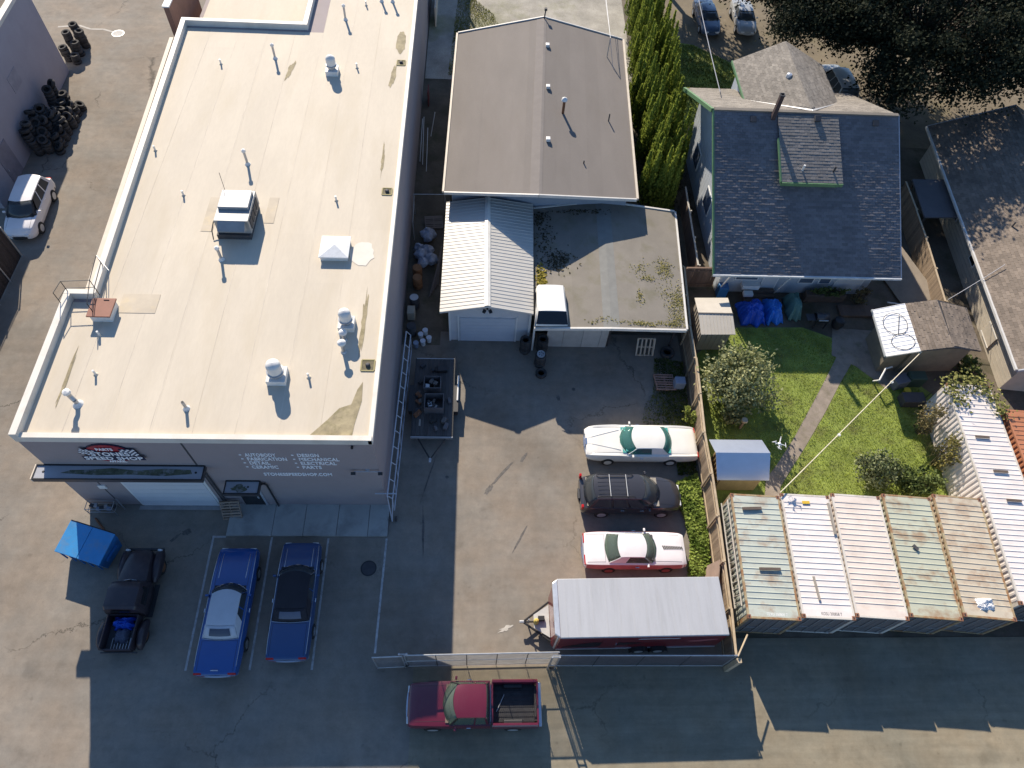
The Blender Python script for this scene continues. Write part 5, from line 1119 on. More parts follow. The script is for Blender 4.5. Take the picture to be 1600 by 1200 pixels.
def crumple(x0, x1, y0, y1, zf, mat, name, label, cat, n=16, amp=.12, seed=1, base=0.0, edge_drop=True):
    rn = np.random.default_rng(seed); ph = rn.uniform(0, 6, (6,)); fr_ = rn.uniform(1.5, 5, (6,))
    n = max(n, 36)
    def fn(u, v):
        p = Vector((u * 3.2 + seed * 7.1, v * 3.2, 0)); a = amp * (1.6 * mnoise.noise(p) + 1.1 * abs(mnoise.noise(p * 2.3)) + .6 * mnoise.noise(p * 5.5))
        r_ = max(abs(2 * u - 1), abs(2 * v - 1)); e = (1 - max(0, (r_ - .45) / .55) ** 1.6) if edge_drop else 1
        wob = .16 * mnoise.noise(Vector((v * 4, seed, 1))) * (2 * u - 1); wob2 = .16 * mnoise.noise(Vector((u * 4, seed, 5))) * (2 * v - 1)
        return (x0 + (x1 - x0) * (u + wob), y0 + (y1 - y0) * (v + wob2), base + max(.01 + .01 * abs(a), e * zf(u, v) + a * (.4 + .6 * e)))
    o_ = MB().grid(fn, n, n).build(name, mat, None, smooth=18, solid=.006); return tag(o_, label, cat)
crumple(-16.25, -15.35, 8.05, 8.6, lambda u, v: .35, tarp_b, 'blue_tarp', 'crumpled blue tarp behind the cab of the old black pickup', 'tarp', amp=.12, seed=4, base=.58)
crumple(-16.1, -15.45, 7.45, 8.1, lambda u, v: .22, M('grey_blanket', (.09, .10, .14), .9, var=.15), 'folded_blanket', 'grey folded sheet in the bed of the old black pickup', 'blanket', amp=.03, seed=6, base=.58)

# --- enclosed red cargo trailer (tongue to the left)
tr = thing('enclosed_cargo_trailer', 'long enclosed red cargo trailer with silver roof inside the gate', 'trailer', (7.5, 8.45, 0), R(0.8))
tred = car_paint('trailer_red', (.20, .012, .02), rough=.35); troof = M('trailer_roof', (.50, .50, .50), .38, metal=.25, var=.05, scale=.7, stretch=(3, .3, 1), dirt=(.38, .38, .37), dirt_scale=1, dirt_amt=.4)
TL, TWd, TH = 3.72, 1.27, 2.82
m = MB(); m.loft([[(x, -w, .45), (x, w, .45), (x, w, TH - .05), (x, -w, TH - .05)] for x, w in ((-TL - .2, TWd - .18), (-TL, TWd), (TL, TWd))][::-1]); m.build('body', tred, tr, **Wf)
B(-TL, TL, -TWd - .02, TWd + .02, TH - .049, TH).build('roof', troof, tr, bevel=.02, **Wf)
for k in range(12): B(-TL + .3 + k * .6, -TL + .33 + k * .6, -TWd, TWd, TH + .0005, TH + .008).build('roof_bow', troof, tr, **Wf)
MB().prism([(-TL - .24, -TWd + .16), (-TL - .002, -TWd - .01), (-TL - .002, TWd + .01), (-TL - .24, TWd - .16)], TH - .2, TH - .015).build('nose_cap', alum, tr, bevel=.03, **Wf)
for s_ in (-1, 1):
    B(-TL, TL, s_ * (TWd + .022) - .008, s_ * (TWd + .022) + .008, TH - .14, TH - .05).build('top_rail', alum, tr, **Wf)
    B(-TL, TL, s_ * (TWd + .012) - .01, s_ * (TWd + .012) + .01, .45, .62).build('bottom_rail', alum, tr, **Wf)
    MB().tube((-TL - .08, s_ * (TWd - .08), .5), (-TL - .08, s_ * (TWd - .08), TH - .1), .05, 8).build('corner_post', alum, tr, **Wf)
    for x in (.15, 1.05):
        wheel(tr, x, s_ * (TWd + .05), .34, .2, alum, s_)
        m = MB(); m.loft([[(x + .46 * math.cos(a), s_ * (TWd + y), .36 + .46 * math.sin(a)) for y in (0.0, .2)] + [(x + .44 * math.cos(a), s_ * (TWd + y), .36 + .44 * math.sin(a)) for y in (.2, 0.0)] for a in [math.pi * i / 10 for i in range(11)]]); m.build('mudguard', black_m, tr, **Wf)
wtxt = M('trailer_graphic_white', (.55, .52, .52), .5); blk_g = M('trailer_graphic_black', (.03, .02, .025), .4)
SIDE = lambda x, z, off: WM[tr] @ Matrix.Translation((x, -TWd - off, z)) @ Matrix.Rotation(R(90), 4, 'X')
# side graphics: dark brush swoosh, pale panel, script-like lines
def side_plate(poly, off, mat, nm):
    m = MB(); m.prism(poly, TWd + off, TWd + off + .006, Matrix(((1, 0, 0, 0), (0, 0, -1, 0), (0, 1, 0, 0), (0, 0, 0, 1)))); return m.build(nm, mat, tr, **Wf)
side_plate([(-3.5, .9), (-2.6, 1.5), (-1.2, 1.7), (.2, 1.55), (-.3, 1.25), (-1.4, 1.1), (-2.4, .85)], .003, blk_g, 'side_graphic')
side_plate([(-3.3, 1.2), (-2.2, 1.75), (-1.0, 1.8), (-1.6, 1.62), (-2.4, 1.45)], .004, blk_g, 'side_graphic')
side_plate([(-.1, 2.3), (1.7, 2.3), (1.6, 2.18), (-.2, 2.18)], .004, wtxt, 'side_graphic')
side_plate([(2.1, 1.75), (3.3, 2.05), (3.5, 1.95), (2.9, 1.65), (2.3, 1.6)], .004, MATS['pink_primer'], 'side_graphic')
dr = B(.45 - 2.2, .45 - 1.45, -TWd - .015, -TWd - .001, .62, 2.4).build('side_door', tred, tr, **Wf)
B(.45 - 1.55, .45 - 1.5, -TWd - .05, -TWd - .016, 1.2, 1.5).build('door_latch', chrome, dr, **Wf)
B(TL, TL + .03, -TWd + .05, TWd - .05, .5, TH - .12).build('rear_ramp', M('trailer_rear', (.42, .40, .38), .6), tr, **Wf)
m = MB(); m.tube((-TL - .2, .9, .45), (-TL - 1.45, 0, .45), .05, 6); m.tube((-TL - .2, -.9, .45), (-TL - 1.45, 0, .45), .05, 6); m.tube((-TL - .2, 0, .45), (-TL - 1.4, 0, .45), .04, 6); m.build('tongue', black_m, tr, **Wf)
B(-TL - 1.62, -TL - 1.4, -.06, .06, .42, .54).build('coupler', galv, tr, bevel=.02, **Wf)
MB().tube((-TL - 1.2, .0, .05), (-TL - 1.2, .0, .9), .035, 8).build('jack', galv, tr, **Wf)
m = MB(); m.prism([(-TL - .22, .75), (-TL - .95, .3), (-TL - .95, -.3), (-TL - .22, -.75)], .5, .53); m.build('tongue_plate', M('checker_plate', (.5, .5, .48), .5, metal=.3), tr, **Wf)
CB((-TL - .6, .1, .62), (.3, .22, .2)).build('battery_box', black_m, tr, bevel=.02, **Wf)
MB().lathe([(.12, 0), (.12, .3), (.05, .38), (0, .38)], (-TL - .85, -.05, .53), 12).build('gas_bottle', M('yellow_paint', (.55, .42, .1), .5), tr, smooth=40, **Wf)
# ================================================================== shipping containers
def cont_mat(name, col, rust, scale=1.0, c2=None, lo=.5, hi=.68):
    return M(name, col, .6, var=.08, scale=.9, col2=c2, dirt=(.26, .12, .045), dirt_scale=scale, dirt_amt=rust, dlo=lo, dhi=hi, stretch=(.9, 1.1, 1), fine=.04)
cast_m = M('corner_casting', (.22, .10, .055), .8, var=.3, scale=6)
def corr(p0, u, lu, v, lv, n, depth, duty=(.0, .34, .5, .84), m=None, lip=.0):
    """corrugated sheet: runs along u (lu) with ribs along v (lv), depth along n"""
    m = m or MB(); p0, u, v, n = Vector(p0), Vector(u), Vector(v), Vector(n); pit = .278; k = max(1, round(lu / pit)); w = lu / k; prof = []
    for i in range(k):
        for (t, d) in ((duty[0], 0), (duty[1], 0), (duty[2], depth), (duty[3], depth)): prof.append((i * w + t * w, d))
    prof.append((lu, 0)); vv = [tuple(p0 + u * a + n * d) for a, d in prof] + [tuple(p0 + u * a + n * d + v * lv) for a, d in prof]; q = len(prof)
    m.add(vv, [(i, i + 1, q + i + 1, q + i) for i in range(q - 1)]); return m
def container(label, x, y, rz, L_, mats, frame, text=None, tmat=None, group='shipping containers behind the alley'):
    H_, W_ = 2.59, 2.44; t = thing('shipping_container', label, 'container', (x, y, 0), rz, group); Wf = dict(world=False)
    corr((.1, .42, H_ - .03), (0, 1, 0), L_ - .84, (1, 0, 0), W_ - .2, (0, 0, 1), .024, duty=(0, .80, .86, .94)).build('roof', mats, t, solid=.004, **Wf)
    for (a, b, s_) in ((.1, .42, 0), (L_ - .42, L_ - .1, 1)): B(.1, W_ - .1, a, b, H_ - .05, H_ - .012).build('roof_end_plate', mats, t, **Wf)
    corr((.04, .1, .16), (0, 1, 0), L_ - .2, (0, 0, 1), H_ - .26, (-1, 0, 0), .036).build('side_wall', mats, t, solid=.004, **Wf)
    corr((W_ - .04, .1, .16), (0, 1, 0), L_ - .2, (0, 0, 1), H_ - .26, (1, 0, 0), .036).build('side_wall', mats, t, solid=.004, **Wf)
    corr((.1, L_ - .04, .16), (1, 0, 0), W_ - .2, (0, 0, 1), H_ - .26, (0, 1, 0), .03).build('end_wall', mats, t, solid=.004, **Wf)
    for s_ in (0, 1):
        x0 = .1 if s_ == 0 else W_ / 2 + .01
        d = B(x0, x0 + W_ / 2 - .11, .03, .07, .18, H_ - .14).build('door', M('container_door_grey', (.13, .125, .13), .65, var=.15, scale=2, dirt=(.2, .12, .07), dirt_scale=2, dirt_amt=.3), t, **Wf)
        for xx in (x0 + .3, x0 + .8):
            MB().tube((xx, .0, .2), (xx, .0, H_ - .16), .02, 6).build('lock_rod', galv, d, **Wf)
        B(x0 + .25, x0 + .85, .005, .028, 1.0, 1.06).build('lock_handle', galv, d, **Wf)
    for s_ in (0, 1):
        x0 = 0.01 + s_ * (W_ - .11)
        B(x0, x0 + .09, .17, L_ - .17, H_ - .10, H_ - .006).build('top_rail', frame, t, **Wf)
        B(x0, x0 + .09, .17, L_ - .17, .02, .16).build('bottom_rail', frame, t, **Wf)
        y0 = .01 if s_ == 0 else L_ - .1
        B(.17, W_ - .17, y0, y0 + .09, H_ - .11, H_ - .004).build('end_header', frame, t, **Wf)
        B(.17, W_ - .17, y0, y0 + .09, .02, .16).build('end_sill', frame, t, **Wf)
        for q in (0, 1):
            xx = q * (W_ - .16); yy = s_ * (L_ - .18)
            B(xx + .005, xx + .155, yy + .005, yy + .175, .12, H_ - .12).build('corner_post', frame, t, **Wf)
            for z in (0, H_ - .118):
                co = B(xx, xx + .162, yy, yy + .178, z, z + .118).build('corner_casting', cast_m, t, **Wf)
                if z > 1: MB().sheet([(xx + .05, yy + .03), (xx + .11, yy + .03), (xx + .11, yy + .14), (xx + .05, yy + .14)], H_ + .002).build('casting_hole', black_m, co, **Wf)
    if text:
        for (yy, zrot) in ((.16, 0),):
            text_mesh(text, .2, tmat, 'container_number', t, WM[t] @ Matrix.Translation((.9, yy, H_ - .010)), extrude=.002, width=.95)
    return t
cw_ = cont_mat('container_white', (.70, .645, .61), .10); cw2 = cont_mat('container_offwhite', (.66, .58, .51), .18, 1.4)
cg_ = cont_mat('container_sage', (.43, .46, .40), .6, 1.1); cg2 = cont_mat('container_rusty_sage', (.44, .45, .35), .65, 1.0, lo=.5, hi=.66); cg3 = cont_mat('container_rusty_cream', (.50, .44, .34), .6, 1.2, lo=.48, hi=.68)
co_ = cont_mat('container_orange', (.42, .17, .085), .4, 1.0)
fr_w = cont_mat('frame_white', (.58, .54, .48), .3, 2.5); fr_r = cont_mat('frame_rusty', (.36, .30, .18), .9, 2.0, lo=.42, hi=.6)
container('sage green container with rust patches, leftmost of the row beside the wooden fence', 12.28, 7.98, R(-3.0), 6.06, cg_, fr_r, 'TEXU 200800 T', white_m)
container('clean white container with yellow sticker, second from the wooden fence', 14.80, 8.0, R(-3.0), 6.06, cw_, fr_w, 'KOSU 300858 T', dark_m)
container('off-white container in the middle of the row', 17.28, 8.02, R(-4.0), 6.06, cw2, fr_w)
container('sage container with heavy rust spots, next to the off-white one', 19.80, 8.02, R(-4.8), 6.06, cg2, fr_r)
container('rust-streaked cream container at the right end of the row', 22.32, 8.03, R(-5.6), 6.06, cg3, fr_r)
container('long white container set at an angle behind the right end of the row', 25.2, 8.55, R(-3.9), 12.19, cw_, fr_w, group=None)
container('rust-orange container beside the long white one at the right edge', 27.9, 7.1, R(-3.9), 12.0, co_, co_, group=None)
# things lying on the containers
def tagged(mb, name, label, cat, mat, **k): return tag(mb.build(name, mat, None, **k), label, cat)
tagged(CB((16.3, 13.55, 2.61), (.36, .14, .03)), 'yellow_sticker', 'small yellow plate on the clean white container roof', 'plate', M('yellow_plate', (.62, .40, .03), .5))
tagged(CB((17.35, 12.7, 2.66), (.12, 1.6, .04), rz=-.04), 'grey_plank', 'narrow grey plank lying in the gap between the two white containers', 'plank', M('grey_wood', (.27, .24, .20), .85, var=.25, scale=4, stretch=(6, .5, 1)))
tagged(CB((15.75, 9.3, 2.645), (.1, 1.1, .04), rz=.02), 'grey_plank', 'short grey plank on the clean white container near the alley end', 'plank', MATS['grey_wood'])
tagged(CB((13.75, 10.2, 2.66), (1.0, .12, .06), rz=-.02), 'timber_block', 'dark timber across the sage green container roof', 'timber', M('dark_timber', (.10, .075, .06), .85, var=.3))
tagged(CB((13.5, 13.2, 2.66), (.95, .14, .06), rz=.03), 'timber_block', 'dark timber at the far end of the sage green container roof', 'timber', MATS['dark_timber'])
for k, (x, y) in enumerate(((26.75, 17.3), (26.95, 15.3), (27.0, 13.7))):
    tagged(CB((x, y, 2.65), (.75, .12, .05), rz=-.07), 'dark_bar', ['farthest', 'middle', 'nearest'][k] + ' of three dark bars across the long white container roof', 'bar', MATS['dark_timber'])  # three thin dark bars laid across the roof
crumple(23.15, 23.95, 8.3, 8.85, lambda u, v: .12, M('white_sack', (.7, .7, .7), .6), 'white_sack', 'crumpled white plastic sack on the rust-streaked container roof', 'sack', amp=.06, seed=9, base=2.56)
CBm = CB((21.1, 11.25, 2.64), (.16, .3, .04), rz=.6); tagged(CBm, 'dark_bracket', 'small dark bracket on the heavily rusted sage container roof', 'bracket', dark_m)
# ladder hung along the left side of the row
ld = thing('aluminium_ladder', 'long ladder hung along the side of the sage green container', 'ladder', (12.1, 11, 1.9))
for dx in (0, .02): pass
for (dz, xx) in ((2.3, 12.22), (1.85, 12.05)):
    MB().tube((xx, 8.6, dz), (xx + .29, 13.8, dz), .035, 6).build('rail', M('weathered_rail', (.42, .38, .32), .7), ld)
for k in range(16):
    t_ = k / 15; y = 8.8 + t_ * 4.8; MB().tube((12.22 + .29 * t_, y, 2.3), (12.05 + .29 * t_, y, 1.85), .018, 5).build('rung', MATS['weathered_rail'], ld)

# ================================================================== fences and gates
wood_f = M('fence_wood', (.27, .20, .135), .85, var=.2, scale=2.5, stretch=(6, 6, .6), rnd=.22, dirt=(.15, .12, .09), dirt_scale=2, dirt_amt=.4)
rail_f = M('fence_rail', (.42, .33, .22), .8, var=.18, scale=3, stretch=(1, 1, 1), rnd=.1)
wood_dk = M('fence_wood_dark', (.15, .10, .075), .88, var=.2, scale=2.5, stretch=(6, 6, .6), rnd=.2)
def board_fence(name, label, pts, h, mat, rmat, posts=True, bw=.14, group=None):
    p0 = pts[0]; t = thing(name, label, 'fence', (p0[0], p0[1], 0), 0, group)
    me = meshdata(B(-bw / 2 + .004, bw / 2 - .004, -.01, .01, .03, h), 'board', mat)
    for i in range(len(pts) - 1):
        a = Vector((*pts[i], 0)); b = Vector((*pts[i + 1], 0)); d = b - a; L_ = d.length; d.normalize(); ang = math.atan2(d.y, d.x); n = int(L_ / bw); step = random.uniform(-.06, .06)
        for k in range(n):
            q = a + d * ((k + .5) * L_ / n)
            inst('board', me, t, Matrix.Translation((q.x, q.y, 0)) @ Matrix.Rotation(ang, 4, 'Z') @ Matrix.Rotation(random.uniform(-.01, .01), 4, 'Y') @ Matrix.Diagonal((L_ / n / bw, 1, 1 + step / h + random.uniform(-.008, .008), 1)))
        s_ = Vector((-d.y, d.x, 0))
        hz = h + step
        for z in (.35, hz - .25):
            m = CB(tuple((a + b) / 2 - s_ * .035 + Vector((0, 0, z))), (L_, .04, .09), rz=ang); m.build('rail', rmat, t)
        CB(tuple((a + b) / 2 + Vector((0, 0, hz + .02))), (L_ - .02, .11, .035), rz=ang).build('cap_rail', rmat, t)
        if posts: CB(tuple(a - s_ * .09 + Vector((0, 0, h / 2 + .04))), (.09, .09, h + .08), rz=ang).build('post', rmat, t)
    return t
board_fence('wooden_fence', 'long brown board fence between the paved yard and the garden', [(12.78, 29.5), (12.62, 27.2), (12.45, 24.9), (12.42, 22.6), (12.28, 20.2), (12.12, 17.8), (12.12, 15.4), (12.05, 13.1), (11.95, 10.8), (11.85, 8.6), (11.68, 6.55)], 1.9, wood_f, rail_f)
board_fence('wooden_fence', 'short dark board fence joining the carport to the house', [(12.95, 29.5), (15.05, 29.55)], 1.8, wood_dk, wood_dk)
board_fence('wooden_fence', 'narrow grey fence running beside the hedge to the house side', [(13.75, 29.8), (13.85, 32.2), (13.95, 34.6), (14.05, 37.0)], 1.7, wood_dk, M('pale_rail', (.42, .40, .36), .8))
board_fence('wooden_fence', 'weathered fence between the house and the beige building', [(28.75, 27.2), (29.05, 29.9), (29.35, 32.6), (29.55, 35.2), (29.7, 37.9)], 1.8, wood_f, rail_f)
lp_ = CB((11.6, 10.6, .75), (1.0, .05, 1.5), rz=R(75), rx=.25); o_ = tagged(lp_, 'plywood_sheet', 'square plywood sheet with a pale paper leaning on the board fence', 'plywood', M('plywood', (.26, .19, .15), .85, var=.15))
# chain-link
wire_m = M('fence_wire', (.24, .24, .24), .5, metal=.4)
def chain_panel(parent, a, b, z0, z1, pitch=.085, r=.0075):
    a = Vector((*a, 0)); b = Vector((*b, 0)); d = b - a; L_ = d.length; d.normalize(); h = z1 - z0; m = MB(); n = int((L_ + h) / pitch)
    for s_ in (1, -1):
        for k in range(n):
            t0 = k * pitch - (h if s_ > 0 else 0)
            x0, x1 = t0, t0 + h * s_; zz0, zz1 = z0, z1
            if s_ < 0: x0, x1 = t0, t0 - h
            def clip(xa, za, xb, zb):
                if xa == xb: return None
                out_ = []
                for (x, z) in ((xa, za), (xb, zb)):
                    xc = min(max(x, 0), L_); zc = za + (zb - za) * (xc - xa) / (xb - xa); out_.append((xc, zc))
                return out_ if abs(out_[0][0] - out_[1][0]) > .02 else None
            c = clip(x0, zz0, x1, zz1)
            if c: m.tube(a + d * c[0][0] + Vector((0, 0, c[0][1])), a + d * c[1][0] + Vector((0, 0, c[1][1])), r, 3)
    return m.build('chain_link_mesh', wire_m, parent, kind='stuff')
def chain_gate(name, label, a, b, h, nposts, frame=True, dbl=False):
    t = thing(name, label, 'gate', (a[0], a[1], 0)); chain_panel(t, a, b, .12, h - .03)
    for z in (h, .1) + ((h * .5,) if dbl else ()): MB().tube((*a, z), (*b, z), .03 if z == h else .022, 8).build('rail', galv, t)
    for k in range(nposts):
        u = k / (nposts - 1); x = a[0] + (b[0] - a[0]) * u; y = a[1] + (b[1] - a[1]) * u; MB().tube((x, y, 0.02), (x, y, h + .02), .032 if k in (0, nposts - 1) else .02, 8).build('post', galv if k in (0, nposts - 1) else dark_m, t)
    return t
chain_gate('chain_link_gate', 'long sliding chain-link gate behind the red pickup', (-2.95, 6.52), (3.75, 6.62), 2.35, 6, dbl=True)
chain_gate('chain_link_gate', 'narrow chain-link gate at the left end of the sliding gate', (-4.3, 6.45), (-3.05, 6.5), 2.3, 2)
chain_gate('chain_link_fence', 'chain-link fence panel in front of the red trailer', (3.5, 6.5), (11.6, 6.45), 2.3, 5)
for (x, y, lab) in ((-3.0, 6.56, 'left'), (3.6, 6.4, 'right')):
    t = thing('gate_post_frame', 'galvanised roller post frame at the %s end of the sliding gate' % lab, 'gate post', (x, y, 0))
    for dx in (-.16, .16): MB().tube((x + dx, y, 0), (x + dx, y, 2.45), .045, 8).build('post', galv, t)
    for z in (.7, 2.4): MB().tube((x - .16, y, z), (x + .16, y, z), .03, 6).build('cross_bar', galv, t)
    MB().lathe([(.1, -.03), (.1, .03)], (0, 0, 0), 14, Matrix.Translation((x, y - .06, .3)) @ Matrix.Rotation(R(90), 4, 'X')).build('roller', black_m, t)
ps = thing('timber_gate_post', 'stout timber post at the corner of board fence and chain-link', 'post', (11.75, 6.3, 0)); B(11.67, 11.87, 6.2, 6.4, 0, 2.0).build('shaft', rail_f, ps); MB().tube((11.7, 6.45, 2.1), (12.35, 7.4, 2.0), .04, 6).build('brace', rail_f, ps)
# folded gate truss along the shop wall
gt = thing('gate_truss', 'white ladder-like gate truss standing along the shop side wall', 'gate', (-4.1, 19, 0))
gw = M('gate_white', (.46, .49, .55), .5, metal=.2)
for (x0, x1, z) in ((-4.28, -4.0, 2.1), (-4.05, -3.78, 1.75), (-4.1, -3.84, .25)): MB().tube((x0, 14.0, z), (x1, 24.0, z), .035, 6).build('chord', gw, gt)
for k in range(12):
    u = k / 11; y = 14.0 + 10 * u; xa, xb, xc = -4.28 + .28 * u, -4.05 + .27 * u, -4.1 + .26 * u
    MB().tube((xa, y, 2.1), (xb, y, 1.75), .025, 5).build('strut', gw, gt); MB().tube((xb, y, 1.75), (xc, y, .25), .025, 5).build('strut', gw, gt)
m = MB(); m.path([(-4.28, 14.0, 2.1), (-4.15, 13.4, .3), (-4.05, 14.0, 1.75)], .03, 6); m.build('end_brace', gw, gt)
MB().tube((-4.9, 14.2, 1.9), (-3.85, 14.2, 1.9), .03, 6).build('cross_arm', gw, gt)
for x in (-4.3, -4.0): MB().lathe([(.14, -.05), (.14, .05)], (0, 0, 0), 14, Matrix.Translation((x, 13.6, .14)) @ Matrix.Rotation(R(90), 4, 'Y')).build('wheel', rubber, gt)

# ================================================================== yard things
def pallet(label, X, mat, group='wooden pallets', n=7):
    t = thing('wooden_pallet', label, 'pallet', X.translation); WM[t] = X; t.matrix_world = X; t['group'] = group
    for k in range(n): B(-.6, .6, -.5 + k * (1.0 / (n - 1)) - .045, -.5 + k * (1.0 / (n - 1)) + .045, .10, .12).build('deck_board', mat, t, world=False)
    for x in (-.57, 0, .57): B(x - .03, x + .03, -.54, .54, .02, .099).build('stringer', mat, t, world=False)
    for y in (-.48, 0, .48): B(-.6, .6, y - .045, y + .045, 0, .019).build('bottom_board', mat, t, world=False)
    return t
pal_m = M('pallet_wood', (.30, .22, .16), .85, var=.2, scale=3, rnd=.2); pal_p = M('pallet_pink', (.33, .20, .15), .85, var=.2, scale=3, rnd=.2)
pallet('wooden pallet leaning against the wall between garage door and entrance', Matrix.Translation((-12.2, 13.95, .42)) @ Matrix.Rotation(R(58), 4, 'X') @ Matrix.Rotation(R(4), 4, 'Z') @ Matrix.Diagonal((.8, 1, 1, 1)), pal_m)
pallet('reddish wooden pallet lying by weeds in front of the white coupe', TR(10.95, 22.05, .12, R(4)) @ Matrix.Rotation(R(8), 4, 'Y'), pal_p)
pallet('pale pallet standing upright under the carport edge', Matrix.Translation((10.0, 24.35, .55)) @ Matrix.Rotation(R(66), 4, 'X') @ Matrix.Rotation(R(90), 4, 'Z'), M('pallet_pale', (.42, .36, .28), .85, var=.15, rnd=.1), n=5)
pallet('grey pallet lying in the gap behind the pipe frame', TR(-3.0, 34.6, .05, R(5)), M('pallet_grey', (.22, .19, .17), .85, var=.15, rnd=.1))
# tyres
ty_me = None
def tyre_mb(r=.33, w=.22, n=18): return MB().lathe([(r * .56, -w * .42), (r * .7, -w / 2), (r * .93, -w / 2), (r, -w * .36), (r, w * .36), (r * .93, w / 2), (r * .7, w / 2), (r * .56, w * .42), (r * .62, 0), (r * .56, -w * .42)], (0, 0, 0), n)
ty_me = meshdata(tyre_mb(), 'tyre', rubber, 40); ty_big = meshdata(tyre_mb(.42, .28), 'large_tyre', rubber, 40)
tread_me = meshdata(MB().lathe([(.333, -.03), (.333, .03)], (0, 0, 0), 18), 'tread_band', M('worn_tread', (.035, .033, .032), .9, var=.3), 40)
def tyre(label, X, group, big=False):
    o = bpy.data.objects.new('tyre', ty_big if big else ty_me); COL.objects.link(o); o.matrix_world = X; WM[o] = X; tag(o, label, 'tyre', group); return o
rnT = random.Random(3); cnt = 0
# upper small pile: three leaning columns
TP = 'tyres piled against the grey building'
for (x, y, k) in [(-31.7, 53.6, 7), (-31.2, 53.0, 6), (-31.9, 52.5, 7), (-31.3, 51.9, 5), (-31.9, 51.2, 5), (-31.2, 50.9, 3)]:
    for j in range(k):
        tyre('worn black tyre in the smaller stack at the corner of the grey building', TR(x + rnT.uniform(-.05, .05), y + rnT.uniform(-.05, .05), .12 + j * .225, 0) @ Matrix.Rotation(rnT.uniform(-.12, .12), 4, 'X') @ Matrix.Rotation(rnT.uniform(-.12, .12), 4, 'Y'), TP + ' corner')
# large heap: rows of tyres laced against the wall
for row in range(8):
    for c in range(3):
        x = -30.45 + c * .62 + rnT.uniform(-.08, .08); y = 40.4 + row * .66 + c * .12 + rnT.uniform(-.1, .1); k = [8, 6, 4][c] + rnT.choice([-1, 0, 1]); lx, ly = rnT.uniform(-.10, .06), rnT.uniform(-.12, .05)
        if (row, c) in ((0, 2), (7, 2)): k = 2
        for j in range(k):
            sh_ = j / 8; tilt = rnT.uniform(-.1, .1) + (rnT.choice([0, .5, -.4, .7]) if j == k - 1 else 0)
            tyre('tilted tyre on top of the large heap against the grey building' if j == k - 1 else 'black tyre within the large heap against the grey building', TR(x + lx * j * .5 + rnT.uniform(-.05, .05), y + ly * j * .5 + rnT.uniform(-.05, .05), .12 + j * .232 + (.1 if j == k - 1 else 0)) @ Matrix.Rotation(tilt, 4, 'X') @ Matrix.Rotation(rnT.uniform(-.12, .12) + (rnT.choice([-.5, 0, .3]) if j == k - 1 else 0), 4, 'Y'), TP)
for k, (x, y, lev, lab) in enumerate([(2.85, 24.3, 5, 'beside the garage door'), (3.85, 24.35, 5, 'under the carport corner'), (3.7, 23.35, 4, 'topped with a wheel rim')]):
    for j in range(lev): tyre(['bottom', 'second', 'third', 'fourth', 'topmost'][4 if j == lev - 1 else j] + ' tyre of the short stack ' + lab, TR(x + rnT.uniform(-.03, .03), y + rnT.uniform(-.03, .03), .14 + j * .225), 'tyre stack ' + lab)
wr_ = thing('loose_wheel_rim', 'silver wheel rim lying on top of the nearest tyre stack', 'wheel rim', (3.7, 23.35, 1.0))
MB().lathe([(0, .0), (.05, .02), (.2, -.02), (.22, .03), (.235, .03), (.235, -.05)], (3.7, 23.35, 1.02), 20).build('rim_disc', alum, wr_, smooth=40)
for k in range(5): CB((3.7 + .12 * math.cos(k * 1.257), 23.35 + .12 * math.sin(k * 1.257), 1.045), (.05, .05, .01), rz=k * 1.257).build('rim_hole', black_m, wr_)
tyre('single tyre lying flat in front of the short stacks', TR(3.75, 22.6, .12), None); tyre('single large tyre with pale rim line by the board fence corner', TR(11.4, 24.2, .16), None, True)
# barrels, buckets, bags between shop and garage
def barrel(label, x, y, mat, r=.29, h=.88, top=None):
    t = thing('steel_drum', label, 'drum', (x, y, 0))
    MB().lathe([(r * .97, 0), (r, .02), (r, h * .33), (r * 1.03, h * .345), (r, h * .36), (r, h * .64), (r * 1.03, h * .655), (r, h * .67), (r, h - .02), (r * .97, h)], (x, y, 0), 20).build('shell', mat, t, smooth=40)
    MB().lathe([(0, h - .015), (r * .9, h - .015), (r * .9, h + .004)], (x, y, 0), 20).build('lid', top or mat, t); return t
blu_d = M('blue_grey_plastic', (.24, .29, .38), .5, var=.12); 
barrel('rusty steel drum beside the shop wall', -3.75, 29.1, M('drum_rust', (.26, .12, .05), .8, var=.3, scale=4))
barrel('second rusty drum behind the first by the shop wall', -3.8, 29.9, MATS['drum_rust'])
barrel('white-lidded drum beside the shop wall near the rusty drums', -3.85, 27.5, dark_m, top=M('drum_white', (.5, .5, .5), .6))
barrel('dark drum behind the truss end near the buckets', -3.9, 25.4, dark_m, .28, .8)
for k, (x, y, lab) in enumerate([(-3.35, 25.1, 'white bucket farthest left of the bucket cluster'), (-3.2, 24.6, 'white bucket in front left of the cluster'), (-2.85, 24.85, 'white bucket at the right of the cluster'), (-3.1, 25.4, 'white bucket at the back of the cluster'), (-3.6, 24.45, 'grey bucket nearest the flatbed trailer')]):
    t = thing('plastic_bucket', lab, 'bucket', (x, y, 0), 0, 'buckets by the shop wall')
    MB().lathe([(.13, 0), (.15, .36), (.16, .37), (.155, .39)], (x, y, 0), 16).build('tub', white_m if k < 4 else blu_d, t, smooth=40)
    MB().lathe([(0, .385), (.165, .385), (.165, .41), (0, .412)], (x, y, 0), 16).build('lid', M('bucket_lid', (.55, .58, .64), .5) if k < 4 else blu_d, t)
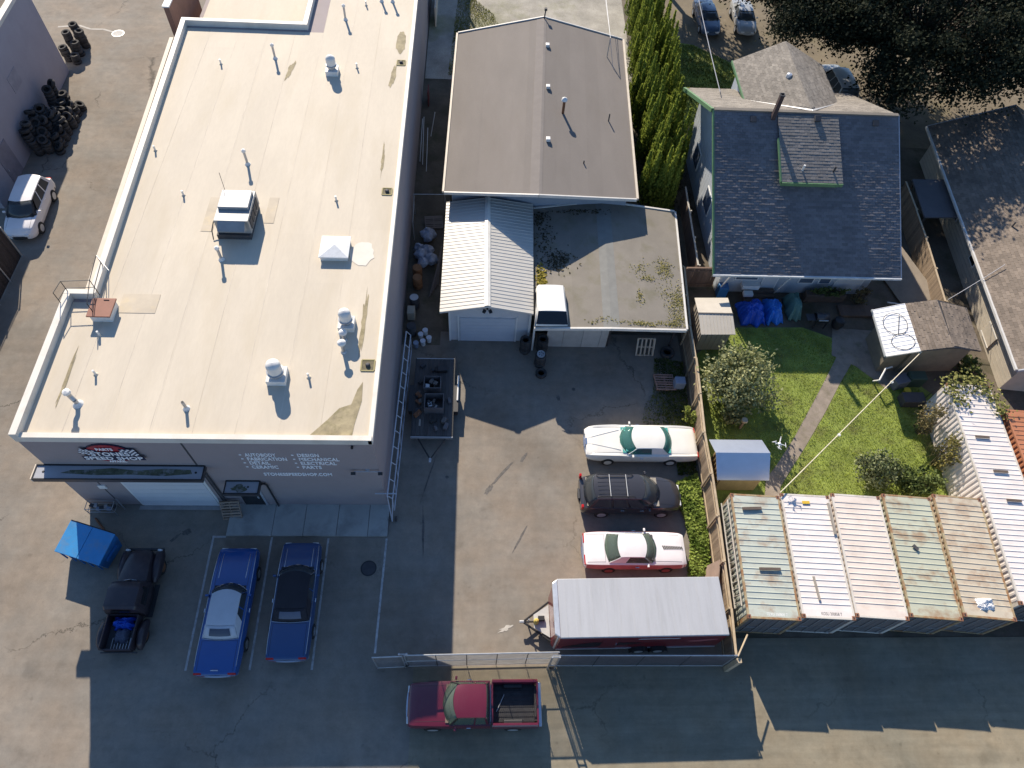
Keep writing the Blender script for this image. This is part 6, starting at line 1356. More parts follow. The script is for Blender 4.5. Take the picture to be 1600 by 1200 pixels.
for k, (x, y, s_) in enumerate([(-3.7, 31.5, .42), (-3.25, 31.9, .38), (-3.5, 30.9, .36), (-3.0, 31.1, .4), (-3.3, 33.2, .5), (-3.85, 32.1, .35)]):
    m = MB(); n = 12; rn = random.Random(k)
    prof = []
    vv = []
    for j in range(7):
        a = math.pi * j / 6; rr = math.sin(a); zz = -math.cos(a)
        for i in range(n):
            q = 1 + rn.uniform(-.22, .22); vv.append((x + s_ * rr * q * math.cos(2 * math.pi * i / n), y + s_ * rr * q * math.sin(2 * math.pi * i / n), s_ * .8 + s_ * .8 * zz * q))
    m.add(vv, [(j * n + i, j * n + (i + 1) % n, (j + 1) * n + (i + 1) % n, (j + 1) * n + i) for j in range(6) for i in range(n)])
    o_ = m.build('rubbish_bag', M('bag_plastic', (.30, .34, .42), .35, var=.35, scale=5, rnd=.25), None, smooth=50)
    tag(o_, ['bulging pale rubbish bag against the shop wall', 'pale rubbish bag behind the front pair', 'pale rubbish bag nearest the rusty drums', 'pale rubbish bag on the garage side of the heap', 'dark blue rubbish bag at the back of the heap', 'small pale rubbish bag at the wall behind the heap'][k], 'bag', 'rubbish bags by the shop wall')
tagged(CB((-4.0, 26.7, .35), (.45, .6, .7)), 'beige_cabinet', 'small beige cabinet against the shop wall by the drums', 'cabinet', M('beige_metal', (.40, .36, .28), .6), bevel=.02)
for k in range(5): tagged(MB().tube((-3.0 + .12 * k, 28.2 + .25 * k, .1), (-2.55 + .05 * k, 30.4 + .3 * k, .5 + .12 * k), .04, 6), 'scrap_pipe', 'scrap pipe lying along the garage side in the narrow gap', 'pipe', M('scrap_metal', (.14, .12, .11), .7, var=.3))['group'] = 'scrap pipes beside the garage'
pf = thing('pipe_frame', 'grey pipe frame gate across the gap behind the rubbish bags', 'gate', (-3.3, 35.4, 0))
m = MB(); m.path([(-4.3, 35.4, .05), (-4.3, 35.4, 1.8), (-2.25, 35.45, 1.8), (-2.25, 35.45, .05)], .03, 6); m.build('frame', galv, pf); m = MB(); m.path([(-4.25, 35.4, 1.7), (-4.2, 33.0, 1.7), (-4.2, 33.0, .05)], .028, 6); m.build('side_frame', galv, pf)
for k, (x0, y0, x1, y1) in enumerate(((-4.25, 40.6, -4.05, 42.6), (-4.05, 40.3, -4.0, 43.2), (-3.75, 39.6, -3.7, 42.4), (-3.6, 43.4, -3.3, 44.6))):
    tagged(MB().tube((x0, y0, .1), (x1, y1, 2.2 - .3 * k), .025, 6), 'white_pole', ['first', 'second', 'third', 'fourth'][k] + ' thin white pole from the front leaning by the shop side wall', 'pole', white_m)
tagged(CB((-3.95, 47.5, .6), (.08, 1.0, 1.2)), 'red_board', 'dark red board leaning on the shop side wall', 'board', M('maroon', (.16, .03, .03), .7))
# flatbed trailer with boxes
ft = thing('flatbed_trailer', 'dark wooden-decked flatbed trailer parked beside the gate truss', 'trailer', (-2.4, 20.55, 0))
deck = M('deck_wood', (.085, .078, .075), .9, var=.25, scale=3, stretch=(6, .5, 1), rnd=.2)
for k in range(10): B(-3.45 + k * .215, -3.45 + k * .215 + .205, 18.1, 23.1, .62, .67).build('deck_plank', deck, ft)
for (a, b, c, d) in ((-3.5, -3.44, 18.05, 23.15), (-1.30, -1.24, 18.05, 23.15)): B(a, b, c, d, .5, .69).build('side_rail', black_m, ft)
for y in (18.0, 23.11): B(-3.5, -1.24, y, y + .05, .5, .69).build('end_rail', galv, ft)
for s_, x in ((-1, -3.62), (1, -1.12)):
    for y in (20.0, 20.85): 
        o_ = inst('wheel', ty_me, ft, TR(x, y, .33) @ Matrix.Rotation(R(90), 4, 'Y'))
    B(x - .12, x + .12, 19.6, 21.3, .69, .72).build('mudguard', black_m, ft)
m = MB(); m.tube((-3.1, 18.0, .5), (-2.4, 16.8, .5), .04, 6); m.tube((-1.65, 18.0, .5), (-2.4, 16.8, .5), .04, 6); m.build('tongue', black_m, ft); CB((-2.4, 16.72, .5), (.12, .25, .12)).build('coupler', galv, ft)
def crate(label, x, y, w, d, h, z=.67, fill=True):
    t = thing('steel_crate', label, 'crate', (x, y, z))
    for s_ in (-1, 1): B(x - w / 2, x + w / 2, y + s_ * (d / 2 - .02) - .02, y + s_ * (d / 2 - .02) + .02, z, z + h).build('end_panel', M('crate_steel', (.12, .11, .115), .7, var=.2), t); B(x + s_ * (w / 2 - .02) - .02, x + s_ * (w / 2 - .02) + .02, y - d / 2 + .041, y + d / 2 - .041, z, z + h).build('side_panel', MATS['crate_steel'], t)
    B(x - w / 2 + .041, x + w / 2 - .041, y - d / 2 + .041, y + d / 2 - .041, z, z + .04).build('floor', black_m, t)
    if fill:
        for k in range(9): CB((x + random.uniform(-.3, .3) * w, y + random.uniform(-.3, .3) * d, z + .15 + random.uniform(0, .25)), (random.uniform(.1, .35), random.uniform(.08, .25), random.uniform(.08, .2)), rz=random.uniform(0, 3), rx=random.uniform(-.4, .4)).build('scrap_part', [dark_m, rubber, MATS['scrap_metal'], galv][k % 4], t)
crate('open steel crate of scrap parts at the front of the flatbed', -2.3, 19.95, 1.05, .95, .6); crate('open steel crate behind the scrap crate on the flatbed', -2.45, 21.2, .95, .8, .55)
for k in range(16):
    rq = random.Random(40 + k); x_, y_ = -2.35 + rq.uniform(-.85, .75), 20.6 + rq.uniform(-2.2, 2.2)
    if 19.4 < y_ < 21.7 and -2.95 < x_ < -1.75: x_ = rq.choice([-3.2, -1.5])
    o_ = CB((x_, y_, .76), (rq.uniform(.15, .5), rq.uniform(.12, .35), rq.uniform(.1, .22)), rz=rq.uniform(0, 3), rx=rq.uniform(-.3, .3)).build('scrap_piece', [dark_m, rust_m, MATS['crate_steel'], rubber, MATS['scrap_metal']][k % 5], None, bevel=.03)
    tag(o_, 'loose scrap piece scattered on the flatbed trailer deck', 'scrap', 'scrap pieces on the flatbed')
tagged(CB((-1.95, 22.35, .80), (.55, .4, .26), rz=.1), 'black_toolbox', 'black toolbox at the rear of the flatbed deck', 'toolbox', black_m, bevel=.02)
tagged(MB().tube((-1.05, 20.3, .75), (-1.02, 21.9, .8), .05, 8), 'white_pipe', 'white pipe along the right edge of the flatbed', 'pipe', white_m)
tagged(CB((-3.05, 18.9, .7), (.1, .4, .04)), 'pale_offcut', 'pale board offcut on the flatbed deck', 'board', M('pale_wood', (.35, .32, .28), .8))
# dumpster
dp = thing('blue_dumpster', 'blue steel dumpster with dark lids at the front left corner of the shop', 'dumpster', (-18.35, 11.9, 0), R(-17)); blue_p = M('dumpster_blue', (.02, .14, .36), .55, var=.12, scale=2, dirt=(.16, .15, .13), dirt_scale=2.5, dirt_amt=.35); Wf = dict(world=False)
m = MB(); m.loft([[(-1.05, -.6, .12), (1.05, -.6, .12), (1.05, .6, .12), (-1.05, .6, .12)], [(-1.15, -.72, 1.05), (1.15, -.72, 1.05), (1.15, .72, 1.05), (-1.15, .72, 1.05)]]); m.build('bin', blue_p, dp, **Wf)
for s_ in (-1, 1):
    m = MB(); x0, x1 = (-1.17, -.01) if s_ < 0 else (.01, 1.17); m.slab([(x0, -.76, 1.16), (x1, -.76, 1.16), (x1, .74, 1.42), (x0, .74, 1.42)], .06); m.build('lid', M('lid_blue', (.045, .26, .55), .5, var=.1, scale=1.5, dirt=(.2, .24, .28), dirt_scale=2, dirt_amt=.4), dp, bevel=.015, **Wf)
    m = MB(); m.add([(s_ * 1.15, -.72, 1.05), (s_ * 1.15, .72, 1.05), (s_ * 1.15, .72, 1.36), (s_ * 1.15, -.72, 1.1)] + [(s_ * 1.10, -.72, 1.05), (s_ * 1.10, .72, 1.05), (s_ * 1.10, .72, 1.36), (s_ * 1.10, -.72, 1.1)], [(0, 1, 2, 3), (7, 6, 5, 4), (0, 3, 7, 4), (1, 5, 6, 2), (2, 6, 7, 3), (0, 4, 5, 1)]); m.build('end_panel', blue_p, dp, **Wf)
    B(s_ * 1.2 - .05, s_ * 1.2 + .05, -.4, .4, .7, .85).build('fork_pocket', blue_p, dp, **Wf)
MB().tube((-1.15, .76, 1.42), (1.15, .76, 1.42), .025, 6).build('hinge_bar', black_m, dp, **Wf)
for k in range(5): B(-.95 + k * .47, -.91 + k * .47, -.76, -.70, .3, 1.0).build('stiffener', blue_p, dp, **Wf)
for (x, y) in ((-.9, -.45), (.9, -.45), (-.9, .45), (.9, .45)): MB().lathe([(.08, -.03), (.08, .03)], (0, 0, 0), 12, Matrix.Translation((x, y, .08)) @ Matrix.Rotation(R(90), 4, 'X')).build('caster', rubber, dp, **Wf)
tagged(MB().tube((-18.9, 13.6, .05), (-18.2, 12.9, .12), .05, 6), 'rusty_bar', 'rusty bar on the ground behind the dumpster', 'bar', rust_m)
# workshop clutter by the corner
wk = thing('parts_rack', 'low silver rack of engine parts by the shop front corner', 'rack', (-18.6, 14.0, 0))
for (x, y) in ((-19.2, 13.8), (-17.9, 13.8), (-19.2, 14.25), (-17.9, 14.25)): MB().tube((x, y, 0), (x, y, .7), .02, 6).build('leg', galv, wk)
for z in (.35, .7): m = MB(); m.path([(-19.2, 13.8, z), (-17.9, 13.8, z), (-17.9, 14.25, z), (-19.2, 14.25, z)], .018, 5, True); m.build('shelf_frame', galv, wk)
MB().tube((-17.6, 14.1, .02), (-17.65, 14.2, 1.1), .03, 6).build('upright', galv, wk)
for k in range(7): CB((-19.0 + k * .17, 14.0 + random.uniform(-.1, .1), .42 + random.uniform(0, .1)), (.16, .2, .14), rz=random.uniform(0, 2)).build('engine_part', [dark_m, galv, blu_d][k % 3], wk)
# manhole and utility cover
for (x, y, r, mt, lab) in ((-5.16, 11.08, .33, dark_m, 'dark round manhole cover in the asphalt beside the bay lines'), (-29.3, 55.0, .42, M('pale_cover', (.50, .48, .44), .7), 'pale round utility cover in the drive at top left')):
    t = thing('manhole_cover', lab, 'manhole', (x, y, 0)); MB().lathe([(r + .06, -.01), (r + .06, .006), (r, .006)], (x, y, 0), 28).build('ring', galv if r > .4 else black_m, t); MB().lathe([(r - .005, -.01), (r - .005, .010), (0, .010)], (x, y, 0), 28).build('lid', mt, t)
    for k in range(-3, 4): B(x - (r * r - (k * .09) ** 2) ** .5 * .85, x + (r * r - (k * .09) ** 2) ** .5 * .85, y + k * .09 - .012, y + k * .09 + .012, .011, .016).build('lid_rib', mt, t)
m = MB(); pr_ = [(-29.7, 55.15), (-30.6, 55.5), (-31.6, 55.45), (-32.6, 55.9), (-34.2, 55.6)]; 
for i in range(4): 
    a, b = Vector((*pr_[i], 0)), Vector((*pr_[i + 1], 0)); d = (b - a).normalized(); s_ = Vector((-d.y, d.x, 0)) * .09; m.add([tuple(a + s_ + Vector((0, 0, .002))), tuple(a - s_ + Vector((0, 0, .002))), tuple(b - s_ + Vector((0, 0, .002))), tuple(b + s_ + Vector((0, 0, .002)))], [(0, 3, 2, 1)] if False else [(0, 1, 2, 3)])
m.build('dried_paint_trail', M('paint_trail', (.45, .42, .37), .9, var=.2, scale=6), lot)
# skid marks / oil stains as stains of the lot surface
stn = M('oil_stain', (.105, .095, .085), .7, var=.4, scale=5, fine=.2)
for (cx, cy, rx, ry, rot) in ((-14.3, 12.9, .22, .17, 0), (-14.8, 12.6, .28, .07, .8), (-2.6, 13.0, .05, 1.2, .05), (-2.45, 16.0, .04, 1.3, -.25), (5.6, 21.6, .12, .1, 0), (4.7, 21.0, .1, .2, .3), (1.4, 16.2, .06, .9, -.7), (.7, 15.3, .12, .3, -.6), (2.3, 12.6, .05, .7, -.5), (-1.5, 16.0, .1, .07, 0), (2.6, 17.2, .09, .3, -.6)):
    MB().sheet(blob(cx, cy, rx, ry, j=.3, rot=rot), .0025).build('oil_stain', stn, lot)
MB().sheet(blob(1.55, 8.2, .35, .1, j=.5, rot=.5), .002).build('spilt_powder', MATS['paint_trail'], lot)

# ================================================================== garden things
gs = thing('grey_storage_shed', 'small grey-beige metal storage shed beside the board fence', 'shed', (14.0, 25.6, 0)); shed_m = M('shed_beige', (.40, .36, .31), .6, var=.08); shed_r = M('shed_roof', (.48, .44, .37), .55, var=.06)
MB().prism([(13.15, 24.55), (14.9, 24.6), (14.95, 26.9), (13.15, 26.85)], 0, 1.85).build('wall', shed_m, gs)
for (a, b, c, d, nm) in (((13.0, 24.3, 1.88), (15.05, 24.35, 1.88), (15.05, 25.7, 2.12), (13.0, 25.65, 2.12), 'roof_panel'), ((13.0, 25.65, 2.118), (15.05, 25.7, 2.118), (15.1, 27.1, 1.88), (13.05, 27.05, 1.88), 'roof_panel')): MB().slab([a, b, c, d], .04).build(nm, shed_r, gs)
CB((14.02, 25.68, 2.13), (2.1, .09, .03)).build('ridge_cap', dark_m, gs)
for k in range(7): B(13.12, 13.149, 24.7 + k * .3, 24.74 + k * .3, .1, 1.83).build('wall_rib', shed_r, gs)
for k in range(6): B(13.25 + k * .3, 13.28 + k * .3, 24.53, 24.559, .1, 1.83).build('wall_rib', shed_r, gs)
for k in range(1, 10): MB().tube((13.0 + k * .205, 24.33, 1.89), (13.0 + k * .205, 25.6, 2.118), .012, 4).build('roof_seam', shed_r, gs)
bs = thing('blue_roofed_shed', 'small timber garden shed with pale blue-grey roof by the fence', 'shed', (13.7, 16.2, 0)); tim = M('shed_timber', (.45, .34, .17), .8, var=.15, scale=3, stretch=(1, 1, .4)); broof = M('grey_metal_roof', (.55, .58, .64), .32, metal=.75, var=.04)
MB().prism([(12.75, 15.35), (14.9, 15.35), (14.9, 17.0), (12.75, 17.0)], 0, 1.85).build('wall', tim, bs)
m = MB(); m.add([(12.75, 15.35, 1.85), (12.75, 17.0, 2.1), (12.75, 16.2, 2.6)], [(0, 2, 1)]); m.add([(14.9, 15.35, 1.85), (14.9, 17.0, 2.1), (14.9, 16.2, 2.6)], [(0, 1, 2)]); m.build('gable_wall', tim, bs)
MB().slab([(12.37, 15.1, 1.8), (15.08, 15.1, 1.8), (15.05, 16.2, 2.72), (12.22, 16.2, 2.72)], .05).build('roof_panel', broof, bs); MB().slab([(12.22, 16.2, 2.718), (15.05, 16.2, 2.718), (14.98, 17.2, 2.25), (12.18, 17.2, 2.25)], .05).build('roof_panel', broof, bs)
for k in range(7): B(12.70, 12.749, 15.4 + k * .24, 15.44 + k * .24, .1, 1.8).build('wall_batten', M('batten', (.36, .26, .13), .8), bs)
# back shed with half metal, half shingle roof
sh = thing('mossy_back_shed', 'old garden shed with half white metal half brown shingle roof', 'shed', (26.2, 24.4, 0)); shw = M('shed_brown_wall', (.20, .17, .12), .85, var=.15)
MB().prism([(25.2, 23.1), (28.7, 23.3), (28.9, 26.1), (25.4, 26.0)], 0, 2.35).build('wall', shw, sh)
m = MB(); m.add([(25.2, 23.12, 2.35), (28.7, 23.32, 2.35), (26.9, 23.2, 3.1), (25.4, 25.98, 2.35), (28.9, 26.08, 2.35), (27.1, 26.03, 3.1)], [(0, 1, 2), (5, 4, 3), (0, 2, 5, 3), (1, 4, 5, 2)]); m.build('gable_wall', shw, sh)
zA, zB, zC = 2.35, 2.8, 3.22
Aq = [(23.28, 22.62), (23.5, 26.0)]; Bq = [(25.1, 22.72), (25.3, 26.15)]; Cq_ = [(26.85, 22.7), (27.05, 26.15)]; Dq = [(29.1, 23.1), (29.45, 26.3)]
for (p, q, z0, z1) in ((Bq, Cq_, zB, zC), (Cq_, Dq, zC, 2.35)): MB().slab([(*p[0], z0), (*q[0], z1), (*q[1], z1), (*p[1], z0)], .08).build('roof_deck', dark_m, sh)
vB = Vector((Cq_[0][0] - Bq[0][0], 0, zC - zB)); shingles('shingle_courses', sh, (Bq[1][0], Bq[1][1], zB), (-.058, -1, 0), 3.43, vB, vB.length, shing_b, thick=.03, jig=.7)
vD = Vector((Cq_[0][0] - Dq[0][0], -.3, zC - 2.35)); shingles('shingle_courses', sh, (Dq[0][0], Dq[0][1], 2.35), (.1, 1, 0), 3.2, vD, vD.length, shing_b, thick=.03, jig=.7)
ribbed(sh, (*Aq[0], zA), (*Aq[1], zA), (*Bq[0], zB + .03), (*Bq[1], zB + .03), 6, 'roof_sheet', M('bright_white_metal', (.76, .76, .76), .4, var=.03), pitch=.28)
edge(sh, (*Aq[1], zA), (*Aq[0], zA), -.06, .12, M('shed_fascia', (.4, .42, .42), .7), 'fascia'); edge(sh, (*Aq[0], zA), (*Bq[0], zB), -.05, .1, trim_w, 'fascia')
MB().prism([(24.0, 23.2), (25.19, 23.25), (25.3, 25.6), (24.1, 25.6)], 0, 2.4).build('porch_wall', shw, sh)
hosem = M('black_hose', (.02, .02, .022), .5)
hs_ = MB(); pts = []
for i in range(70):
    a = i / 69 * 2 * math.pi * 2.0; 
    if a < 2 * math.pi: x, y = 24.35 + .62 * math.cos(a + 1.0), 24.75 + .78 * math.sin(a + 1.0)
    else: x, y = 24.4 + .60 * math.cos(-(a) - 1.0 + math.pi * .9), 23.45 + .55 * math.sin(-(a) - 1.0 + math.pi * .9)
    pts.append((x, y, zA + (x - 23.4) * .247 + .085))
hs_.path(pts, .016, 5); tagged(hs_, 'coiled_hose', 'black hose looped in a figure eight on the white metal shed roof', 'hose', hosem)
# tarps and clutter by the house
crumple(16.35, 17.95, 26.45, 28.2, lambda u, v: .7 + .25 * math.sin(3 * u) , tarp_b, 'blue_tarp', 'larger bright blue tarp over a heap behind the house', 'tarp', n=22, amp=.16, seed=2)
crumple(17.95, 19.1, 26.6, 28.3, lambda u, v: .65 + .2 * math.sin(2.5 * v), M('blue_tarp_light', (.02, .17, .60), .45, var=.2, scale=3, bump=.3, bscale=8), 'blue_tarp', 'lighter blue tarp next to the larger blue one', 'tarp', n=20, amp=.14, seed=3)
crumple(19.45, 20.3, 26.9, 28.75, lambda u, v: .9 + .2 * math.sin(3 * v), M('green_cover', (.09, .19, .17), .7, var=.15), 'green_cover', 'green cloth cover standing beside the blue tarps', 'cover', n=16, amp=.06, seed=5)
for (x, y, z, w, d, h, nm, lab, mt) in ((15.5, 28.9, .45, .6, .5, .9, 'blue_bin', 'blue plastic bin under the house downpipe', M('bin_blue', (.03, .14, .34), .5)), (17.2, 29.0, .85, 1.1, .45, .35, 'white_cooler', 'white cooler chest at the back steps', white_m), (17.0, 28.45, .7, .6, .35, .25, 'small_cooler', 'small white box beside the larger blue tarp', white_m), (22.1, 28.65, .35, 2.6, .45, .7, 'planter_box', 'long dark planter box below the house windows', wood_b), (24.1, 27.7, .1, 2.4, .9, .2, 'wood_decking', 'low slatted timber deck at the house corner', wood_b)):
    tagged(CB((x, y, z), (w, d, h)), nm, lab, nm.split('_')[-1], mt, bevel=.03)
for k in range(14): pass
bb = thing('barbecue', 'dark barbecue with side shelf on the shaded lawn behind the house', 'barbecue', (21.2, 26.6, 0))
rgs = []
for i in range(9):
    a = math.pi * i / 8; rgs.append([(20.85 + .8 * u, 26.6 - .3 * math.cos(a), .8 + .28 * math.sin(a)) for u in (0, 1)])
MB().loft(rgs, closed=False, cap=False).build('hood', M('bbq_grey', (.06, .06, .065), .35, metal=.3), bb, smooth=60, solid=.02)
B(20.85, 21.65, 26.3, 26.9, .6, .8).build('firebox', black_m, bb); B(20.3, 20.82, 26.35, 26.85, .76, .8).build('side_shelf', dark_m, bb); B(20.95, 21.55, 26.24, 26.28, .85, .9).build('hood_handle', alum, bb)
for (x, y) in ((20.9, 26.35), (21.6, 26.35), (20.9, 26.85), (21.6, 26.85)): B(x - .03, x + .03, y - .03, y + .03, 0, .6).build('leg', black_m, bb)
MB_ = MB().lathe([(.3, .2), (.38, .5), (.3, .85), (.1, .95), (0, .96)], (22.35, 26.4, 0), 14); tagged(MB_, 'covered_grill', 'round dark covered grill beside the barbecue', 'grill', black_m, smooth=50)
for (x, y, z, w, d, h, rz, nm, lab, cat, mt) in ((25.0, 22.2, .35, .9, .6, .7, .3, 'garden_cabinet', 'grey cabinet in the shade in front of the old shed', 'cabinet', M('slate_plastic', (.12, .13, .16), .6)), (25.95, 22.35, .45, .95, .6, .9, 0, 'green_bin', 'dark green bin below the old shed eave', 'bin', M('dark_green', (.04, .07, .055), .6)), (25.4, 21.0, .3, 1.3, .7, .6, 0, 'dark_bench', 'dark slatted bench beyond the end of the lawn', 'bench', M('bench_dark', (.06, .055, .06), .7))):
    tagged(CB((x, y, z), (w, d, h), rz=rz), nm, lab, cat, mt, bevel=.03)
tagged(MB().lathe([(.14, 0), (.2, .3), (.21, .33), (.17, .33)], (25.35, 21.65, 0), 16), 'yellow_bucket', 'yellow bucket in the shade by the old shed', 'bucket', M('yellow_bucket', (.55, .42, .03), .5), smooth=40)
m = MB(); m.path([(23.6, 22.4, .1), (23.5, 22.0, .8), (24.0, 22.7, 1.0), (24.5, 22.9, .9)], .05, 7); tagged(m, 'white_pipe', 'bent white pipe beside the old shed porch', 'pipe', white_m)
tagged(MB().lathe([(.12, 0), (.19, .14), (.16, .22), (.09, .22)], (14.9, 19.15, .75), 16), 'birdbath_bowl', 'pale round pot standing at the foot of the big garden shrub', 'pot', M('pale_pot', (.45, .38, .28), .8), smooth=50)
pl = CB((14.9, 19.15, .38), (.12, .12, .75)); tagged(pl, 'pot_stand', 'timber stump under the pale round pot', 'stump', wood_f)
# drone
dn = thing('quadcopter_drone', 'white four-armed drone hovering above the lawn beside the path', 'drone', (14.96, 16.0, 4.1), R(25)); dn.scale = (.78, .78, .78); dw = M('drone_white', (.74, .74, .74), .4, var=.03)
MB().lathe([(0, -.07), (.09, -.06), (.12, 0), (.09, .06), (0, .08)], (0, 0, 0), 12).build('body', dw, dn, world=False, smooth=60)
for k in range(4):
    a = R(45 + 90 * k); ex, ey = .36 * math.cos(a), .36 * math.sin(a)
    ar = MB().tube((0, 0, .0), (ex, ey, .02), .03, 6, .022).build('arm', dw, dn, world=False); MB().lathe([(.04, -.03), (.04, .05)], (ex, ey, .02), 10).build('motor', galv, ar, world=False)
    m = MB(); m.cbox((ex, ey, .085), (.32, .035, .006), rz=a + .6 * k); m.build('propeller', dw, ar, world=False)
for s_ in (-1, 1): m = MB(); m.path([(.1, s_ * .08, -.05), (.12, s_ * .16, -.2), (-.12, s_ * .16, -.2), (-.1, s_ * .08, -.05)], .01, 5); m.build('landing_leg', dw, dn, world=False)
# overhead lines
def wire(name, label, pts, r, mat, sag=.3, n=14):
    out_ = []
    for i in range(len(pts) - 1):
        a, b = Vector(pts[i]), Vector(pts[i + 1])
        for k in range(n): u = k / n; p = a.lerp(b, u); p.z -= sag * 4 * u * (1 - u); out_.append(tuple(p))
    out_.append(pts[-1]); m = MB(); m.path(out_, r, 5); return tagged(m, name, label, 'cable', mat)
cab_w = M('pale_cable', (.62, .55, .40), .6)
wire('clothesline', 'thick pale line stretched from the old shed to the container corner', [(25.25, 22.75, 2.75), (15.05, 14.0, 2.75)], .028, cab_w, .12)
for (x, y) in ((22.9, 20.7), (19.0, 17.35)): tagged(CB((x, y, 2.62), (.12, .12, .1)), 'line_spacer', 'small white spacer on the pale line ' + ('nearer the old shed' if x > 20 else 'nearer the containers'), 'spacer', white_m)
wire('service_cable', 'thin cable from the beige building roof to the fence post', [(32.2, 28.9, 3.4), (28.8, 27.2, 2.0)], .02, M('grey_cable', (.4, .4, .42), .6), .1)
wire('service_cable', 'service cable running down to the house gable by the hedge', [(15.0, 66, 10.5), (15.5, 40.3, 6.7)], .025, MATS['grey_cable'], .5)
wire('service_cable', 'twin-strand cable reaching the mast on the roll roofing, left strand', [(9.2, 47.7, 5.6), (9.3, 75, 9.5)], .018, white_m, .5)
wire('service_cable', 'twin-strand cable reaching the mast on the roll roofing, right strand', [(9.25, 47.75, 5.5), (9.0, 75, 9.2)], .014, MATS['grey_cable'], .6)
# pole off to the top whose shadow crosses the gravel
up = thing('utility_pole', 'wooden utility pole beyond the top edge casting a thin shadow on gravel', 'pole', (-3.2, 66.5, 0)); MB().tube((-3.2, 66.5, 0), (-3.2, 66.5, 5.4), .14, 10, .11).build('shaft', wood_f, up)
tagged(CB((-3.85, 59.8, .8), (.12, 4.2, 1.6)), 'cream_board_wall', 'low cream board screen at the far end of the shop side', 'screen', cream_m)
pn = CB((27.75, 30.6, .45), (.06, 5.0, 2.2), rz=R(14), ry=R(72)); tagged(pn, 'leaning_sheet', 'curved brown sheet lying between the house and the weathered fence', 'sheet', M('brown_sheet', (.24, .20, .155), .8, var=.12))
tagged(MB().tube((26.2, 28.3, .3), (28.6, 27.9, .3), .05, 8), 'white_drain_pipe', 'white drain pipe on the ground at the house corner', 'pipe', white_m)
tagged(CB((11.75, 21.9, .35), (.6, .5, .7)), 'grey_tote', 'grey plastic tote behind the reddish pallet', 'tote', blu_d, bevel=.04)
# ================================================================== vegetation
bark = M('bark', (.085, .065, .05), .95, var=.3, scale=5, stretch=(4, 4, 1), bump=.6, bscale=12)
def inpoly(x, y, poly):
    c = np.zeros(len(x), bool); n = len(poly); j = n - 1
    for i in range(n):
        xi, yi = poly[i]; xj, yj = poly[j]
        c ^= ((yi > y) != (yj > y)) & (x < (xj - xi) * (y - yi) / (yj - yi + 1e-12) + xi); j = i
    return c
# --- clipped-free cedar hedge: each tree is several flame-shaped spires
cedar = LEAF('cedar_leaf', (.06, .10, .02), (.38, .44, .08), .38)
hedge_spots = [(12.6, 51.1, 6.2), (13.9, 51.3, 6.2), (14.2, 49.3, 6.0), (12.3, 48.6, 6.4), (12.0, 46.9, 6.0), (13.9, 47.2, 6.0), (12.1, 45.2, 6.1), (13.6, 45.2, 6.0), (12.6, 43.6, 6.2), (13.7, 43.0, 5.8), (11.9, 41.2, 6.3), (13.0, 40.7, 6.0), (13.6, 39.3, 6.0), (12.3, 38.9, 6.3), (11.6, 36.8, 5.6), (12.6, 36.4, 6.0), (12.8, 54.0, 6.2), (14.0, 54.0, 6.0), (13.0, 57.2, 6.3), (14.2, 57.0, 6.0), (13.3, 60.5, 6.2)]
ordn = ['first', 'second', 'third', 'fourth', 'fifth', 'sixth', 'seventh', 'eighth', 'ninth', 'tenth', 'eleventh', 'twelfth']
west = sorted([s for s in hedge_spots if s[0] < 13.05], key=lambda s: s[1]); east = sorted([s for s in hedge_spots if s[0] >= 13.05], key=lambda s: s[1])
for row, lst in (('roof-side', west), ('house-side', east)):
    for i, (cx, cy, H_) in enumerate(lst):
        t = thing('cedar_tree', '%s green cedar from the carport end in the %s row of the hedge' % (ordn[i], row), 'cedar tree', (cx, cy, 0), 0, 'cedars of the tall hedge')
        MB().tube((cx, cy, 0), (cx, cy, H_ * .8), .11, 7, .03).build('trunk', bark, t)
        P, A, V = [], [], []
        for k in range(7):
            a = 2 * math.pi * (k + random.uniform(-.3, .3)) / 6; rr = 0 if k == 6 else random.uniform(.38, .62)
            sx, sy = cx + rr * math.cos(a), cy + rr * math.sin(a); top = H_ * (1.0 if k == 6 else random.uniform(.52, .92)); n = 620
            tt = NP.uniform(0.04, 1, n) ** .85; th = NP.uniform(0, 2 * math.pi, n); R0 = random.uniform(.38, .5)
            r = R0 * np.clip((1 - tt) ** .75, 0.02, 1) * (1 + .18 * np.sin(5 * th + k)) * NP.uniform(.72, 1.05, n)
            z = tt * top + .1; P.append(np.stack([sx + r * np.cos(th), sy + r * np.sin(th), z], 1))
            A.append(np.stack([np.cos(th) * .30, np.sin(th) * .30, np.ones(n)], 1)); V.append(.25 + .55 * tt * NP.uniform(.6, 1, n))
        Aq_ = np.concatenate(A); leafmesh('foliage', np.concatenate(P), .095, cedar, t, axis=Aq_, nrm=np.stack([Aq_[:, 0] * 3, Aq_[:, 1] * 3, np.full(len(Aq_), .7)], 1), jit=.35, ajit=.25, aspect=3.0, var=np.concatenate(V), kind=None)
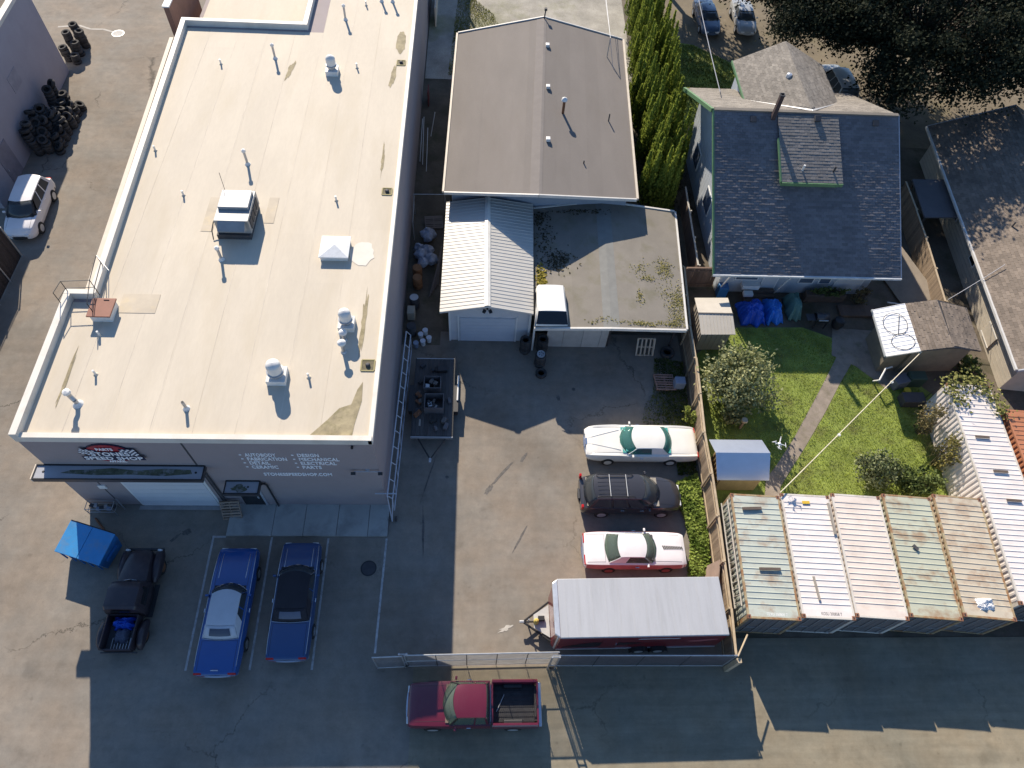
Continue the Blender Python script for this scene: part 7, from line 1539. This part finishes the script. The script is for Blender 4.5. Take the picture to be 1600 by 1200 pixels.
# --- broadleaf trees
def limb_tree(name, label, x, y, H_, crown_c, crown_r, nclump, nleaf, size, mat, trunk_r=.3, group=None, extra=(), hollow=.35, clump_r=1.0):
    t = thing(name, label, 'tree', (x, y, 0), 0, group); m = MB(); cc = Vector(crown_c)
    m.tube((x, y, 0), (x + .2, y + .1, H_ * .35), trunk_r, 9, trunk_r * .75); fork = Vector((x + .2, y + .1, H_ * .35)); m.build('trunk', bark, t, smooth=60)
    C_ = []
    while len(C_) < nclump:
        v = NP.normal(size=3); v /= np.linalg.norm(v); r = NP.uniform(hollow, 1) ** .5; C_.append((crown_c[0] + v[0] * r * crown_r[0], crown_c[1] + v[1] * r * crown_r[1], crown_c[2] + v[2] * r * crown_r[2] * (1 if v[2] > 0 else .7)))
    C_ += list(extra); lm = MB()
    for k in range(0, len(C_), 3):
        c = Vector(C_[k]); mid_ = fork.lerp(c, .5) + Vector((random.uniform(-.4, .4), random.uniform(-.4, .4), .5)); lm.tube(fork, mid_, trunk_r * .3, 5, trunk_r * .16); lm.tube(mid_, c, trunk_r * .16, 5, .02)
    lm.build('limb', bark, t, kind='stuff')
    P, V = [], []
    for c in C_:
        n = int(nleaf * NP.uniform(.6, 1.3)); s_ = clump_r * NP.uniform(.6, 1.2); P.append(np.array(c) + NP.normal(size=(n, 3)) * np.array([s_ * .5, s_ * .5, s_ * .33])); V.append(np.full(n, NP.uniform(.15, .85)))
    leafmesh('crown', np.concatenate(P), size, mat, t, nrm=(0, 0, .6), jit=.8, var=np.concatenate(V), aspect=1.5); return t
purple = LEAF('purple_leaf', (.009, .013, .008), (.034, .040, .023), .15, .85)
ex = [(21.5 + NP.uniform(0, 5.5), 47.5 + NP.uniform(0, 7), 7.0 + NP.uniform(-1, 1.5)) for _ in range(115)] + [(NP.uniform(22.5, 36), NP.uniform(52, 61), NP.uniform(6, 9)) for _ in range(110)] + [(NP.uniform(18.5, 25), NP.uniform(53, 60), NP.uniform(5.5, 8)) for _ in range(46)] + [(26.8 + NP.uniform(0, 6), 41.0 + NP.uniform(0, 4), 5.5 + NP.uniform(-1, 1.5)) for _ in range(16)]  # clumps added around the crown, many out of view, to shade the ground
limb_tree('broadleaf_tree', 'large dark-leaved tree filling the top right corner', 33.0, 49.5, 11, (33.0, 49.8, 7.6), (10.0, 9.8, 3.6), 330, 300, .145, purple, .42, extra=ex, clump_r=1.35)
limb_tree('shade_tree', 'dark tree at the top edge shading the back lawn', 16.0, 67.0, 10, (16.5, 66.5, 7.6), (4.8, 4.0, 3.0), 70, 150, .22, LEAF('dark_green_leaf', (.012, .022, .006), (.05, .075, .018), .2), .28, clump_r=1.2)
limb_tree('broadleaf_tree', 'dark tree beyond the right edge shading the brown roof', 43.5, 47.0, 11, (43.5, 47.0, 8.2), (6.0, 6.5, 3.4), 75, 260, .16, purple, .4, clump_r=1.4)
# --- shrubs
def shrub(name, label, x, y, rx, ry, z0, z1, n, size, mat, cat='shrub', clumps=26, var_up=True):
    t = thing(name, label, cat, (x, y, 0)); m = MB()
    for k in range(7):
        a = 2 * math.pi * k / 7; m.tube((x + .1 * math.cos(a), y + .1 * math.sin(a), 0), (x + rx * .55 * math.cos(a), y + ry * .55 * math.sin(a), z1 * .75), .03, 5, .012)
    m.build('stem', bark, t, kind='stuff'); P, V = [], []
    for k in range(clumps):
        v = NP.normal(size=3); v /= np.linalg.norm(v); r = NP.uniform(.35, 1) ** .6; c = np.array([x + v[0] * rx * r, y + v[1] * ry * r, (z0 + z1) / 2 + v[2] * (z1 - z0) / 2 * r]); nn = max(6, n // clumps)
        P.append(c + NP.normal(size=(nn, 3)) * np.array([rx, ry, (z1 - z0) / 2]) * .19); V.append(np.full(nn, NP.uniform(.2, .9)))
    P = np.concatenate(P); P[:, 2] = np.maximum(P[:, 2], .04); leafmesh('foliage', P, size, mat, t, nrm=(0, 0, .5), jit=.9, var=np.concatenate(V), aspect=1.6); return t
varg = LEAF('variegated_leaf', (.06, .09, .028), (.48, .48, .25), .3); midg = LEAF('mid_green_leaf', (.03, .055, .014), (.17, .21, .07), .25); brn = LEAF('brown_leaf', (.06, .045, .03), (.26, .22, .10), .2)
shrub('variegated_shrub', 'large variegated shrub beside the board fence in the garden', 14.85, 21.35, 1.9, 1.8, .5, 2.9, 6000, .12, varg, clumps=64)
shrub('low_shrub', 'small variegated growth at the foot of the large shrub', 14.5, 19.5, .8, .45, .2, 1.1, 700, .11, varg, clumps=14)
shrub('garden_bush', 'round speckled green bush on the lawn behind the white containers', 21.35, 16.1, 1.1, .95, .2, 1.9, 2600, .10, LEAF('speckled_leaf', (.035, .06, .02), (.27, .29, .15), .2), clumps=34)
shrub('garden_bush', 'low feathery bush behind the rusted sage container', 23.7, 15.6, 1.25, .8, .1, 1.3, 2200, .11, midg, clumps=30)
shrub('brown_shrub', 'wispy brown shrub beside the long white container wall', 25.2, 19.0, .6, .8, .4, 2.6, 900, .09, brn, clumps=24)
shrub('brown_shrub', 'wispy shrub with yellowing leaves near the long white container middle', 25.45, 17.0, .4, .9, .2, 2.4, 700, .09, LEAF('yellowing_leaf', (.06, .07, .02), (.33, .28, .09), .2), clumps=20)
shrub('leafy_shrub', 'green shrub between the old shed and the beige wall', 29.6, 23.2, .7, 1.0, .1, .9, 700, .13, midg, clumps=14)
shrub('potted_plant', 'dark plant in the planter below the house windows', 22.3, 28.6, 1.1, .3, .6, 1.2, 700, .1, midg, 'plant', clumps=16)
shrub('dry_plant', 'dry brown plant at the house front corner', 24.4, 28.5, .5, .4, .1, 1.2, 500, .1, brn, 'plant', clumps=12)
shrub('small_bush', 'small dark bush by the container corner at the path end', 16.8, 14.75, .35, .3, .05, .6, 350, .08, midg, clumps=8)
shrub('fence_plant', 'bright leafy plant at the fence behind the white coupe', 12.0, 19.6, .35, .5, .1, 1.0, 420, .12, LEAF('bright_leaf', (.08, .12, .02), (.32, .36, .09), .3), 'plant', clumps=10)
# vine over the far end of the long white container
vp = []
for c in ((26.35, 20.6, .35), (27.0, 20.9, .4), (28.0, 20.3, .3), (28.3, 19.6, .28), (28.4, 18.9, .25), (26.3, 19.6, .25), (27.6, 20.7, .3), (26.0, 20.2, .3)):
    vp.append(np.array([c[0], c[1], 2.75]) + NP.normal(size=(85, 3)) * np.array([c[2], c[2], .13]))
vt = thing('trailing_vine', 'trailing vine over the far end of the long white container', 'vine', (26.2, 20.9, 0)); leafmesh('foliage', np.concatenate(vp), .11, LEAF('vine_leaf', (.08, .09, .02), (.34, .33, .11), .25), vt, nrm=(0, 0, 1))
m = MB(); m.path([(26.0, 20.95, 0), (26.1, 21.0, 1.5), (26.4, 20.7, 2.7), (27.3, 20.6, 2.72), (28.3, 19.8, 2.72), (28.4, 18.8, 2.7)], .02, 5); m.build('stem', bark, vt)
m = MB()
for k in range(9): a = (25.2 + random.uniform(-.2, .3), 17.5 + random.uniform(-.8, 1.2), .1); m.tube(a, (a[0] + random.uniform(-.3, .5), a[1] + random.uniform(-.6, .9), random.uniform(1.6, 2.7)), .018, 4, .008)
tagged(m, 'bare_canes', 'bundle of bare yellow canes against the long white container', 'canes', M('cane', (.42, .32, .14), .8))
# --- ground cover
def scatter(name, label, poly, n, size, mat, excl=(), z=.03, zr=.05, axis=None, aspect=1.6, cat='plants', nrm=(0, 0, 1.0), thin=None):
    a = np.array(poly); x = NP.uniform(a[:, 0].min(), a[:, 0].max(), n * 3); y = NP.uniform(a[:, 1].min(), a[:, 1].max(), n * 3); k = inpoly(x, y, poly)
    for e in excl: k &= ~inpoly(x, y, e)
    if thin is not None: k &= NP.uniform(0, 1, len(x)) < thin(x, y)
    x, y = x[k][:n], y[k][:n]; P = np.stack([x, y, z + NP.uniform(0, zr, len(x))], 1)
    var = .5 + .28 * np.sin(x * 1.7 + np.sin(y * 2.1)) * np.cos(y * 1.3) + .2 * np.sin(5 * x + 3 * y)
    if axis is not None: o_ = leafmesh(name, P, size, mat, None, axis=np.tile(np.array(axis, float), (len(P), 1)), ajit=.45, aspect=aspect, var=var)
    else: o_ = leafmesh(name, P, size, mat, None, nrm=nrm, aspect=aspect, var=var)
    o_['kind'] = 'stuff'; o_['label'] = label; o_['category'] = cat; return o_
lawnp = [(12.75, 14.3), (25.3, 14.3), (26.7, 21.4), (24.0, 24.5), (20.3, 26.2), (16.0, 26.2), (13.0, 23.9)]; pathp = pth + ptr[::-1]
patio = [(22.2, 26.4), (25.2, 26.2), (26.0, 23.0), (24.3, 21.9), (22.9, 23.5), (21.6, 24.3)]
scatter('lawn_grass', 'short green grass of the garden lawn', lawnp, 42000, .028, LEAF('grass_blade', (.18, .24, .03), (.42, .47, .09), .45), (pathp, patio, [(12.4, 14.9), (15.2, 14.9), (15.2, 17.2), (12.4, 17.2)]), z=.02, zr=.03, axis=(0, 0, 1), aspect=2.6, cat='grass')
scatter('back_lawn_grass', 'shaded grass behind the house', [(15.3, 45.6), (24.5, 46), (23.3, 52), (18, 56.4), (15.4, 56.8)], 9000, .06, LEAF('shade_tinted_grass', (.06, .08, .012), (.17, .20, .04), .3), z=.02, zr=.04, axis=(0, 0, 1), aspect=2.2, cat='grass')  # blades darker than the garden lawn's: tree shade put into the colour
scatter('ivy_ground_cover', 'lush green ground cover between parked cars and board fence', [(10.75, 15.7), (11.95, 16.2), (11.95, 13.0), (11.75, 10.6), (10.6, 10.6), (11.0, 12.3), (10.9, 13.6), (10.6, 14.9)], 5200, .105, LEAF('ivy_leaf', (.07, .12, .015), (.34, .42, .09), .35), z=.05, zr=.28, cat='ground cover')
scatter('yard_weeds', 'weeds and grass along the fence behind the white coupe', [(9.3, 19.3), (12.1, 19.3), (12.3, 23.6), (10.6, 23.9), (10.2, 21.3), (9.5, 20.4)], 5200, .05, LEAF('weed_blade', (.05, .075, .015), (.18, .21, .05), .3), z=.02, zr=.1, axis=(0, 0, 1), aspect=2.4, cat='weeds', thin=lambda x, y: np.clip((x - 9.2) / 2.2, .12, 1))
scatter('fence_weeds', 'grass growing beside the board fence under the white coupe tail', [(10.9, 16.2), (12.0, 16.2), (12.1, 19.3), (11.3, 19.3)], 2600, .05, MATS['weed_blade'], z=.02, zr=.1, axis=(0, 0, 1), aspect=2.4, cat='weeds')
scatter('gravel_grass', 'patchy grass on the gravel behind the roll-roofed building', [(-2.6, 51), (3.5, 51.5), (1.0, 60), (-2.0, 64)], 9000, .05, LEAF('dry_blade', (.10, .12, .02), (.28, .27, .07), .3), z=.0, zr=.06, axis=(0, 0, 1), aspect=2.4, cat='grass', thin=lambda x, y: np.clip(.55 + .6 * np.sin(x * 1.1 + y * .5) * np.cos(y * .45), .04, 1))
scatter('hedge_foot_weeds', 'leaf litter along the foot of the cedar hedge', [(10.9, 35), (15.0, 36), (15.3, 55), (11.6, 55)], 5000, .07, MATS['dead_leaf'], z=.0, zr=.05, cat='litter')
